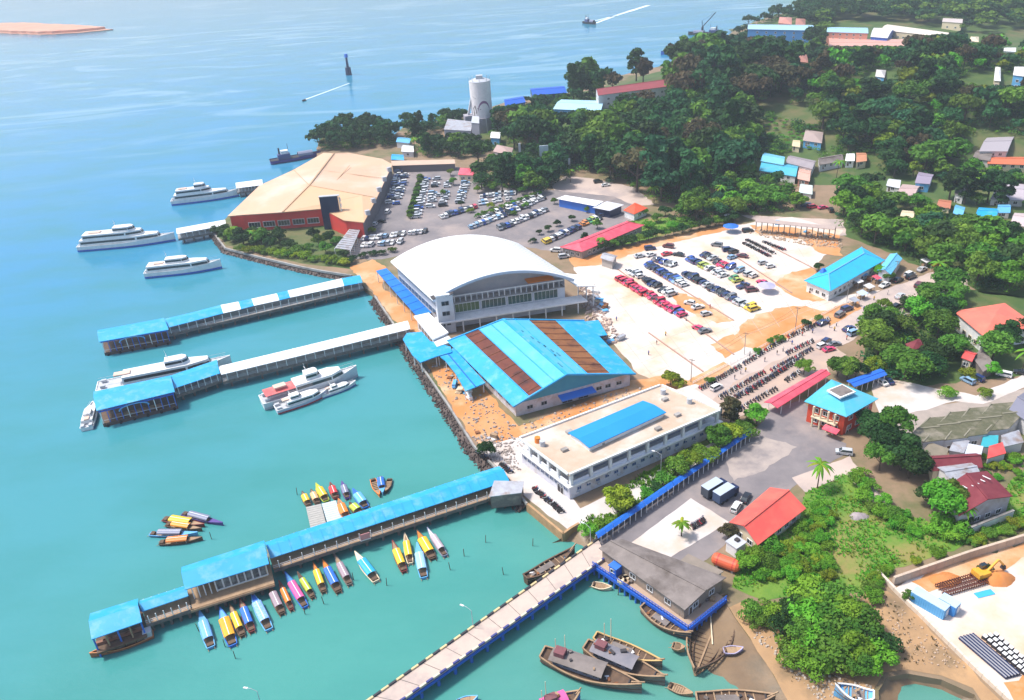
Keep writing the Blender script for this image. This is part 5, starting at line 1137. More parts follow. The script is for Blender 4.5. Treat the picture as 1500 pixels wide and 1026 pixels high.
# tangle of blue-roofed police post: red walls, hipped cyan roof with skylight
t, E_, W_ = house('harbour_office', 'red two storey office with a bright blue hipped roof and skylight', 'office', [(1178, 588), (1240, 611), (1287, 584), (1218, 556)], 7.0, 2.2, 'hip', 0, paint('office_red', (.62, .07, .03)), CYAN, .9, win=3.2, cap=SKYB)
p = cen(E_); b = B(); b.box((p.x, p.y, GZ+9.4), (6, 5, .5), .45); b.build('skylight', WHITE, t); b = B(); b.box((p.x, p.y, GZ+9.72), (5, 4, .12), .45); b.build('skylight_grate', GREYR, t)
i_ = min(range(4), key=lambda i: ((W_[i]+W_[(i+1) % 4])/2).y*.6+((W_[i]+W_[(i+1) % 4])/2).x); a, q = W_[i_], W_[(i_+1) % 4]; out = (q-a).cross(V((0, 0, 1))).normalized(); out = -out if (cen(E_)-a).dot(out) > 0 else out
for u in (.22, .42, .62, .8):
    p = lerp(a, q, u)+out*1.3; B().cyl((p.x, p.y, GZ), (p.x, p.y, GZ+6.8), .3, n=8).build('column', CREAM, t)
b = B(); b.slab([V((*(lerp(a, q, u)+out*s).xy, GZ+3.6)) for u, s in ((.18, 0), (.85, 0), (.85, 1.8), (.18, 1.8))], .3); b.build('balcony', CREAM, t)
b = B(); b.slab([V((*(lerp(a, q, u)+out*s).xy, GZ+3.3-s*.2)) for u, s in ((.6, 1.9), (1.0, 1.9), (1.0, 4), (.6, 4))], .2); b.build('porch_roof', PINKR, t)
shelter([(1240, 558), (1290, 540), (1300, 549), (1252, 567)], 'bright blue tarpaulin awning behind the harbour office', paint('tarp_blue', (.02, .14, .62)), 3, .3)
house('red_roof_house', 'low house with a coral red gabled roof on the grass edge', 'house', [(1068, 765), (1110, 799), (1181, 745), (1128, 714)], 3.6, 2.4, 'gable', 1, CREAM, paint('coral_roof', (.70, .10, .08), c2=(.66, .16, .11), scale=.2), .8, win=3, gable=paint('pale_gable', (.62, .46, .38)))
# box trucks on the apron, shade on their sides painted dark under paler tops
def truck(px, label, boxm, rz, L=7.5):
    p = P(*px, GZ+.05); t = thing('box_truck', label, 'truck', p, rz, world=False)
    B().box((-1, 0, 2.1), (L-2, 2.4, 2.7)).build('cargo_box', boxm, t); B().box((-1, 0, 3.5), (L-1.9, 2.5, .12)).build('box_roof', M('truck_roof', (.42, .50, .60)), t)
    b = B(); b.box((L/2-1, 0, 1.5), (1.8, 2.2, 1.9)); b.build('cab', NAVY, t); B().box((L/2-.2, 0, 1.9), (.3, 2.0, .8)).build('windscreen', GLASS, t); B().box((0, 0, .75), (L-.6, 1.0, .3)).build('chassis', DARK, t)
    for x in (-L*.33, -L*.12, L*.33):
        for s in (-1, 1): B().cyl((x, s*.95, .5), (x, s*1.22, .5), .5, n=12).build('wheel', BLACK, t)
truck((1046, 722), 'box truck with a white topped box parked against the other truck', M('truck_box_shaded', (.05, .06, .08)), .60); truck((1063, 730), 'box truck with a blue-grey topped box on the apron', M('truck_box_blue_shaded', (.04, .07, .14)), .60)

# ------------------------------------------------------------ cars and motorbikes
def car_parts(kind):
    """returns dict part -> builder, car along +x"""
    L, W_, H = dict(mpv=(4.4, 1.75, 1.72), sedan=(4.5, 1.75, 1.45), hatch=(3.7, 1.68, 1.5), pickup=(5.1, 1.85, 1.75))[kind]
    prof = dict(mpv=[(-.5, .45), (-.5, .62), (.30, .60), (.5, .50), (.5, .3)], sedan=[(-.5, .45), (-.49, .62), (.2, .63), (.48, .55), (.5, .3)], hatch=[(-.5, .45), (-.5, .64), (.28, .62), (.5, .52), (.5, .3)], pickup=[(-.5, .4), (-.5, .62), (.25, .62), (.5, .55), (.5, .3)])[kind]
    cab = dict(mpv=(-.48, -.44, .14, .31), sedan=(-.36, -.22, .08, .25), hatch=(-.48, -.4, .10, .27), pickup=(-.1, -.06, .12, .24))[kind]
    body = B(); z0 = .28; pts = [(x*L, z*H) for x, z in prof]+[(.48*L, z0), (-.48*L, z0)]; n = len(pts); vs = []
    for s in (-1, 1):
        for x, z in pts: vs.append(V((x, s*W_/2*(1 if .35 < z < 1.0 else .96), z)))
    body.add(vs, [tuple(range(n-1, -1, -1)), tuple(range(n, 2*n))]+[(i, (i+1) % n, n+(i+1) % n, n+i) for i in range(n)])
    zb = .61*H; gl = B(); vs = [V((cab[0]*L, s*W_*.47, zb)) for s in (-1, 1)]+[V((cab[3]*L, s*W_*.47, zb)) for s in (1, -1)]+[V((cab[1]*L, s*W_*.39, H-.06)) for s in (-1, 1)]+[V((cab[2]*L, s*W_*.39, H-.06)) for s in (1, -1)]
    gl.add(vs, [(0, 1, 5, 4), (1, 2, 6, 5), (2, 3, 7, 6), (3, 0, 4, 7)])
    rf = B(); rf.add([p+V((0, 0, .0)) for p in vs[4:]]+[p*1+V((0, 0, .07)) for p in vs[4:]], [(0, 1, 5, 4), (1, 2, 6, 5), (2, 3, 7, 6), (3, 0, 4, 7), (4, 5, 6, 7)])
    for s in (-1, 1):   # roof pillars
        for (i, j) in ((0, 4) if s < 0 else (1, 5), (3, 7) if s < 0 else (2, 6)): rf.beam(vs[i], vs[j], .1, .1)
    wh = B()
    for x in (-.31, .31):
        for s in (-1, 1): wh.cyl((x*L, s*W_*.40, .32), (x*L, s*W_*.505, .32), .32, n=10)
    hl = B()
    for s in (-1, 1): hl.box((.495*L, s*W_*.36, .47*H), (.06, .34, .16))
    tl = B()
    for s in (-1, 1): tl.box((-.498*L, s*W_*.38, .55*H), (.05, .26, .2))
    return dict(body=body, roof=rf, windows=gl, wheels=wh, headlights=hl, taillights=tl)
CARC = dict(white=(.78, .78, .78), silver=(.50, .52, .55), grey=(.20, .21, .23), black=(.018, .018, .022), navy=(.02, .04, .14), blue=(.03, .10, .42), red=(.60, .03, .06), crimson=(.66, .04, .14), yellow=(.75, .52, .03), orange=(.70, .24, .03), green=(.08, .30, .12), lime=(.42, .50, .08), maroon=(.14, .03, .04), lightblue=(.25, .42, .62))
HEADL = M('lamp_glass', (.7, .7, .68), rough=.15); TAILL = M('tail_lamp', (.45, .02, .02), rough=.2)
def carpaint(c): return M('car_paint_'+c, CARC[c], rough=.28, coat=.6, spec=.5)
CARM = {}; KN = dict(mpv='people carrier', sedan='saloon car', hatch='hatchback', pickup='pickup')
def car_mesh(kind, col):
    if (kind, col) in CARM: return CARM[kind, col]
    pr = car_parts(kind); b = B()
    for i, k in enumerate(('body', 'roof', 'windows', 'wheels', 'headlights', 'taillights')):
        q = pr[k]; b.add(q.v, q.f, [0, 0, 1, 2, 3, 4][i])
    ob = b.build('parked_car', [carpaint(col), GLASS, BLACK, HEADL, TAILL]); me = ob.data; bpy.data.objects.remove(ob); CARM[kind, col] = me; return me
NCAR = [0]
def car(p, rz, kind, col, where, group=None):
    o = bpy.data.objects.new('parked_car', car_mesh(kind, col)); C.objects.link(o); o.location = (p.x, p.y, p.z); o.rotation_euler.z = rz; o.scale = (1.13, 1.13, 1.13)
    lb = f'{dict(lightblue="light blue").get(col, col)} {KN[kind]} {where}'; tag(o, lb, 'car', lb+' set'); NCAR[0] += 1; return o
PROTO = {}
def near_car(px, rz, kind, col, label):
    pr = car_parts(kind); p = P(*px, GZ+.06); t = thing('parked_car', label, 'car', p, rz, world=False)
    bo = pr['body'].build('body', carpaint(col), t); pr['roof'].build('roof', carpaint(col), t); pr['windows'].build('windows', GLASS, t)
    L, W_ = 4.4, 1.75
    for x in (-.31, .31):
        for s in (-1, 1): w_ = B().cyl((x*L, s*W_*.40, .32), (x*L, s*W_*.505, .32), .32, n=12).build('wheel', BLACK, t); B().cyl((x*L, s*W_*.505, .32), (x*L, s*W_*.512, .32), .17, n=8).build('rim', SILV, w_)
    for s in (-1, 1): B().box((.495*L, s*W_*.36, .47*1.5), (.06, .34, .16)).build('headlight', HEADL, bo); B().box((-.498*L, s*W_*.38, .55*1.5), (.05, .26, .2)).build('taillight', TAILL, bo)
    return t
rc = random.Random(11)
def car_row(p0, p1, cols, where, ang=None, kinds=('mpv', 'mpv', 'hatch', 'sedan'), jit=.12, skip=0):
    """cars side by side along a pixel line; cols: list of colours, None leaves a gap"""
    a, b_ = P(*p0, GZ+.05), P(*p1, GZ+.05); d = b_-a; n = len(cols); base = atan2(d.y, d.x)+pi/2 if ang is None else ang
    for i, c_ in enumerate(cols):
        if c_ is None: continue
        p = a+d*((i+.5)/n); p.x += rc.uniform(-jit, jit)*2; p.y += rc.uniform(-jit, jit)*2
        car(p, base+rc.uniform(-.05, .05)+(pi if rc.random() < .4 else 0), rc.choice(kinds), c_, where)
def mix(s): return [dict(w='white', s='silver', g='grey', k='black', n='navy', b='blue', r='red', c='crimson', y='yellow', o='orange', e='green', l='lime', m='maroon', i='lightblue', _=None)[x] for x in s]
# concrete lot
ob = dict(kinds=('hatch', 'sedan', 'mpv'))
car_row((907, 409), (1003, 465), mix('rrcrrccrrcmrcrccbc'), 'in the long red row on the concrete lot', **ob)
car_row((921, 397), (985, 434), mix('wwsw_kknk_kws'), 'in the row behind the long red row', **ob)
car_row((948, 388), (1003, 420), mix('bnknkbnkbkbiww'), 'in the blue and black row of the concrete lot', **ob)
car_row((958, 380), (988, 391), mix('gnbgs'), 'in the short double row by the lot entrance', **ob)
car_row((1003, 402), (1039, 421), mix('nknkkns'), 'in the dark row along the lot kerb', **ob)
car_row((1042, 423), (1106, 456), mix('knkkngnsssyy'), 'in the kerb row ending with two yellow cars', **ob)
car_row((1008, 380), (1062, 406), mix('bbnnllwkwsw'), 'in the mixed row with lime cars', **ob)
car_row((1030, 374), (1046, 381), mix('nks'), 'in the little group past the lime cars', **ob)
car_row((1048, 385), (1106, 407), mix('kcrb_i_sw'), 'in the scattered far row of the lot', **ob)
car_row((1072, 408), (1082, 414), mix('el'), 'standing crosswise in the lot middle', **ob)
for px, k, c_, w_ in (((979, 363), 'mpv', 'maroon', 'alone near the lot hedge'), ((977, 374), 'sedan', 'red', 'beside a black one near the lot entrance'), ((994, 375), 'sedan', 'black', 'beside a red one near the lot entrance'), ((1050, 361), 'mpv', 'grey', 'alone on the lot beside the wall'), ((1066, 368), 'mpv', 'navy', 'paired near the blue umbrella'), ((1074, 371), 'mpv', 'black', 'paired near the blue umbrella'),
        ((1072, 379), 'hatch', 'lightblue', 'in front of the dark pair'), ((1087, 377), 'sedan', 'maroon', 'in front of the motorbike rows'), ((1117, 387), 'hatch', 'silver', 'at the end of the motorbike rows'), ((1128, 392), 'hatch', 'white', 'at the end of the motorbike rows'), ((1088, 421), 'pickup', 'navy', 'standing in the lot aisle'), ((1101, 427), 'mpv', 'maroon', 'standing in the lot aisle'),
        ((1117, 416), 'sedan', 'crimson', 'next to the lilac umbrella'), ((1022, 483), 'hatch', 'crimson', 'alone on the bare concrete'), ((1032, 487), 'sedan', 'grey', 'alone on the bare concrete'), ((1095, 340), 'mpv', 'black', 'by the blue umbrella at the lot corner'), ((893, 383), 'mpv', 'maroon', 'at the toll gate'), ((952, 366), 'mpv', 'navy', 'at the lot entrance'), ((953, 375), 'sedan', 'white', 'at the lot entrance'), ((937, 377), 'sedan', 'silver', 'beside the toll gate'),
        ((1010, 446), 'hatch', 'white', 'in the nearly empty lot bay'), ((1022, 452), 'sedan', 'white', 'in the nearly empty lot bay'), ((1034, 462), 'hatch', 'silver', 'in the nearly empty lot bay')):
    car(P(*px, GZ+.05), rc.choice((.3, .5, 2.2, 2.6, .1)), k, c_, w_)
# terminal car park
car_row((585, 252), (571, 300), mix('nwbswbnwswbkw'), 'in the row against the tan terminal', ang=.1); car_row((594, 256), (580, 302), mix('wn_wbswnws_b'), 'in the second row by the tan terminal', ang=.1)
car_row((640, 262), (630, 306), mix('s_wk__iw_s_w'), 'in the loose aisle row past the hedge', ang=.0)
car_row((625, 262), (609, 322), mix('bssswwsswwsbwss'), 'in the row beside the long hedge', ang=.0)
car_row((657, 268), (648, 305), mix('sw_iwswk'), 'in the row under young trees', ang=0); car_row((683, 268), (672, 300), mix('iswsiwsss'), 'in the tidy row next to the kiosk', ang=0)
car_row((645, 320), (697, 304), mix('wwknbknwkwr'), 'in the slanting row below the young trees', ang=1.9)
car_row((687, 335), (740, 316), mix('isiwbwiswiwn'), 'in the slanting middle row of the car park', ang=1.9); car_row((742, 315), (798, 290), mix('kbnwkwwswwswk'), 'in the slanting row toward the white canopy', ang=1.9)
car_row((730, 337), (802, 308), mix('gkbgwwswwkwnwsg'), 'in the outer slanting row of the car park', ang=1.9)
car_row((706, 322), (792, 286), mix('wsk_wn_wwbs_wkws_w'), 'beside the planted strip between the slanting rows', ang=1.9)
car_row((703, 290), (756, 284), mix('wnwswis_wsiw'), 'in the shady row behind the car park trees', ang=1.5); car_row((700, 300), (750, 292), mix('siw_wss_ws'), 'in the shady front row behind the trees', ang=1.7)
car_row((586, 247), (663, 245), mix('k_wn_nk_bn_kbn'), 'in the row before the long shed', ang=1.57)
car_row((796, 357), (848, 334), mix('yywkwsnwnnkn'), 'in the taxi row by the pink-red office', ang=2.0); car_row((851, 331), (880, 320), mix('ooelwk'), 'at the colourful end of the taxi row', ang=2.0)
car_row((880, 318), (900, 312), mix('nwn'), 'under the grey-white canopy end', ang=.2)
car_row((530, 352), (626, 340), mix('wnswwsi_wskw_wwswk'), 'in the row across the terminal forecourt', ang=1.3); car_row((524, 362), (590, 356), mix('_wsw_wisw_s'), 'in the forecourt row above the hedge', ang=1.3)
for px, k, c_, w_ in (((568, 312), 'mpv', 'white', 'driving past the terminal side'), ((550, 330), 'hatch', 'white', 'alone at the forecourt edge'), ((559, 326), 'hatch', 'black', 'alone at the forecourt edge'), ((632, 292), 'sedan', 'white', 'waiting in the car park aisle'), ((642, 288), 'hatch', 'silver', 'waiting in the car park aisle'), ((814, 369), 'mpv', 'white', 'next to the end of the pink-red office'), ((826, 378), 'mpv', 'silver', 'behind the arched terminal corner'), ((887, 273), 'sedan', 'white', 'on the track in the wood'), ((876, 268), 'mpv', 'black', 'on the track in the wood'), ((1190, 305), 'mpv', 'red', 'under the trees behind the lot'), ((1180, 303), 'mpv', 'navy', 'under the trees behind the lot'), ((1217, 310), 'mpv', 'black', 'under the trees behind the lot'), ((1205, 306), 'sedan', 'crimson', 'under the trees behind the lot')):
    car(P(*px, GZ+.05), rc.choice((.2, 1.4, 2.8)), k, c_, w_)
# harbour road
car_row((1290, 422), (1355, 395), mix('w_k_w_s'), 'queueing on the far stretch of harbour road', ang=.55)
for px, k, c_, w_ in (((1312, 452), 'mpv', 'black', 'turning at the harbour road bend'), ((1240, 455), 'mpv', 'navy', 'on the harbour road by the stalls'), ((1230, 463), 'mpv', 'grey', 'on the harbour road by the stalls'), ((1205, 475), 'sedan', 'navy', 'at the harbour road kerb'), ((1250, 490), 'mpv', 'lightblue', 'beside the road junction'), ((1243, 484), 'sedan', 'navy', 'beside the road junction'), ((1262, 470), 'hatch', 'silver', 'beside the road junction'), ((1334, 408), 'mpv', 'black', 'on the far harbour road'), ((1318, 436), 'sedan', 'silver', 'on the far harbour road'), ((1345, 420), 'mpv', 'maroon', 'on the far harbour road')):
    car(P(*px, GZ+.06), .6+rc.uniform(-.2, .2), k, c_, w_)
for px, rz, k, c_, lb in (((1078, 746), .95, 'mpv', 'white', 'white people carrier parked on the apron below the trucks'), ((1092, 732), .95, 'sedan', 'black', 'black saloon beside the white people carrier on the apron'), ((1236, 665), 2.8, 'mpv', 'silver', 'silver people carrier under the tree by the harbour office'), ((1210, 502), .7, 'mpv', 'navy', 'navy people carrier among the motorbikes at the yard corner'),
        ((1204, 509), .5, 'mpv', 'white', 'white people carrier next to the navy one at the yard corner'), ((1222, 506), .2, 'sedan', 'grey', 'grey saloon behind the yard corner cars'), ((1214, 514), .3, 'sedan', 'crimson', 'crimson saloon at the edge of the motorbike yard'), ((1049, 570), .6, 'mpv', 'white', 'white people carrier by the end annex on the road'), ((1291, 562), 1.9, 'sedan', 'white', 'white car parked in the pale lane'), ((1300, 560), 1.9, 'sedan', 'navy', 'navy car parked in the pale lane'),
        ((1417, 560), 2.0, 'mpv', 'lightblue', 'light blue car on the lane below the shrubs'), ((1431, 556), 2.0, 'mpv', 'navy', 'navy people carrier on the lane below the shrubs'), ((1470, 551), 2.5, 'mpv', 'white', 'white van on the lane at the mossy roofs'), ((1496, 548), 2.6, 'sedan', 'black', 'black car past the white van on the lane')):
    near_car(px, rz, k, c_, lb)
# cars past the nearest 285 show as one mass at the back of the terminal car park
cars_ = sorted([o for o in C.objects if o.parent is None and o.name.startswith('parked_car') and o.type == 'MESH'], key=lambda o: o.location.length)
b = B(); fm = []; CARSPOTS = [tuple(o.location) for o in cars_]
for o in cars_[285:]:
    mw = Matrix.Translation(o.location) @ Matrix.Rotation(o.rotation_euler.z, 4, 'Z') @ Matrix.Scale(1.13, 4); off = len(b.v); b.v += [mw @ v_.co for v_ in o.data.vertices]
    for pl in o.data.polygons:
        mt = o.data.materials[pl.material_index]
        if mt not in fm: fm.append(mt)
        b.f.append([i+off for i in pl.vertices]); b.m.append(fm.index(mt))
    bpy.data.objects.remove(o)
if fm: tag(b.build('far_parked_cars', fm), 'packed cars at the back of the terminal car park', 'cars', kind='stuff')
# motorbikes
def bike_mesh(c):
    b = B()
    for x in (-.6, .62): b.cyl((x, -.06, .28), (x, .06, .28), .28, n=8, mi=1)
    b.beam((-.75, 0, .72), (.1, 0, .74), .26, .16, 1); b.beam((-.7, 0, .55), (.2, 0, .45), .24, .28, 0); b.beam((.15, 0, .42), (.5, 0, .88), .3, .16, 0); b.beam((.62, 0, .28), (.45, 0, 1.0), .1, .1, 2); b.beam((.45, -.34, 1.02), (.45, .34, 1.02), .07, .07, 2); b.box((.55, 0, .9), (.2, .24, .22), 0, 0)
    ob_ = b.build('motorbike', [c, BLACK, SILV]); me = ob_.data; bpy.data.objects.remove(ob_); return me
BIKES = {n: bike_mesh(carpaint(n)) for n in ('black', 'red', 'navy', 'white', 'maroon', 'grey')}
NB = [0]
def bike_row(p0, p1, n, where, ang=None, z=GZ+.07, cols=('black', 'black', 'red', 'navy', 'white', 'maroon', 'grey')):
    a, b_ = P(*p0, z), P(*p1, z); d = b_-a; base = atan2(d.y, d.x)+pi/2-.35 if ang is None else ang
    for i in range(n):
        p = a+d*((i+.5)/n); p += V((rc.uniform(-.15, .15), rc.uniform(-.15, .15), 0)); c_ = rc.choice(cols); o = bpy.data.objects.new('motorbike', BIKES[c_]); C.objects.link(o)
        o.location = p; o.rotation_euler = (.12, 0, base+rc.uniform(-.12, .12)); o.scale = (1.1, 1.1, 1.1); lb = f'{c_} motorbike parked {where}'; tag(o, lb, 'motorbike', lb+' set'); NB[0] += 1
for k in range(4): bike_row((1060+k*10, 592-k*4), (1150+k*9, 541-k*6), 14, f'in the {["shelter side", "second", "third", "kerb side"][k]} row of the motorbike yard')
bike_row((1052, 585), (1120, 546), 20, 'in the first half row by the fence side'); bike_row((1128, 545), (1190, 512), 18, 'in the second half row by the fence side'); bike_row((1082, 602), (1138, 570), 14, 'under the edge of the crimson shelter'); bike_row((1150, 560), (1172, 545), 7, 'under the round yard tree'); bike_row((1150, 520), (1192, 500), 12, 'at the upper end of the yard')
bike_row((1024, 572), (1085, 537), 20, 'along the lower road fence'); bike_row((1088, 535), (1150, 497), 20, 'along the middle road fence'); bike_row((1152, 496), (1215, 468), 20, 'along the upper road fence')
bike_row((1089, 357), (1128, 377), 22, 'in the near row on the far concrete'); bike_row((1093, 352), (1135, 373), 20, 'in the far row on the far concrete'); bike_row((1118, 355), (1150, 368), 14, 'in the last row on the far concrete')
bike_row((1215, 428), (1250, 415), 14, 'before the cyan roofed hall'); bike_row((640, 330), (640, 330.5), 0, '')
bike_row((1012, 775), (1032, 762), 9, 'on the apron below the palm'); bike_row((1036, 648), (1052, 638), 7, 'against the fence canopy'); bike_row((782, 716), (824, 752), 18, 'along the stone quay edge'); bike_row((700, 662), (716, 676), 8, 'on the quay by the tin shack'); bike_row((735, 680), (748, 694), 7, 'at the pier landing')
# utility poles with wires along the harbour road
prevp = None
for i, px in enumerate([(1012, 560), (1090, 520), (1165, 482), (1240, 443), (1310, 412), (1368, 392)]):
    p = P(*px, GZ); t = thing('utility_pole', ['utility pole by the white end annex', 'utility pole at the lower fence bend', 'utility pole beside the fence shrubs', 'utility pole in front of the cyan hall', 'utility pole past the stalls', 'utility pole at the palm bend'][i], 'utility pole', p, world=True); B().cyl(p, p+V((0, 0, 8.5)), .14, .1, n=6).build('mast', CONC, t); B().beam(p+V((-.8, .4, 8)), p+V((.8, -.4, 8)), .12, .12).build('cross_arm', WOOD, t)
    if prevp is not None:
        for s in (-.7, .7):
            b = B(); pv_ = None
            for k in range(9): u = k/8; q = lerp(prevp, p, u)+V((s, -s*.5, 8.05-1.2*4*u*(1-u))); (b.beam(pv_, q, .035, .035) if pv_ else None); pv_ = q
            b.build('wire', BLACK, t)
    prevp = p
# parasols and stall roofs
def parasol(px, mat, label, h=2.8, r=2.4):
    p = P(*px, GZ+.05); t = thing('parasol', label, 'parasol', p, world=False); B().cyl((0, 0, 0), (0, 0, h+.6), .06, n=6).build('pole', SILV, t); n = 8; vs = [V((cos(2*pi*k/n)*r, sin(2*pi*k/n)*r, h)) for k in range(n)]+[V((0, 0, h+.8))]
    B().add(vs, [(k, (k+1) % n, n) for k in range(n)]).build('canopy', mat, t)
parasol((1070, 340), MBLUE, 'blue parasol at the corner of the concrete lot', r=3.6); parasol((1122, 428), paint('lilac_canvas', (.42, .40, .72)), 'lilac parasol in the lot aisle', r=3.4); parasol((1068, 324), WHITE, 'white parasol by the lot wall', r=2.6)
# people standing about, each one continuous small figure
def person_mesh(shirt, pants):
    b = B(); sk = 3
    for s in (-1, 1): b.cyl((s*.1, 0, 0), (s*.09, 0, .85), .075, .1, n=6, mi=1); b.cyl((s*.2, 0, 1.4), (s*.27, .04, .8), .06, .045, n=5, mi=2)
    b.cyl((0, 0, .82), (0, 0, 1.45), .17, .21, n=8, mi=0); b.cyl((0, 0, 1.45), (0, 0, 1.53), .07, .06, n=6, mi=2); b.cyl((0, 0, 1.52), (0, 0, 1.64), .08, .11, n=8, mi=2); b.cyl((0, 0, 1.64), (0, 0, 1.77), .12, .06, n=8, mi=3)
    o = b.build('person', [shirt, pants, M('skin', (.36, .19, .11)), M('black_hair', (.012, .01, .01))]); me = o.data; bpy.data.objects.remove(o); return me
PM = [(n, person_mesh(s, q)) for n, s, q in (('white shirt', WHITE, NAVY), ('red shirt', RED, DARK), ('blue shirt', MBLUE, DARK), ('dark shirt', DARK, GREYB), ('yellow shirt', YEL, NAVY))]
for i, px in enumerate([(1098, 522), (1104, 526), (1112, 518), (1120, 530), (1130, 512), (1147, 515), (1155, 500), (1160, 505), (1215, 480), (1222, 485), (1225, 478), (1240, 498), (1265, 455), (962, 505), (975, 492), (1005, 470), (1040, 452), (903, 470), (1138, 520), (1092, 545), (1085, 548), (1175, 492), (1190, 488), (1076, 556), (1280, 440), (1300, 432), (1225, 415), (950, 520)]):
    nm, me = PM[i % 5]; o = bpy.data.objects.new('person', me); C.objects.link(o); o.location = P(*px, GZ+.07); o.rotation_euler.z = i*1.3
    w_ = 'walking through the motorbike yard' if px[1] > 500 and px[0] > 1050 else 'standing by the harbour road' if px[0] > 1170 else 'crossing the open concrete lot' if px[0] < 1050 else 'walking beside the road fence'
    tag(o, f'person in a {nm} {w_}', 'person', f'people in {nm} {w_}')
# ------------------------------------------------------------ other houses
H_ = house
CYW = paint('pale_wall', (.62, .60, .60)); BRW = paint('brick_wall', (.38, .16, .11)); YW = paint('pale_yellow_wall', (.66, .56, .36))
# cyan roofed hall on the lot edge
H_('cyan_roof_hall', 'white hall with a long cyan roof and blue dormer beside the harbour road', 'hall', [(1178, 411), (1216, 427), (1296, 381), (1262, 362)], 4.6, 2.4, 'hip', 1, WHITE, paint('hall_cyan', (.03, .44, .74)), .9, win=3.4, cap=SKYB)
b = B(); p = P(1206, 396, GZ+6.4); b.box(p, (2.4, 2.2, 1.4), .5, taper=.35); o = b.build('dormer_vent', MBLUE); tag(o, 'small blue dormer vent on the cyan hall roof', 'dormer')
H_('cyan_roof_annex', 'lower pale blue roofed annex behind the cyan hall', 'annex', [(1285, 396), (1305, 402), (1322, 379), (1304, 372)], 4, 1.2, 'gable', 1, WHITE, paint('annex_cyan', (.14, .50, .74)), .5)
H_('white_gable_house', 'white house with a red rimmed coral roof among dense trees', 'house', [(1397, 456), (1440, 492), (1520, 478), (1472, 444)], 6.2, 2.0, 'hip', 0, WHITE, paint('coral_roof2', (.72, .16, .11), c2=(.70, .22, .14), scale=.2), .7, win=4, cap=RED, frame=CREAM)
H_('tile_cottage', 'little cottage with a rust-red roof sunk among the trees', 'cottage', [(1326, 504), (1336, 514), (1358, 506), (1346, 496)], 3.4, 1.2, 'hip', 0, CREAM, MAROON, .4)
H_('tile_cottage', 'small cottage with a red patched roof below the white house', 'cottage', [(1408, 524), (1424, 530), (1432, 518), (1416, 512)], 3.4, 1.0, 'gable', 0, CREAM, REDR, .4, win=3)
H_('grey_lean_to', 'grey lean-to roof propped below the white house', 'lean-to', [(1424, 522), (1440, 545), (1456, 538), (1440, 512)], 3.0, .8, 'mono', 0, WOODG, GREYR, .3)
# mossy terrace of houses
def mossy():
    cols = [(1322, 650, 1362, 612), (1352, 648, 1392, 604), (1384, 645, 1420, 598), (1412, 640, 1452, 592), (1444, 632, 1490, 586)]
    for i, (x0, y0, x1, y1) in enumerate(cols):
        w = 34
        lab = ['mossy roofed terrace house nearest the big dark tree', 'mossy roofed terrace house with a pale seam, next to the end one', 'mossy roofed terrace house in the middle of its row', 'mossy roofed terrace house with grey patched verge', 'mossy roofed terrace house by the white van'][i]
        t, E_, W_ = H_('terrace_house', lab, 'house', [(x0, y0), (x0+w, y0-4), (x1+w, y1-3), (x1, y1)], 4.2, .5, 'gable', 0, CYW, MOSS, .1, win=3.5, cap=M('mossy_cap', (.21, .195, .14)), group='terrace of mossy roofed houses')
        B().beam(E_[0]+V((0, 0, .12)), E_[3]+V((0, 0, .12)), .3, .3).build('party_wall', M('party_wall_grey', (.30, .27, .21), (.2, .19, .14), scale=.5), t)
    for q, mt, lb in (([(1390, 660), (1412, 664), (1420, 648), (1398, 644)], GALV, 'tin lean-to roof at the back of the terrace, silver'), ([(1412, 668), (1436, 672), (1440, 656), (1418, 652)], paint('lean_white', (.55, .60, .68)), 'pale blue-white lean-to roof behind the terrace'), ([(1436, 655), (1462, 655), (1462, 640), (1440, 640)], TEALP, 'teal sheet lean-to roof behind the terrace'), ([(1446, 672), (1474, 664), (1468, 650), (1448, 656)], REDR, 'red lean-to roof behind the terrace'), ([(1470, 655), (1500, 648), (1492, 632), (1466, 640)], GALV, 'wide grey lean-to roof at the far end behind the terrace'), ([(1345, 668), (1380, 680), (1390, 660), (1362, 650)], M('dun_roof', (.25, .21, .16), (.18, .16, .12), scale=.5), 'dun coloured shed roof behind the big dark tree')):
        H_('lean_to', lb, 'lean-to', q, 3, .5, 'mono', 0, CYW, mt, .2)
    H_('grey_slate_house', 'house with a blue-grey sheet roof beyond the terrace', 'house', [(1478, 600), (1520, 628), (1545, 600), (1500, 575)], 4.6, 1.4, 'gable', 0, CYW, paint('slate_blue', (.20, .20, .26)), .4)
mossy()
# derelict maroon house
t, E_, W_ = H_('derelict_house', 'derelict house with a torn maroon roof and whitewashed gable wall', 'house', [(1405, 756), (1484, 727), (1446, 690), (1380, 716)], 5.4, 2.0, 'gable', 1, M('peeling_wall', (.52, .50, .54), (.34, .28, .26), scale=.4), MAROON, .4, win=3.2)
for k in range(6):
    p = lerp(E_[0], E_[1], .2+.12*k); q = lerp(E_[3], E_[2], .2+.12*k); B().beam(lerp(p, q, .55)+V((0, 0, 1.9)), lerp(p, q, .95)+V((0, 0, .35)), .25, .14).build('bare_batten', WHITE, t)
H_('derelict_wing', 'grey sheeted wing roof attached to the derelict maroon house', 'house wing', [(1392, 708), (1440, 700), (1420, 676), (1372, 684)], 4.8, 1.0, 'gable', 0, CYW, GALV, .3)
H_('derelict_wing', 'older maroon roofed wing running under the tree from the derelict house', 'house wing', [(1366, 690), (1440, 685), (1430, 664), (1362, 668)], 4.4, 1.6, 'gable', 0, CREAM, MAROON, .3)
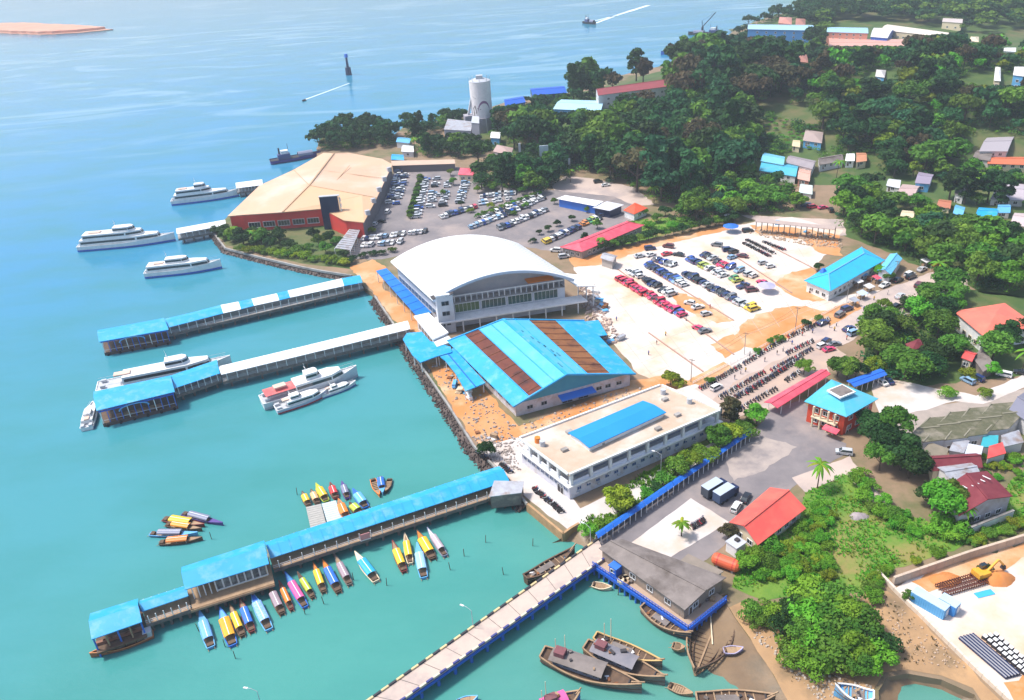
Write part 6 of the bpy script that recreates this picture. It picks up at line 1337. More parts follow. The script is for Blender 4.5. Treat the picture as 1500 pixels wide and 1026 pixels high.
B_ = thing('garden_wall', 'whitewashed sloping wall below the derelict house', 'wall', (*P(1440, 780).xy, GZ)); a, q = P(1412, 786), P(1482, 758); B().beam(a+V((0, 0, 1)), q+V((0, 0, 1)), .4, 2.2).build('panel', WHITE, B_); B().beam(a+V((0, 0, 2.2)), q+V((0, 0, 2.2)), .6, .2).build('coping', CONC, B_)
# construction yard
def yard():
    t = thing('yard_wall', 'long pale concrete retaining wall round the construction yard', 'wall', (*P(1330, 850).xy, GZ)); mw = M('yard_wall_concrete', (.56, .44, .34), (.46, .36, .28), scale=.4)
    pts = PW([(1310, 846), (1420, 808), (1540, 772)], GZ+2.2)
    for i in range(2):
        n = 9
        for k in range(n): a, q = lerp(pts[i], pts[i+1], k/n), lerp(pts[i], pts[i+1], (k+.97)/n); B().beam(V((a.x, a.y, GZ+1)), V((q.x, q.y, GZ+1)), .6, 2.6).build('panel', mw, t)
    t = thing('yard_kerb', 'low whitish kerb wall between yard and foreshore', 'kerb wall', (*P(1400, 950).xy, GZ)); pts = PW([(1285, 840), (1310, 866), (1420, 975), (1500, 1050)], GZ)
    for i in range(3):
        n = (3, 12, 8)[i]
        for k in range(n): a, q = lerp(pts[i], pts[i+1], k/n), lerp(pts[i], pts[i+1], (k+.97)/n); B().beam(a+V((0, 0, .5)), q+V((0, 0, .5)), .55, 1.1).build('panel', paint('kerb_cream_white', (.66, .56, .46)), t)
    for px, rz, L, lb, mt in (((1360, 890), -.93, 7.2, 'light blue shipping container with corrugated sides by the yard kerb', SKYB), ((1388, 893), -.93, 3.6, 'smaller blue site cabin beside the shipping container', paint('cabin_blue', (.06, .30, .72)))):
        p = P(*px, GZ+.06); c_ = thing('site_container', lb, 'container', p, rz, world=False); B().box((0, 0, 1.3), (L, 2.4, 2.6)).build('body', mt, c_); B().box((0, 0, 2.66), (L+.1, 2.5, .12)).build('roof', paint('container_roof', (.45, .62, .80)), c_)
        for k in range(int(L/.5)):
            for s in (-1, 1): B().box((-L/2+.3+k*.5, s*1.22, 1.3), (.2, .08, 2.3)).build('rib', mt, c_)
        B().box((L/2+.04, .4, 1.1), (.08, 1.0, 2.0)).build('door', WHITE, c_)
    # excavator
    p = P(1437, 846, GZ+.06); t = thing('excavator', 'orange-yellow excavator beside the yard wall', 'excavator', p, .3, world=False); OY = paint('plant_yellow', (.72, .36, .03))
    for s in (-1, 1): b = B(); b.box((0, s*1.1, .45), (3.8, .6, .8)); b.build('track', BLACK, t)
    B().box((-.3, 0, 1.5), (3.0, 2.4, 1.1)).build('body', OY, t); B().box((.6, .7, 2.4), (1.4, .9, 1.4)).build('cab', GLASS, t); B().box((-1.6, 0, 1.7), (.8, 2.4, 1.2)).build('counterweight', OY, t)
    b = B(); b.beam((1, -.3, 1.8), (3.4, -.3, 4.2), .4, .5); b.build('boom', OY, t); b = B(); b.beam((3.4, -.3, 4.2), (5.4, -.3, 2.0), .35, .4); b.build('arm', OY, t); B().box((5.5, -.3, 1.4), (.9, 1.0, .9), taper=.7).build('bucket', DARK, t)
    # rebar cage, soil heap, tarpaulin
    p = P(1408, 858, GZ+.1); t = thing('rebar_cage', 'rusty steel reinforcement cage on the yard ground', 'rebar cage', p, .25, world=False)
    for s in (-1.4, -.5, .5, 1.4): B().beam((-5.5, s, .9), (5.5, s, .9), .12, .12).build('long_bar', RUST, t); B().beam((-5.5, s, .15), (5.5, s, .15), .12, .12).build('long_bar', RUST, t)
    for k in range(19): b = B(); x = -5.4+k*.6; b.beam((x, -1.6, .9), (x, 1.6, .9), .14, .14); b.beam((x, -1.6, .15), (x, -1.6, .9), .14, .14); b.beam((x, 1.6, .15), (x, 1.6, .9), .14, .14); b.build('hoop', RUST, t)
    def heap(px, r, h, mt, label, nm='soil_heap', cat='soil heap'):
        p = P(*px, GZ); b = B(); n = 18; rr = [(1, 0), (.85, .25), (.55, .7), (.2, 1)]; vs = []
        for f, z_ in rr:
            for k in range(n): th = 2*pi*k/n; q = r*f*(1+.25*NZ.noise(V((cos(th)*1.5+p.x, sin(th)*1.5+p.y, f*2)))); vs.append(V((cos(th)*q*1.5, sin(th)*q, h*z_*(1+.3*NZ.noise(V((cos(th)*2+p.x, sin(th)*2, f)))))))
        vs.append(V((0, 0, h*1.05))); b.add(vs, [(j*n+k, j*n+(k+1) % n, (j+1)*n+(k+1) % n, (j+1)*n+k) for j in range(3) for k in range(n)]+[(3*n+k, 3*n+(k+1) % n, 4*n) for k in range(n)])
        o = b.build(nm, mt, at=p, smooth=True); tag(o, label, cat); return o
    ORS = M('heaped_laterite', (.60, .22, .05), (.50, .20, .07), scale=.5, bump=.3)
    heap((1460, 848), 2.6, 1.6, ORS, 'orange soil heap beside the excavator'); heap((1385, 850), 2.4, 1.0, ORS, 'low orange soil heap behind the rebar cage'); heap((1258, 757), 1.6, .8, M('rubble_grey', (.40, .34, .34), (.24, .2, .22), scale=1), 'small rubble heap on the grass field', 'rubble_heap', 'rubble')
    p = P(1442, 870, GZ+.09); b = B(); b.box((0, 0, .04), (4.2, 1.5, .08), .2); tag(b.build('tarpaulin', paint('tarp_sky', (.05, .40, .75)), at=p), 'sky blue tarpaulin spread on the yard ground', 'tarpaulin')
    # pipes and tyre rows
    for k in range(5):
        p, q = P(1406+k*4.5, 934-k*1.2, GZ+.45), P(1475+k*4.5, 993-k*1.2, GZ+.45); o = B().cyl(p, q, .42, n=10).build('steel_pipe', NAVY, loc=p.lerp(q, .5)); tag(o, 'long navy steel pipe in the stack beside the yard kerb', 'pipe', 'steel pipes in the yard')
    for r in range(3):
        for k in range(12):
            p = P(1442+r*8+k*7.2, 936-r*1.5+k*6.4, GZ+.05); o = bpy.data.objects.new('paving_block', BLK); C.objects.link(o); o.location = p; o.rotation_euler.z = .5; tag(o, 'white topped concrete block in the rows behind the pipes', 'concrete block', 'concrete blocks in the yard')
_b = B().box((0, 0, .4), (.9, .9, .8), mi=0); _b.box((0, 0, .84), (.8, .8, .08), mi=1); _o = _b.build('paving_block', [DARK, WHITE]); BLK = _o.data; bpy.data.objects.remove(_o)
yard()
# silo and plant by the shore
def silo():
    p = P(708, 192, GZ); t = thing('cement_silo', 'tall white silo with a painted dark bird and curved band on its face', 'silo', p, world=False)
    B().cyl((0, 0, 10), (0, 0, 33), 7.0, n=28).build('tank', paint('silo_white', (.80, .76, .77)), t); B().cyl((0, 0, 0), (0, 0, 10), 8.4, n=12).build('base', M('silo_base', (.36, .34, .38), (.26, .25, .29), scale=.3), t)
    B().cyl((0, 0, 33), (0, 0, 34.2), 7.1, 4, n=28).build('cap', SILV, t)
    for k in range(8): a = 2*pi*k/8; B().cyl((cos(a)*6.6, sin(a)*6.6, 33), (cos(a)*6.6, sin(a)*6.6, 35.5), .15, n=5).build('rail_post', SILV, t)
    B().box((0, 0, 35), (4.4, 4, 2.6)).build('top_housing', SILV, t)
    for k in range(10): a = 2*pi*k/10; B().cyl((cos(a)*9.4, sin(a)*9.4, 0), (cos(a)*8.2, sin(a)*8.2, 12), .3, n=5).build('brace', SILV, t)
    B().box((-9, -3, 6), (6, 7, 12), .2).build('side_housing', M('silo_base', (.36, .34, .38)), t); B().box((10, -2, 4.5), (7, 8, 9), .2).build('side_housing', M('silo_base2', (.42, .42, .46)), t); B().beam((-9, -3, 12), (-3, -1, 34), 1.2, 1.2).build('conveyor', SILV, t)
    # painted mark: dark wing and arc, wrapped on the cylinder
    def patch(pts, mt, name):
        b = B(); vs = []
        for u, z_ in pts: a = -pi/2+u*1.3/7; vs.append(V((cos(a)*7.06, sin(a)*7.06, z_)))
        b.add(vs, [tuple(range(len(vs)))]); b.build(name, mt, t)
    patch([(-4.4, 24), (-2.8, 23), (-.2, 15.6), (-1.9, 16)], DARK, 'painted_mark'); patch([(-4.6, 16.6), (-3.2, 18.5), (-2.4, 14), (-4.2, 11)], DARK, 'painted_mark')
    arcp = [(1.4+3.2*cos(a), 13+6.6*sin(a)) for a in [pi*.95-pi*.95*k/8 for k in range(9)]]
    for k in range(8): (u0, z0), (u1, z1) = arcp[k], arcp[k+1]; patch([(u0, z0), (u1, z1), (u1, z1+1.6), (u0, z0+1.6)], paint('mark_purple', (.24, .10, .22)), 'painted_arc')
    H_('plant_shed', 'grey stepped plant building beside the silo', 'plant building', [(650, 190), (690, 192), (692, 180), (656, 176)], 9, .8, 'mono', 0, M('plant_wall', (.36, .35, .40)), GALV, .2, win=5); H_('plant_shed', 'tall narrow grey hopper house at the foot of the silo', 'plant building', [(690, 180), (702, 181), (702, 172), (692, 171)], 15, .5, 'mono', 0, M('plant_wall', (.36, .35, .40)), SILV, .2)
silo()
for q, h, r, rf, wm, rm, nm, lb in [
  ([(580, 208), (600, 210), (604, 203), (584, 201)], 4, 1, 'gable', CYW, SKYB, 'shore_hut', 'hut with a pale blue roof between the shore trees'), ([(588, 222), (606, 223), (606, 214), (590, 213)], 3.5, 1, 'gable', CYW, WROOF, 'shore_hut', 'hut with white roof beside the shore trees'),
  ([(718, 202), (732, 203), (734, 194), (720, 193)], 5, 1, 'gable', SKYB, WROOF, 'shore_hut', 'light blue hut below the silo'), ([(722, 222), (748, 228), (752, 217), (728, 212)], 5, 1.4, 'hip', CYW, M('dusty_pink_roof', (.42, .30, .28)), 'shore_hut', 'house with a dusty pink roof in the dark wood'),
  ([(740, 155), (770, 150), (766, 141), (738, 146)], 6, 1, 'gable', MBLUE, BLUED, 'shore_shed', 'blue shed on the shore behind the silo'), ([(780, 140), (830, 136), (826, 126), (776, 130)], 6, 1.4, 'gable', NAVY, BLUED, 'shore_shed', 'row of dark blue sheds at the water edge'),
  ([(810, 160), (880, 163), (886, 148), (822, 146)], 7, 1.2, 'gable', SKYB, paint('pale_cyan_roof', (.40, .66, .78)), 'shore_warehouse', 'warehouse with a pale cyan roof in the dark wood'),
  ([(876, 140), (985, 126), (978, 116), (872, 132)], 8, 2.4, 'gable', CYW, M('wine_roof', (.30, .06, .07), (.24, .06, .07), scale=.2), 'shore_warehouse', 'long warehouse with a wine red roof above the trees'),
  ([(1095, 43), (1193, 45), (1190, 37), (1096, 36)], 17, 1.5, 'gable', paint('far_blue_wall', (.07, .26, .58)), paint('far_blue_roof', (.35, .58, .78)), 'shipyard_hall', 'big blue shipyard hall on the far shore'),
  ([(1211, 47), (1272, 49), (1271, 41), (1212, 40)], 10, 1.0, 'gable', paint('salmon_wall', (.62, .28, .20)), paint('far_blue_roof', (.35, .58, .78)), 'far_warehouse', 'salmon walled warehouse with a light blue roof'),
  ([(1275, 54), (1300, 56), (1310, 42), (1280, 41)], 8, 1.5, 'gable', BLUED, paint('far_white_roof', (.72, .74, .78)), 'far_warehouse', 'blue walled warehouse with a white roof'),
  ([(1290, 44), (1400, 56), (1404, 50), (1300, 36)], 6, 1.2, 'gable', CREAM, paint('far_cream_roof', (.78, .68, .58)), 'far_warehouse', 'very long cream roofed warehouse on the far slope'),
  ([(1215, 74), (1342, 70), (1338, 58), (1214, 56)], 5, 1, 'gable', paint('salmon_wall2', (.60, .30, .24)), paint('salmon_roof', (.62, .33, .26), c2=(.58, .40, .34)), 'far_warehouse', 'low wide salmon roofed sheds below the blue warehouse'),
  ([(1140, 34), (1160, 36), (1160, 26), (1142, 25)], 9, 2, 'hip', paint('salmon_wall', (.62, .28, .20)), paint('salmon_roof2', (.55, .24, .18)), 'far_house', 'salmon house behind the big blue hall'), ([(1165, 38), (1180, 39), (1180, 28), (1166, 27)], 9, 2, 'hip', CREAM, BRW, 'far_house', 'brown roofed house behind the big blue hall'),
  ([(1165, 90), (1184, 92), (1182, 80), (1167, 80)], 8, 1.5, 'hip', paint('salmon_wall', (.62, .28, .20)), BRW, 'far_house', 'brick coloured house in front of the blue hall'), ([(1150, 78), (1166, 80), (1168, 70), (1152, 70)], 7, 1.5, 'hip', CREAM, CREAM, 'far_house', 'cream house in front of the blue hall'),
  ([(1420, 60), (1434, 62), (1434, 54), (1422, 54)], 6, 1.5, 'hip', WHITE, CREAM, 'far_house', 'white cottage at the end of the long cream warehouse'), ([(1380, 32), (1410, 34), (1410, 28), (1382, 27)], 6, 1.5, 'gable', CREAM, paint('dusty_roof', (.55, .48, .46)), 'far_house', 'pale house high on the hazy slope'),
  ([(1456, 118), (1466, 119), (1466, 98), (1458, 98)], 14, 1, 'hip', CREAM, WHITE, 'far_tower_house', 'tall narrow cream house above the hill trees'), ([(1484, 110), (1500, 112), (1500, 98), (1486, 98)], 8, 1, 'gable', SKYB, WHITE, 'far_house', 'light blue house near the tall narrow one'), ([(1282, 112), (1296, 114), (1298, 103), (1284, 102)], 7, 1.5, 'hip', SKYB, CYW, 'far_house', 'grey-blue house by the winding hill track'), ([(1470, 75), (1488, 76), (1488, 70), (1471, 70)], 5, 1, 'gable', WHITE, WROOF, 'far_house', 'white roofed hut near the winding hill road')]:
    H_(nm, lb, nm.split('_')[-1], q, h, r, rf, 0, wm, rm, .4, hill=True, win=6 if h < 12 else 9, door=False)
# village on the right
for i, (q, h, r, rf, wm, rm, lb) in enumerate([
  ([(1112, 250), (1166, 259), (1170, 243), (1118, 234)], 4.5, 1.6, 'gable', WHITE, CYAN, 'house with a bright blue lower roof at the wood edge'), ([(1114, 236), (1148, 242), (1150, 230), (1120, 224)], 7, 1.2, 'gable', WHITE, paint('vill_cyan', (.18, .52, .74)), 'taller pale cyan gable behind the bright blue roof'), ([(1168, 262), (1186, 266), (1188, 250), (1170, 246)], 4.5, 1, 'gable', BRW, paint('vill_pink', (.62, .38, .30)), 'brick fronted shop joined to the bright blue roof'),
  ([(1150, 238), (1190, 248), (1196, 236), (1158, 228)], 5, 1.4, 'gable', CYW, M('vill_greyroof', (.34, .30, .32), (.26, .23, .25), scale=.4), 'grey roof behind the brick fronted shop'), ([(1200, 242), (1236, 236), (1232, 226), (1198, 232)], 4, 1.4, 'gable', CYW, GREYR, 'long grey roof on the lane below the wood'), ([(1238, 236), (1252, 236), (1252, 225), (1240, 225)], 4, 1, 'gable', WHITE, WROOF, 'white roofed hut next to an orange one'), ([(1254, 238), (1270, 236), (1268, 224), (1254, 224)], 4, 1.4, 'gable', CREAM, paint('vill_orange', (.55, .26, .15)), 'orange roofed hut next to a white one'),
  ([(1176, 206), (1204, 210), (1206, 194), (1180, 190)], 4.5, 1.4, 'hip', SKYB, M('vill_taupe', (.38, .30, .28)), 'taupe roofed house above the green clearing'), ([(1160, 214), (1172, 216), (1172, 206), (1162, 205)], 3.5, 1, 'gable', CREAM, YW, 'little yellow house below the taupe roof'), ([(1170, 282), (1190, 285), (1190, 274), (1172, 272)], 3.5, .8, 'mono', WHITE, paint('vill_mint', (.55, .66, .62)), 'mint roofed shed under the spreading trees'),
  ([(1298, 272), (1318, 276), (1320, 264), (1302, 262)], 4, 1, 'gable', WHITE, paint('vill_w', (.62, .64, .68)), 'white roofed house by the dirt bend'), ([(1312, 288), (1340, 286), (1348, 272), (1322, 270)], 4, 1, 'gable', CREAM, paint('vill_dusty_pink', (.52, .38, .36)), 'dusty pink roof beside the dirt bend'), ([(1340, 268), (1362, 270), (1368, 256), (1346, 252)], 6, 1.2, 'gable', SKYB, M('vill_violet', (.28, .24, .32)), 'blue walled house with a violet-grey roof'), ([(1398, 284), (1412, 288), (1418, 264), (1402, 262)], 6, 1, 'gable', CYW, M('vill_greyb', (.34, .30, .30)), 'tall grey house among the slender trees'),
  ([(1396, 312), (1410, 318), (1414, 304), (1400, 300)], 4, 1, 'gable', SKYB, SKYB, 'small blue roofed shack at the tree line'), ([(1428, 318), (1460, 320), (1462, 306), (1434, 304)], 4, 1, 'gable', WHITE, BLUE, 'bright blue roofed house among village trees'), ([(1460, 312), (1480, 312), (1480, 300), (1462, 300)], 4, 1, 'gable', WHITE, SKYB, 'light blue roof joined to the bright blue one'), ([(1450, 292), (1500, 294), (1500, 270), (1468, 268)], 4.5, 1.4, 'gable', CYW, paint('vill_lav', (.48, .42, .46)), 'large lavender-grey roof beyond the slender village trees'), ([(1480, 328), (1520, 336), (1524, 314), (1486, 312)], 4.5, 1.4, 'gable', CREAM, paint('vill_lav2', (.56, .46, .46)), 'pinkish grey roof beside the road bend'),
  ([(1434, 222), (1476, 222), (1486, 200), (1446, 202)], 5, 1.6, 'gable', CYW, M('vill_grey3', (.36, .33, .36)), 'wide grey roof below the wooded hill'), ([(1424, 232), (1450, 236), (1456, 222), (1432, 220)], 4, 1.2, 'gable', CYW, GREYR, 'lower grey roof joined to the wide one'), ([(1446, 240), (1510, 242), (1510, 230), (1450, 230)], 4, 1.2, 'gable', CREAM, paint('vill_ored', (.62, .16, .07)), 'long orange-red roof across the village'), ([(1372, 302), (1392, 306), (1394, 294), (1376, 292)], 3.6, 1, 'gable', CREAM, paint('vill_rust', (.46, .17, .10)), 'rusty roofed shack by the slender trees'), ([(1318, 318), (1338, 320), (1340, 310), (1322, 308)], 4, .8, 'gable', CREAM, CREAM, 'cream roofed house in the middle of the trees')]):
    H_('village_house', lb, 'house', q, h*.68, r, rf, 0, wm, rm, .4, hill=True, win=4, group='houses of the village behind the lot')
# tall white billboard and white pole signs in the wood
for px, w_, h, lb in (((798, 252), 5, 15, 'tall white billboard standing at the wood edge'), ((834, 250), 1.2, 7, 'narrow white sign post beside the billboard'), ((762, 232), 1.4, 9, 'white gate pillar near the dusty pink roof')):
    p = P(*px, GZ); t = thing('billboard', lb, 'billboard', p, world=False); B().box((0, 0, h*.6), (w_, .5, h*.8)).build('panel', M('billboard_face', (.66, .72, .78), (.40, .48, .56), scale=.25), t)
    for s in (-1, 1): B().cyl((s*w_*.35, .3, 0), (s*w_*.35, .3, h), .15, n=5).build('post', SILV, t)
# rows of market stalls, wreckage, site materials near the arched terminal
rk = random.Random(21)
for i in range(46):
    reg = rk.choice([((862, 470), (905, 500), 'beside the arched terminal'), ((865, 425), (885, 455), 'beside the arched terminal'), ((1115, 325), (1225, 352), 'behind the far concrete'), ((655, 545), (690, 590), 'on the laterite yard'), ((700, 630), (735, 655), 'on the quay by the shack'), ((1255, 420), (1300, 400), 'by the road stalls')])
    (x0, y0), (x1, y1), w_ = reg; t_ = rk.random(); p = P(x0+(x1-x0)*t_+rk.uniform(-8, 8), y0+(y1-y0)*t_+rk.uniform(-4, 4), GZ+.06); mt, cn = rk.choice([(WHITE, 'white'), (GALV, 'grey'), (WOODL, 'timber'), (SKYB, 'blue'), (CREAM, 'cream'), (RUSTO, 'rusty')])
    b = B(); sx_, sy_ = rk.uniform(1, 3.4), rk.uniform(.8, 2)
    for k in range(rk.randint(1, 4)): b.box((rk.uniform(-.3, .3), rk.uniform(-.2, .2), .22+k*.4), (sx_, sy_, .36), rk.uniform(-.2, .2))
    o = b.build('material_stack', mt, at=p); o.rotation_euler.z = rk.random()*3; lb = f'stack of {cn} building material {w_}'; tag(o, lb, 'material stack', lb+' set')
for i, (px, mt, cn, w_) in enumerate([((1262, 410), SKYB, 'light blue', 3.5), ((1256, 420), WHITE, 'white', 3), ((1272, 428), CYW, 'pale grey', 3.4), ((1283, 415), PINKR, 'pink', 2.6), ((1262, 438), paint('stall_white_blue', (.5, .6, .75)), 'blue-white', 3.6), ((1250, 448), GALV, 'tin', 3), ((1295, 410), GREYB, 'slate', 2.6), ((1370, 398), RED, 'red', 3), ((1355, 390), WHITE, 'chalk white', 3.2), ((1385, 378), SILV, 'silver', 3)]):
    p = P(*px, GZ+.06); t = thing('market_stall', f'roadside stall with a {cn} awning near the cyan hall', 'stall', p, .5, world=False); B().slab([V((-w_/2, -1.4, 2.3)), V((w_/2, -1.4, 2.3)), V((w_/2, 1.4, 2.8)), V((-w_/2, 1.4, 2.8))], .1).build('awning', mt, t); B().box((0, .3, .5), (w_*.8, 1.2, 1)).build('counter', WOODL, t)
    for sx_ in (-1, 1):
        for sy_ in (-1, 1): B().cyl((sx_*w_*.45, sy_*1.2, 0), (sx_*w_*.45, sy_*1.2, 2.5), .06, n=5).build('post', SILV, t)
# long kerbs across the concrete lot, bare trellis posts at its back
for (a, e, lb) in (((955, 398), (1075, 470), 'red painted kerb dividing the concrete lot'), ((905, 395), (1075, 520), 'kerb between the long red row and bare concrete'), ((950, 488), (1030, 545), 'broken kerb across the bare concrete'), ((1075, 375), (1160, 430), 'kerb along the scattered far row'), ((1130, 362), (1200, 398), 'kerb behind the motorbike rows')):
    p, q = P(*a, GZ), P(*e, GZ); o = B().beam(p+V((0, 0, .12)), q+V((0, 0, .12)), .5, .24).build('kerb', M('kerb_red', (.42, .24, .18), (.34, .22, .18), scale=.4)); tag(o, lb, 'kerb')
t = thing('bare_frame', 'unfinished row of bare concrete posts and beam behind the lot', 'frame', P(1160, 330)); 
for k in range(15): p = P(1107+k*8.2, 338+k*.9, GZ); B().cyl(p, p+V((0, 0, 5.4)), .2, n=6).build('post', WOODG, t)
p, q = P(1107, 338, GZ), P(1222, 350, GZ); B().beam(p+V((0, 0, 5.4)), q+V((0, 0, 5.4)), .35, .4).build('beam', GREYR, t); b = B(); n_ = (q-p).cross(V((0, 0, 1))).normalized()*-4; b.slab([p+V((0, 0, 5.7)), q+V((0, 0, 5.7)), q-n_+V((0, 0, 5.7)), p-n_+V((0, 0, 5.7))], .2); b.build('slab', M('dusty_slab', (.46, .36, .32), (.38, .3, .27), scale=.3), t)
# road fence: long railing with posts beside the harbour road
t = thing('road_fence', 'low white railing fence between harbour road and concrete lot', 'fence', P(1130, 500)); pts = PW([(1015, 563), (1140, 497), (1262, 432)], GZ)
for i in range(2):
    for h in (.5, 1.0): B().beam(pts[i]+V((0, 0, h)), pts[i+1]+V((0, 0, h)), .08, .1).build('rail', WHITE, t)
    for k in range(26): p = lerp(pts[i], pts[i+1], k/26); B().cyl(p, p+V((0, 0, 1.1)), .07, n=5).build('post', WHITE, t)
# ------------------------------------------------------------ trees and shrubs
import numpy as np
def leafm(name, c, c2, rnd=.3): return M(name, c, c2, scale=.55, rough=.6, rnd=rnd, thr=(.35, .65), transl=.25, spec=.12, detail=3)
LMID = leafm('mid_green_leaves', (.07, .185, .022), (.12, .25, .028)); LDARK = leafm('dark_green_leaves', (.018, .060, .016), (.038, .098, .021)); LYEL = leafm('yellow_green_leaves', (.16, .27, .018), (.24, .32, .026)); LBR = leafm('bright_green_leaves', (.09, .28, .02), (.15, .36, .03)); LBLUE = leafm('deep_blue_green_leaves', (.020, .088, .034), (.036, .13, .042)); LBRN = leafm('brownish_leaves', (.10, .075, .035), (.065, .07, .03))
LEAFM = dict(mid=LMID, dark=LDARK, yellow=LYEL, bright=LBR, blue=LBLUE, brown=LBRN)
BARK = M('bark', (.12, .085, .06), (.07, .05, .04), scale=1.5)
def crown_arrays(seed, nl, shape='round', leaf=.045, lobes=16):
    """leaf quads for a crown of a tree of height 1: arrays (n,4,3)"""
    r = np.random.RandomState(seed)
    if shape == 'round': c0, rad, lr = np.array([0, 0, .53]), np.array([.36, .36, .33]), (.12, .20)
    elif shape == 'spread': c0, rad, lr = np.array([0, 0, .66]), np.array([.50, .50, .20]), (.12, .20)
    elif shape == 'tall': c0, rad, lr = np.array([0, 0, .58]), np.array([.17, .17, .38]), (.07, .12)
    else: c0, rad, lr = np.array([0, 0, .42]), np.array([.58, .58, .32]), (.18, .32)
    ctr = []; rr = []
    for k in range(lobes):
        d = r.normal(size=3); d /= np.linalg.norm(d); q = r.uniform(.35, 1)**.6
        if shape != 'tall' and d[2] < -.3: d[2] *= -.6
        ctr.append(c0+d*rad*q); rr.append(r.uniform(*lr)*(1.15 if q < .6 else 1))
    ctr = np.array(ctr); rr = np.array(rr); w_ = rr**2/np.sum(rr**2)
    idx = r.choice(lobes, nl, p=w_); d = r.normal(size=(nl, 3)); d /= np.linalg.norm(d, axis=1)[:, None]; d[:, 2] = np.where(d[:, 2] < -.35, -d[:, 2], d[:, 2])
    p = ctr[idx]+d*(rr[idx]*r.uniform(.72, 1.08, nl))[:, None]*np.array([1, 1, .85])
    # leaf planes lean outwards from the lobe, with scatter
    n = d+r.normal(size=(nl, 3))*.55; n /= np.linalg.norm(n, axis=1)[:, None]
    t = np.cross(n, r.normal(size=(nl, 3))); t /= np.linalg.norm(t, axis=1)[:, None]; b = np.cross(n, t)
    s = leaf*r.uniform(.6, 1.35, nl)[:, None]; t = t*s; b = b*s*.75
    q = np.stack([p-t, p-b*.9+t*.1, p+t, p+b*.9+t*.1], 1)
    q[:, :, 2] = np.maximum(q[:, :, 2], .02); return q
def quads_mesh(name, q, mat):
    n = len(q); me = bpy.data.meshes.new(name); me.vertices.add(n*4); me.vertices.foreach_set('co', q.reshape(-1).astype(np.float32)); me.loops.add(n*4); me.loops.foreach_set('vertex_index', np.arange(n*4, dtype=np.int32))
    me.polygons.add(n); me.polygons.foreach_set('loop_start', np.arange(0, n*4, 4, dtype=np.int32)); me.polygons.foreach_set('loop_total', np.full(n, 4, np.int32)); me.materials.append(mat); me.update(); me.validate(); return me
def trunk_mesh(seed, shape):
    r = random.Random(seed); b = B(); h = dict(round=.5, spread=.62, tall=.8, bush=.22)[shape]; w_ = dict(round=.028, spread=.035, tall=.02, bush=.03)[shape]
    b.cyl((0, 0, -.04), (r.uniform(-.03, .03), r.uniform(-.03, .03), h), w_, w_*.5, n=7)
    for k in range(5):
        a = 2*pi*k/5+r.random(); z0 = h*r.uniform(.5, .9); L = dict(round=.24, spread=.38, tall=.12, bush=.3)[shape]; b.cyl((0, 0, z0), (cos(a)*L, sin(a)*L, z0+r.uniform(.1, .24)), w_*.45, w_*.15, n=5)
    o = b.build('trunk', BARK); me = o.data; bpy.data.objects.remove(o); return me
TREES = {}
def tree_mesh(shape, lm, var, lod):
    k = (shape, lm, var, lod)
    if k not in TREES:
        n = dict(round=2600, spread=2600, tall=1900, bush=1500)[shape]; n = int(n*(1 if lod == 0 else .38)); lf = (.040 if lod == 0 else .062)*(1.35 if shape == 'bush' else 1)
        TREES[k] = (quads_mesh('crown', crown_arrays(hash((shape, var)) % 9999 if False else {'round': 10, 'spread': 40, 'tall': 70, 'bush': 100}[shape]+var, n, shape, lf, {'round': 18, 'spread': 20, 'tall': 20, 'bush': 12}[shape]), LEAFM[lm]), trunk_mesh(var, shape))
    return TREES[k]
KIND = dict(round='broadleaf_tree', spread='spreading_tree', tall='casuarina_tree', bush='shrub')
rt_ = random.Random(5)
NT = {}
def tree(p, h, shape, lm, where, lod=0, wide=1.0):
    cm, tm = tree_mesh(shape, lm, rt_.randrange(4), lod)
    adj = dict(mid='mid green', dark='dark green', yellow='yellow-green', bright='bright green', blue='deep blue-green', brown='brownish')[lm]; noun = dict(round='rounded tree', spread='spreading tree', tall='tall feathery tree', bush='bushy shrub')[shape]
    lb = f'{adj} {noun} {where}'; t = thing(KIND[shape], lb, 'shrub' if shape == 'bush' else 'tree', p, rt_.random()*6.3, lb+' set', world=False); t.scale = (h*wide, h*wide, h)
    for nm, me in (('crown', cm), ('trunk', tm)): o = bpy.data.objects.new(nm, me); C.objects.link(o); o.parent = t
    NT[shape] = NT.get(shape, 0)+1; return t
def palm(px, h, label, p=None):
    p = p or T(*px); t = thing('palm_tree', label, 'palm tree', p, rt_.random()*6, world=False); b = B(); prev = V((0, 0, -.3)); lean = rt_.uniform(-.08, .08)
    for k in range(1, 6): q = V((lean*h*(k/5)**2, 0, h*k/5)); b.cyl(prev, q, .2-.02*k, .2-.02*(k+1), n=7, cap=False); prev = q
    b.build('trunk', BARK, t); top = prev
    for k in range(13):
        a = 2*pi*k/13+rt_.uniform(-.15, .15); L = h*.34+1.0; up_ = rt_.uniform(.1, .75); fb = B(); pts = []
        for j in range(7): u = j/6; pts.append(top+V((cos(a)*L*u, sin(a)*L*u, up_*L*u-L*.85*u*u)))
        sd_ = V((-sin(a), cos(a), 0))
        for j in range(6):
            w0, w1 = .42*sin(pi*(.12+.86*j/6)), .42*sin(pi*(.12+.86*(j+1)/6))
            for s in (-1, 1): fb.quad(pts[j], pts[j+1], pts[j+1]+sd_*s*w1-V((0, 0, w1*.5)), pts[j]+sd_*s*w0-V((0, 0, w0*.5)))
        fb.build('frond', LYEL if k % 4 == 0 else LBR, t)
    return t
def proj(p):
    d = V(p)-V((0, 0, CAM_H)); z = d.dot(fw); return 750+FPX*d.dot(rt)/z, 513-FPX*d.dot(up)/z
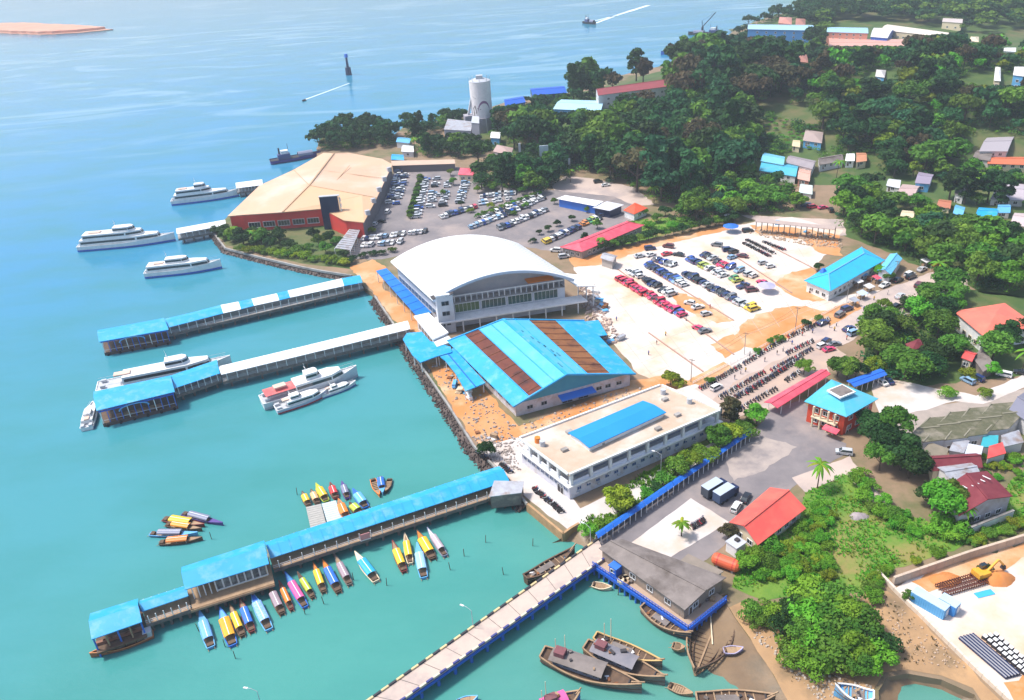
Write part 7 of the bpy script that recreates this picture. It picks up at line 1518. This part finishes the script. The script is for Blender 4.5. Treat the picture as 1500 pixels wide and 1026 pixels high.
def inpoly(x, y, poly):
    c_ = False; j = len(poly)-1
    for i in range(len(poly)):
        if (poly[i][1] > y) != (poly[j][1] > y) and x < (poly[j][0]-poly[i][0])*(y-poly[i][1])/(poly[j][1]-poly[i][1])+poly[i][0]: c_ = not c_
        j = i
    return c_
# what must stay in sight: roofs of houses and similar
SIGHT = []
for o in list(C.objects):
    if o.parent is None and o.type == 'EMPTY' and o.get('category') in ('house', 'hut', 'shed', 'warehouse', 'hall', 'annex', 'cottage', 'office', 'kiosk', 'canopy', 'silo', 'plant building', 'billboard', 'stall', 'lean-to', 'house wing', 'toll gate', 'shelter', 'car', 'truck', 'wall', 'frame', 'container'):
        xs = [o.matrix_basis @ V(c_) for ch in o.children if ch.type == 'MESH' and ch.name.split('.')[0] in ('roof', 'tank', 'panel', 'wall', 'front_wall', 'body', 'slab') for c_ in ch.bound_box]
        if not xs: continue
        c_ = cen(xs); rad = max((V((q.x-c_.x, q.y-c_.y, 0))).length for q in xs); SIGHT.append((c_.x, c_.y, min(q.z for q in xs)*.4+max(q.z for q in xs)*.6, rad))
for o in list(C.objects):
    if o.parent is None and o.name.startswith('parked_car') and o.type == 'MESH' and not any(k in o['label'] for k in ('shady', 'under the trees', 'wood', 'slanting row toward')): SIGHT.append((o.location.x, o.location.y, o.location.z+.6, 2.2))
for px_, r_ in (((1135, 190), 14), ((1160, 205), 12), ((1150, 178), 10), ((1265, 118), 7), ((1300, 108), 6), ((860, 262), 10), ((900, 275), 10), ((1255, 250), 8), ((1235, 262), 8), ((1215, 268), 8)): q_ = T(*px_); SIGHT.append((q_.x, q_.y, q_.z+2.0, r_))
def clear_height(x, y, g, rad):
    """greatest tree height at (x,y) that leaves the roofs behind it in view"""
    best = 99
    for cx, cy, cz, cr in SIGHT:
        d = hypot(x-cx, y-cy)
        if d < cr*.75+rad*.45: return 0
        D = hypot(cx, cy); t = (x*cx+y*cy)/(D*D)
        if .6 < t < 1:
            off = abs(x*cy-y*cx)/D
            if off < cr*.55*t+rad*.6: best = min(best, (CAM_H+(cz-CAM_H)*t-g))
    return best
POOL = []; UNDER = {}
def wood(poly, spacing, hs, kinds, where, free=False, seed=1, maxn=400):
    """scatter trees over a pixel polygon with a minimum spacing in metres"""
    r = random.Random(seed); xs = [p[0] for p in poly]; ys = [p[1] for p in poly]; pts = []; miss = 0; grid = {}
    W3 = [T(*p) for p in poly]; x0, x1, y0, y1 = min(p.x for p in W3)-5, max(p.x for p in W3)+5, min(p.y for p in W3)-5, max(p.y for p in W3)+5
    while miss < 900 and len(pts) < maxn:
        x, y = r.uniform(x0, x1), r.uniform(y0, y1); z = hill_h(x, y); px = proj((x, y, z))
        if not inpoly(px[0], px[1], poly): miss += .25; continue
        k = (int(x/spacing), int(y/spacing)); bad = False
        for a in (-1, 0, 1):
            for b_ in (-1, 0, 1):
                for q in grid.get((k[0]+a, k[1]+b_), ()):
                    if hypot(q[0]-x, q[1]-y) < spacing: bad = True
        if bad: miss += 1; continue
        miss = 0; grid.setdefault(k, []).append((x, y)); pts.append((x, y, z))
    for _ in range(int(len(pts)*7)):          # low growth that fills the open ground between trees and houses
        ux, uy = r.uniform(x0, x1), r.uniform(y0, y1); uz = hill_h(ux, uy); pp = proj((ux, uy, uz))
        if not inpoly(pp[0], pp[1], poly): continue
        uh = min(r.uniform(1.6, 4), clear_height(ux, uy, uz, 1.2))
        if uh > .8: UNDER.setdefault(r.choice(['mid', 'bright', 'mid', 'dark']), []).append((V((ux, uy, uz-.2)), uh, 'bush', 1.4))
    for x, y, z in pts:
        sh, lm, wd = r.choice(kinds); h = r.uniform(*hs)*(1.25 if sh == 'tall' else 1)*(.5 if sh == 'bush' else 1); rad = h*.4*wd
        ch = 99 if free else clear_height(x, y, z, rad)
        if ch < 2.2: continue
        if ch < h: h = ch; sh = 'bush' if h < 5 else sh; wd = min(wd*1.3, 1.4)
        POOL.append((hypot(x, y), V((x, y, z-.3)), h, sh, lm, where, wd))
        for _ in range(4):
            ux, uy = x+r.uniform(-.8, .8)*spacing, y+r.uniform(-.8, .8)*spacing; uz = hill_h(ux, uy); pp = proj((ux, uy, uz)); uh = min(r.uniform(2.5, 5), clear_height(ux, uy, uz, 2))
            if uh > 1.2 and inpoly(pp[0], pp[1], poly): UNDER.setdefault(r.choice(['dark', 'mid', 'blue', 'dark']), []).append((V((ux, uy, uz-.2)), uh, 'bush', 1.3))
DK = [('round', 'dark', 1.1), ('round', 'dark', 1.2), ('round', 'blue', 1.1), ('spread', 'dark', 1), ('tall', 'dark', 1), ('round', 'mid', 1.1), ('tall', 'blue', 1.1), ('spread', 'brown', .9), ('round', 'mid', .9), ('tall', 'mid', 1.2)]
GR = [('round', 'mid', 1.2), ('round', 'bright', 1.1), ('round', 'dark', 1.1), ('spread', 'mid', 1), ('round', 'mid', 1.1), ('round', 'blue', 1.2)]
HL = [('round', 'blue', 1.2), ('round', 'mid', 1.2), ('round', 'dark', 1.2), ('spread', 'blue', 1), ('round', 'blue', 1.1), ('round', 'bright', 1), ('round', 'yellow', 1), ('spread', 'mid', 1), ('tall', 'dark', 1.3), ('spread', 'brown', .8)]
wood([(468, 222), (575, 216), (580, 200), (540, 190), (482, 197), (467, 210)], 7.5, (11, 15), DK[:4], 'on the point behind the tan roof', seed=2)
for px_, h_, lm_ in (((932, 118), 24, 'dark'), ((942, 122), 20, 'brown'), ((868, 138), 18, 'dark'), ((878, 142), 15, 'mid'), ((1140, 110), 26, 'dark'), ((1125, 115), 24, 'blue'), ((1160, 118), 25, 'dark'), ((1200, 130), 22, 'brown'), ((1390, 292), 17, 'dark'), ((1412, 300), 18, 'dark'), ((1446, 298), 17, 'blue'), ((1465, 304), 16, 'dark')): POOL.append((0, T(*px_)-V((0, 0, .2)), h_, 'tall', lm_, 'standing clear above the other crowns', 1.3))
wood([(588, 205), (640, 200), (700, 205), (700, 232), (640, 232), (600, 228), (596, 188), (680, 176), (690, 180), (640, 196)], 7.5, (8, 13), DK[:6], 'between car park and shore', seed=3)
wood([(690, 262), (700, 240), (720, 196), (740, 158), (830, 142), (985, 122), (1000, 98), (1090, 78), (1195, 78), (1205, 112), (1110, 152), (1103, 232), (1180, 270), (1150, 282), (1090, 262), (1000, 300), (960, 298), (925, 280), (860, 262), (815, 270), (790, 285), (750, 282), (705, 280)], 8.2, (12, 25), DK, 'in the dark wood behind the car park', seed=4, maxn=520)
wood([(1075, 60), (1095, 64), (1095, 42), (1130, 26), (1200, 12), (1230, 20), (1210, 40), (1140, 32), (1100, 40)], 12, (10, 16), DK[:4], 'on the far shore by the blue hall', seed=5, maxn=40)
wood([(1200, 110), (1215, 82), (1300, 78), (1410, 62), (1520, 90), (1520, 200), (1440, 200), (1425, 222), (1380, 262), (1300, 260), (1280, 242), (1200, 252), (1190, 200), (1205, 160), (1150, 150)], 8.0, (8, 18), HL, 'on the wooded hill', seed=6, maxn=520)
wood([(985, 325), (1000, 300), (1090, 268), (1165, 292), (1180, 300), (1160, 312), (1085, 318), (1060, 328)], 7.5, (8, 12), GR, 'along the back of the concrete lot', seed=7)
wood([(1225, 325), (1250, 280), (1300, 290), (1395, 310), (1440, 330), (1500, 345), (1520, 430), (1440, 430), (1385, 400), (1330, 380), (1300, 366), (1255, 345)], 8.5, (10, 15), GR, 'between village and harbour road', seed=8)
wood([(1268, 548), (1282, 470), (1330, 440), (1392, 428), (1400, 470), (1420, 520), (1400, 548), (1345, 562)], 6.5, (8, 12), GR[:3]+[('round', 'mid', 1.2), ('bush', 'yellow', 1.1)], 'in the grove above the pale lane', seed=9)
wood([(1300, 270), (1390, 262), (1440, 250), (1520, 260), (1520, 310), (1400, 300)], 7, (5, 10), GR, 'among the village roofs', seed=10)
wood([(1108, 235), (1105, 185), (1130, 168), (1195, 190), (1200, 215)], 4.0, (3.2, 5), [('bush', 'bright', 1.3), ('bush', 'bright', 1.3), ('bush', 'yellow', 1.2)], 'in the sunny clearing', seed=11, free=True)
# individually placed trees
def put(lst, where):
    for x, y, h, sh, lm, *wd in lst: POOL.append((0, T(x, y)-V((0, 0, .15)), h, sh, lm, where, wd[0] if wd else 1))
put([(330+i*13.5, 346+i*1.9+(i % 3)*5, 6.5+(i*7 % 5)*.6, 'round', ('dark', 'mid', 'dark')[i % 3], 1.25) for i in range(7)]+[(318, 342, 4.5, 'bush', 'dark', 1.2), (440, 372, 5, 'bush', 'mid', 1.2), (478, 372, 6, 'round', 'mid', 1.3), (505, 380, 5, 'round', 'dark', 1.2), (515, 385, 4, 'bush', 'dark', 1.2), (460, 352, 6.5, 'round', 'dark', 1.2)]+[(328, 352, 5, 'round', 'dark', 1.3), (342, 356, 5, 'round', 'mid', 1.3), (358, 360, 5.5, 'round', 'dark', 1.3), (375, 362, 5, 'round', 'dark', 1.3), (392, 358, 6, 'round', 'dark', 1.2), (408, 352, 7, 'round', 'dark', 1.0), (425, 365, 5, 'bush', 'dark', 1.2), (468, 362, 6.5, 'round', 'mid', 1.2), (484, 358, 7, 'round', 'dark', 1.1), (496, 362, 6, 'round', 'mid', 1.2), (452, 368, 4, 'bush', 'mid', 1.2), (335, 344, 4, 'bush', 'dark', 1.2)], 'on the planted point by the red wall')
put([(352+i*12, 368+i*1.6, 3.4+(i % 3)*.5, 'bush', 'yellow' if i % 3 else 'mid', 1.2) for i in range(14)], 'in the shrub border above the point rocks')
put([(617-i*.92, 261+i*3.3, 3.2, 'bush', 'dark' if i % 2 else 'mid', .95) for i in range(19)]+[(700+i*9, 320-i*3.4, 3.0, 'bush', 'mid' if i % 2 else 'bright', 1.0) for i in range(11)], 'in the clipped hedges of the car park')
put([(660, 258, 5, 'round', 'yellow'), (664, 272, 5, 'round', 'mid'), (650, 288, 4, 'round', 'mid'), (676, 304, 4, 'round', 'dark'), (700, 284, 5, 'round', 'mid'), (722, 282, 6, 'round', 'mid', 1.1), (765, 286, 5, 'round', 'mid'), (785, 278, 6, 'round', 'yellow', 1.1), (800, 275, 6, 'round', 'mid', 1.1), (770, 305, 3.5, 'bush', 'mid'), (752, 316, 3, 'bush', 'mid'), (812, 300, 4, 'round', 'mid'), (690, 312, 3, 'bush', 'yellow'), (720, 306, 3.5, 'bush', 'yellow'), (790, 345, 3, 'round', 'dark', 1.2), (803, 340, 3.6, 'round', 'dark', 1.2), (816, 332, 3.6, 'round', 'dark', 1.2), (838, 325, 3.6, 'round', 'dark', 1.2), (860, 312, 3.4, 'round', 'mid', 1.2), (875, 336, 5, 'round', 'mid', 1.1), (857, 356, 5, 'tall', 'dark', 1.6), (780, 357, 3, 'bush', 'dark')], 'between the car park rows')
put([(532, 378, 3, 'bush', 'dark', 1.2), (545, 375, 3, 'bush', 'dark', 1.2), (560, 374, 3, 'bush', 'dark', 1.1), (575, 370, 3, 'bush', 'mid', 1.1), (545, 340, 2.6, 'bush', 'yellow', 1.5)], 'in the forecourt hedge')
put([(862+i*12.5, 372-i*2.7, 4.2+(i*37 % 10)*.14, 'round', 'dark' if i % 3 else 'mid', 1.35) for i in range(18)], 'in the hedge along the concrete lot')
put([(905, 340, 3.5, 'bush', 'bright', 1.3), (950, 335, 4, 'bush', 'bright', 1.2), (962, 326, 5, 'round', 'mid', 1.2), (975, 318, 6, 'round', 'dark', 1.2), (940, 318, 5, 'bush', 'bright'), (925, 332, 3, 'bush', 'bright', 1.3), (985, 335, 4, 'bush', 'bright', 1.3)], 'on the lawn by the pink-red office')
put([(714, 672, 5.5, 'round', 'dark', 1.1), (905, 752, 8, 'round', 'yellow', 1.15), (885, 772, 3.5, 'bush', 'bright', 1.3), (925, 745, 3, 'bush', 'mid', 1.3), (945, 728, 3, 'bush', 'bright', 1.2), (975, 712, 4, 'bush', 'mid', 1.2), (992, 700, 7, 'round', 'mid', 1.1), (1010, 690, 7, 'round', 'yellow', 1.1), (1032, 675, 5, 'bush', 'mid', 1.2), (1050, 660, 8, 'round', 'mid', 1.1), (1068, 652, 8, 'round', 'yellow', 1.0), (1070, 622, 9, 'tall', 'brown', 1.5), (1088, 640, 5, 'bush', 'mid', 1.2), (1108, 622, 6.5, 'round', 'bright', 1.2), (862, 782, 3, 'bush', 'bright', 1.3), (960, 720, 3, 'bush', 'dark', 1.3)], 'on the green bank of the creek')
put([(982, 565, 5.5, 'round', 'yellow', 1.2), (993, 568, 3.5, 'bush', 'yellow'), (1040, 562, 2.6, 'bush', 'mid'), (1128, 506, 3, 'round', 'mid'), (1140, 500, 3, 'bush', 'mid'), (1180, 478, 3, 'bush', 'dark'), (1198, 472, 3, 'bush', 'mid'), (1110, 520, 2.6, 'bush', 'bright')], 'along the road fence')
put([(1177, 550, 5, 'spread', 'bright', 1.2), (1226, 552, 8, 'round', 'mid', 1.1), (1240, 557, 8, 'round', 'mid', 1.1), (1253, 556, 7, 'round', 'dark', 1.1), (1290, 455, 5, 'bush', 'yellow'), (1288, 408, 6, 'round', 'bright', 1.1), (1300, 414, 5, 'round', 'mid'), (1198, 398, 4, 'round', 'dark', 1.1)], 'round the motorbike yard')
put([(1281, 655, 10, 'round', 'dark', 1.15), (1298, 672, 11, 'round', 'dark', 1.1), (1318, 690, 11, 'round', 'dark', 1.1), (1270, 635, 8, 'round', 'dark', 1.1), (1308, 650, 11, 'spread', 'mid', .9), (1330, 702, 9, 'round', 'dark', 1.2), (1288, 690, 9, 'round', 'mid', 1.0), (1345, 690, 7, 'bush', 'dark', 1)], 'in the dark group behind the harbour office')
put([(1376, 762, 11, 'round', 'bright', 1.05), (1392, 748, 9, 'round', 'mid', 1.1), (1362, 742, 7, 'round', 'dark', 1.2), (1388, 780, 5, 'bush', 'bright', 1.2), (1400, 786, 4, 'bush', 'mid', 1.2), (1405, 770, 4, 'bush', 'dark', 1.1)], 'against the derelict house')
put([(1452, 530, 11, 'round', 'mid', 1.15), (1470, 512, 10, 'round', 'dark', 1.1), (1452, 552, 5, 'round', 'bright', 1.2), (1420, 556, 4, 'bush', 'yellow', 1.1), (1385, 582, 3.5, 'bush', 'bright', 1.2), (1442, 582, 3.2, 'bush', 'yellow', 1.1), (1498, 500, 9, 'round', 'dark', 1.2)], 'around the white house')
# mangrove clump
rm_ = random.Random(3)
put([(x, y, h, 'bush' if i % 3 else 'round', ('mid', 'bright', 'mid', 'dark', 'bright')[i % 5], 1.2) for i, (x, y, h) in enumerate([(1180, 895, 6), (1200, 890, 7), (1222, 895, 7), (1158, 905, 5.5), (1190, 920, 7), (1212, 925, 7.5), (1238, 915, 7), (1258, 930, 6.5), (1272, 950, 6), (1250, 965, 7), (1222, 960, 7.5), (1195, 955, 6.5), (1170, 940, 6), (1150, 925, 5), (1280, 975, 5.5), (1255, 988, 5.5), (1180, 980, 5), (1162, 962, 5), (1290, 960, 4.5), (1140, 908, 4), (1122, 900, 3.4), (1205, 985, 4.5), (1230, 985, 5)])], 'in the mangrove clump on the foreshore')
put([(1098, 905, 4, 'bush', 'mid', 1.1), (1108, 915, 3.4, 'bush', 'mid', 1.1), (1092, 835, 5, 'round', 'bright', 1.2), (1105, 822, 4.5, 'round', 'bright', 1.2), (1118, 832, 4, 'bush', 'mid', 1.2), (1128, 810, 4, 'bush', 'bright', 1.2), (1066, 792, 4.5, 'round', 'brown', 1.1), (1278, 880, 3, 'bush', 'bright', 1.2), (1330, 878, 2.4, 'bush', 'mid'), (1440, 838, 2.4, 'bush', 'dark', 1.1)], 'around the orange tank and red roofed house')
# tall leafy growth and scrub on the field: a belt of banana-like clumps and low bushes
for i in range(78):
    while True:
        x, y = rm_.uniform(1085, 1260), rm_.uniform(745, 862)
        if inpoly(x, y, [(1100, 850), (1130, 815), (1185, 762), (1205, 735), (1222, 770), (1232, 810), (1220, 845), (1160, 868)]): break
    POOL.append((0, T(x, y)-V((0, 0, .1)), rm_.uniform(1.6, 2.9), 'bush', rm_.choice(['bright', 'bright', 'bright', 'yellow']), 'in the tall leafy growth beside the red roof', 1.1))
for i in range(28):
    while True:
        x, y = rm_.uniform(1225, 1420), rm_.uniform(690, 800)
        if inpoly(x, y, [(1242, 700), (1265, 700), (1300, 742), (1345, 768), (1400, 790), (1400, 797), (1335, 790), (1292, 765), (1248, 720)]): break
    POOL.append((0, T(x, y)-V((0, 0, .1)), rm_.uniform(2, 3.6), 'bush', rm_.choice(['bright', 'mid', 'bright', 'bright']), 'in the scrub between field and derelict house', 1.1))
for i in range(26):
    while True:
        x, y = rm_.uniform(1230, 1500), rm_.uniform(760, 870)
        if inpoly(x, y, [(1260, 862), (1300, 835), (1420, 795), (1500, 765), (1500, 775), (1420, 802), (1310, 842), (1295, 860), (1262, 872)]): break
    POOL.append((0, T(x, y)-V((0, 0, .1)), rm_.uniform(1.4, 2.6), 'bush', rm_.choice(['bright', 'yellow', 'mid']), 'in the weeds along the yard wall', 1.2))
for i in range(20): POOL.append((0, T(rm_.uniform(1440, 1500), rm_.uniform(665, 705))-V((0, 0, .1)), rm_.uniform(1.2, 2.4), 'bush', rm_.choice(['bright', 'yellow']), 'on the grass below the terrace', 1.2))
for px, h, lb in (((998, 788), 4.5, 'short palm on the pale apron slab'), ((1197, 716), 8, 'slender palm beside the earth track'), ((1370, 420), 9, 'palm at the bend of the harbour road'), ((1496, 548), 8, 'yellowish palm behind the white van'), ((836, 268), 7, 'palm by the clearing track in the wood'), ((880, 366), 5, 'palm beside the pink-red office'), ((1055, 300), 9, 'palm rising behind the concrete lot'), ((958, 300), 9, 'palm at the red roofed hut'), ((1225, 262), 9, 'palm at the village bend'), ((608, 222), 8, 'palm between the shore huts'), ((630, 222), 8, 'palm behind the long shed'), ((1405, 770), 6, 'palm against the derelict house wall'), ((345, 352), 6, 'palm on the planted point'), ((372, 356), 6, 'second palm on the planted point, nearer the red wall')): palm(px, h, lb)
POOL.sort(key=lambda q: q[0])
cnt = {}; far = {}
for d, p, h, sh, lm, where, wd in POOL:
    k = KIND[sh]; cnt[k] = cnt.get(k, 0)+1
    if cnt[k] <= 290: tree(p, h, sh, lm, where, 0 if d < 330 else 1, wd)
    else: far.setdefault(lm, []).append((p, h, sh, wd))
def far_wood(name, label, items_by_leaf, per=240):
    for lm, items in items_by_leaf.items():
        vs = []; rs = np.random.RandomState(1)
        base = {sh: [crown_arrays(200+k, per, sh, .085, 10) for k in range(3)] for sh in ('round', 'spread', 'tall', 'bush')}
        for p, h, sh, wd in items:
            q = base[sh][rs.randint(3)].copy(); a = rs.uniform(0, 6.3); x = q[..., 0]*cos(a)-q[..., 1]*sin(a); y = q[..., 0]*sin(a)+q[..., 1]*cos(a)
            q = np.stack([x*h*wd+p.x, y*h*wd+p.y, q[..., 2]*h+p.z], -1); vs.append(q)
        me = quads_mesh(name, np.concatenate(vs), LEAFM[lm]); o = bpy.data.objects.new(name, me); C.objects.link(o); tag(o, label.replace('#', dict(mid='mid green', dark='dark green', yellow='yellow-green', bright='bright green', blue='blue-green', brown='brownish')[lm]), 'woodland', kind='stuff')
far_wood('undergrowth', '# undergrowth between the trees of the woods', UNDER, 70)
if far: far_wood('far_wood', '# crowns massed in the back of the wooded hill', far)
# grass tufts and weeds on open ground
def tufts(name, label, poly, n, hs, lm, seed, per=7):
    r = np.random.RandomState(seed); xs = [p[0] for p in poly]; ys = [p[1] for p in poly]; out = []
    while len(out) < n:
        x, y = r.uniform(min(xs), max(xs)), r.uniform(min(ys), max(ys))
        if not inpoly(x, y, poly): continue
        p = P(x, y, GZ+.03)
        if NZ.noise(V((p.x*.12, p.y*.12, seed))) < -.12+r.uniform(-.2, .2): n -= 1; continue
        h = r.uniform(*hs); a = r.uniform(0, 6.3, per); t = np.stack([np.cos(a), np.sin(a), np.zeros(per)], 1); s_ = np.stack([-np.sin(a), np.cos(a), np.zeros(per)], 1); c0 = np.array(p)+t*h*.25; tip = np.array(p)+t*h*.8+np.array([0, 0, h])
        out.append(np.stack([c0-s_*h*.22, c0+s_*h*.22, tip+s_*h*.12, tip-s_*h*.12], 1))
    me = quads_mesh(name, np.concatenate(out), LEAFM[lm]); o = bpy.data.objects.new(name, me); C.objects.link(o); tag(o, label, 'grass', kind='stuff')
FIELD = [(1180, 722), (1240, 690), (1300, 745), (1420, 785), (1500, 680), (1510, 765), (1312, 832), (1300, 850), (1280, 866), (1230, 862), (1120, 880), (1072, 860), (1090, 800), (1160, 760)]
tufts('field_grass', 'tufts of fresh grass over the field', FIELD, 4200, (.2, .5), 'bright', 5); tufts('dry_weeds', 'yellowing weeds over the field', FIELD, 1600, (.2, .5), 'yellow', 6); tufts('foreshore_weeds', 'sparse dry weeds on the foreshore', [(1090, 885), (1230, 872), (1300, 866), (1400, 965), (1330, 975), (1280, 990), (1150, 1000)], 400, (.15, .4), 'brown', 7)
tufts('bank_weeds', 'weeds on the creek bank', [(846, 768), (870, 745), (950, 690), (1040, 640), (1100, 612), (1108, 625), (1000, 690), (884, 778)], 900, (.3, .9), 'bright', 8); tufts('lawn_grass', 'grass of the lawn by the pink-red office', [(890, 345), (930, 322), (1000, 318), (1040, 326), (960, 348), (900, 362)], 600, (.3, .6), 'bright', 9)
# litter and stones scattered on the foreshore and yards
def litter(name, label, poly, n, mat, sz, seed):
    r = random.Random(seed); xs = [p[0] for p in poly]; ys = [p[1] for p in poly]; b = B()
    while n > 0:
        x, y = r.uniform(min(xs), max(xs)), r.uniform(min(ys), max(ys))
        if inpoly(x, y, poly): n -= 1; p = P(x, y, GZ+.08); s_ = r.uniform(*sz); b.box((p.x, p.y, p.z+s_*.2), (s_, s_*r.uniform(.4, 1), s_*.5), r.random()*3, taper=.7)
    o = b.build(name, mat); tag(o, label, 'debris', kind='stuff')
litter('shore_stones', 'pale stones and litter strewn over the foreshore', [(1100, 930), (1160, 990), (1200, 1026), (1280, 1010), (1250, 990), (1180, 990), (1130, 920)], 150, M('pale_stone', (.36, .28, .21), (.50, .45, .40), scale=1), (.2, .6), 1)
litter('foreshore_rubble', 'broken stones below the yard kerb', [(1235, 880), (1300, 870), (1420, 980), (1340, 975), (1290, 930)], 170, M('tan_stone', (.40, .28, .19), (.5, .38, .28), scale=1), (.2, .5), 2)
litter('yard_rubble', 'rubble scattered over the laterite yard', [(625, 540), (655, 520), (755, 625), (900, 572), (985, 562), (880, 610), (765, 655), (740, 680), (690, 630)], 420, M('grey_rubble', (.45, .38, .34), (.26, .22, .2), scale=1), (.2, .9), 3)
litter('lot_rubble', 'building rubble on the far edge of the concrete lot', [(1090, 335), (1225, 345), (1235, 365), (1180, 360), (1100, 345)], 300, M('tan_stone', (.40, .28, .19)), (.3, 1.2), 4); litter('quay_rubble', 'rubble and junk on the quay by the shack', [(690, 640), (740, 640), (765, 690), (735, 690)], 220, M('grey_rubble', (.45, .38, .34)), (.2, .9), 5)
litter('terminal_works', 'builders materials beside the arched terminal', [(845, 420), (868, 415), (910, 500), (890, 505), (860, 470)], 260, M('builder_mix', (.55, .42, .34), (.30, .22, .2), scale=.6), (.3, 1.5), 6)
# hazy hills beyond: one mass of crowns
hz = {}; rz_ = random.Random(8); n = 0
while n < 900:
    x, y = rz_.uniform(150, 1300), rz_.uniform(760, 1750); px = proj((x, y, hill_h(x, y)))
    if not (1180 < px[0] < 1540 and -30 < px[1] < 95) or x < coast_x(y)+20: n += .02; continue
    if inpoly(px[0], px[1], [(1205, 80), (1210, 36), (1300, 30), (1420, 48), (1420, 68), (1340, 80)]): n += .05; continue
    ch = clear_height(x, y, hill_h(x, y), 6); h = min(ch, rz_.uniform(10, 16)); n += 1
    if h < 3: continue
    hz.setdefault(rz_.choice(['blue', 'mid', 'dark']), []).append((V((x, y, hill_h(x, y)-.3)), h, rz_.choice(['round', 'spread']), 1.35))
far_wood('hill_forest', '# forest covering the hazy far hills', hz, 160)
#print('TREES', NT, 'far', {k: len(v_) for k, v_ in far.items()}, 'cars', NCAR, 'bikes', NB)
# ------------------------------------------------------------ sea haze
hzm = bpy.data.materials.new('haze_air'); hzm.use_nodes = True; n = hzm.node_tree; n.nodes.remove(n.nodes['Principled BSDF'])
pv = n.nodes.new('ShaderNodeVolumePrincipled'); pv.inputs['Color'].default_value = (.80, .90, 1, 1); pv.inputs['Density'].default_value = .0002; pv.inputs['Anisotropy'].default_value = .2
n.links.new(pv.outputs[0], n.nodes['Material Output'].inputs['Volume'])
hb_ = B(); hb_.box((0, 7600, 77.5), (17000, 15400, 165)); o = hb_.build('haze', hzm); o['kind'] = 'stuff'; o['label'] = 'thin pale sea haze over harbour and hills'; o['category'] = 'haze'
for o in list(C.objects):
    for k in ('_w', '_E', '_p'):
        if k in o: del o[k]
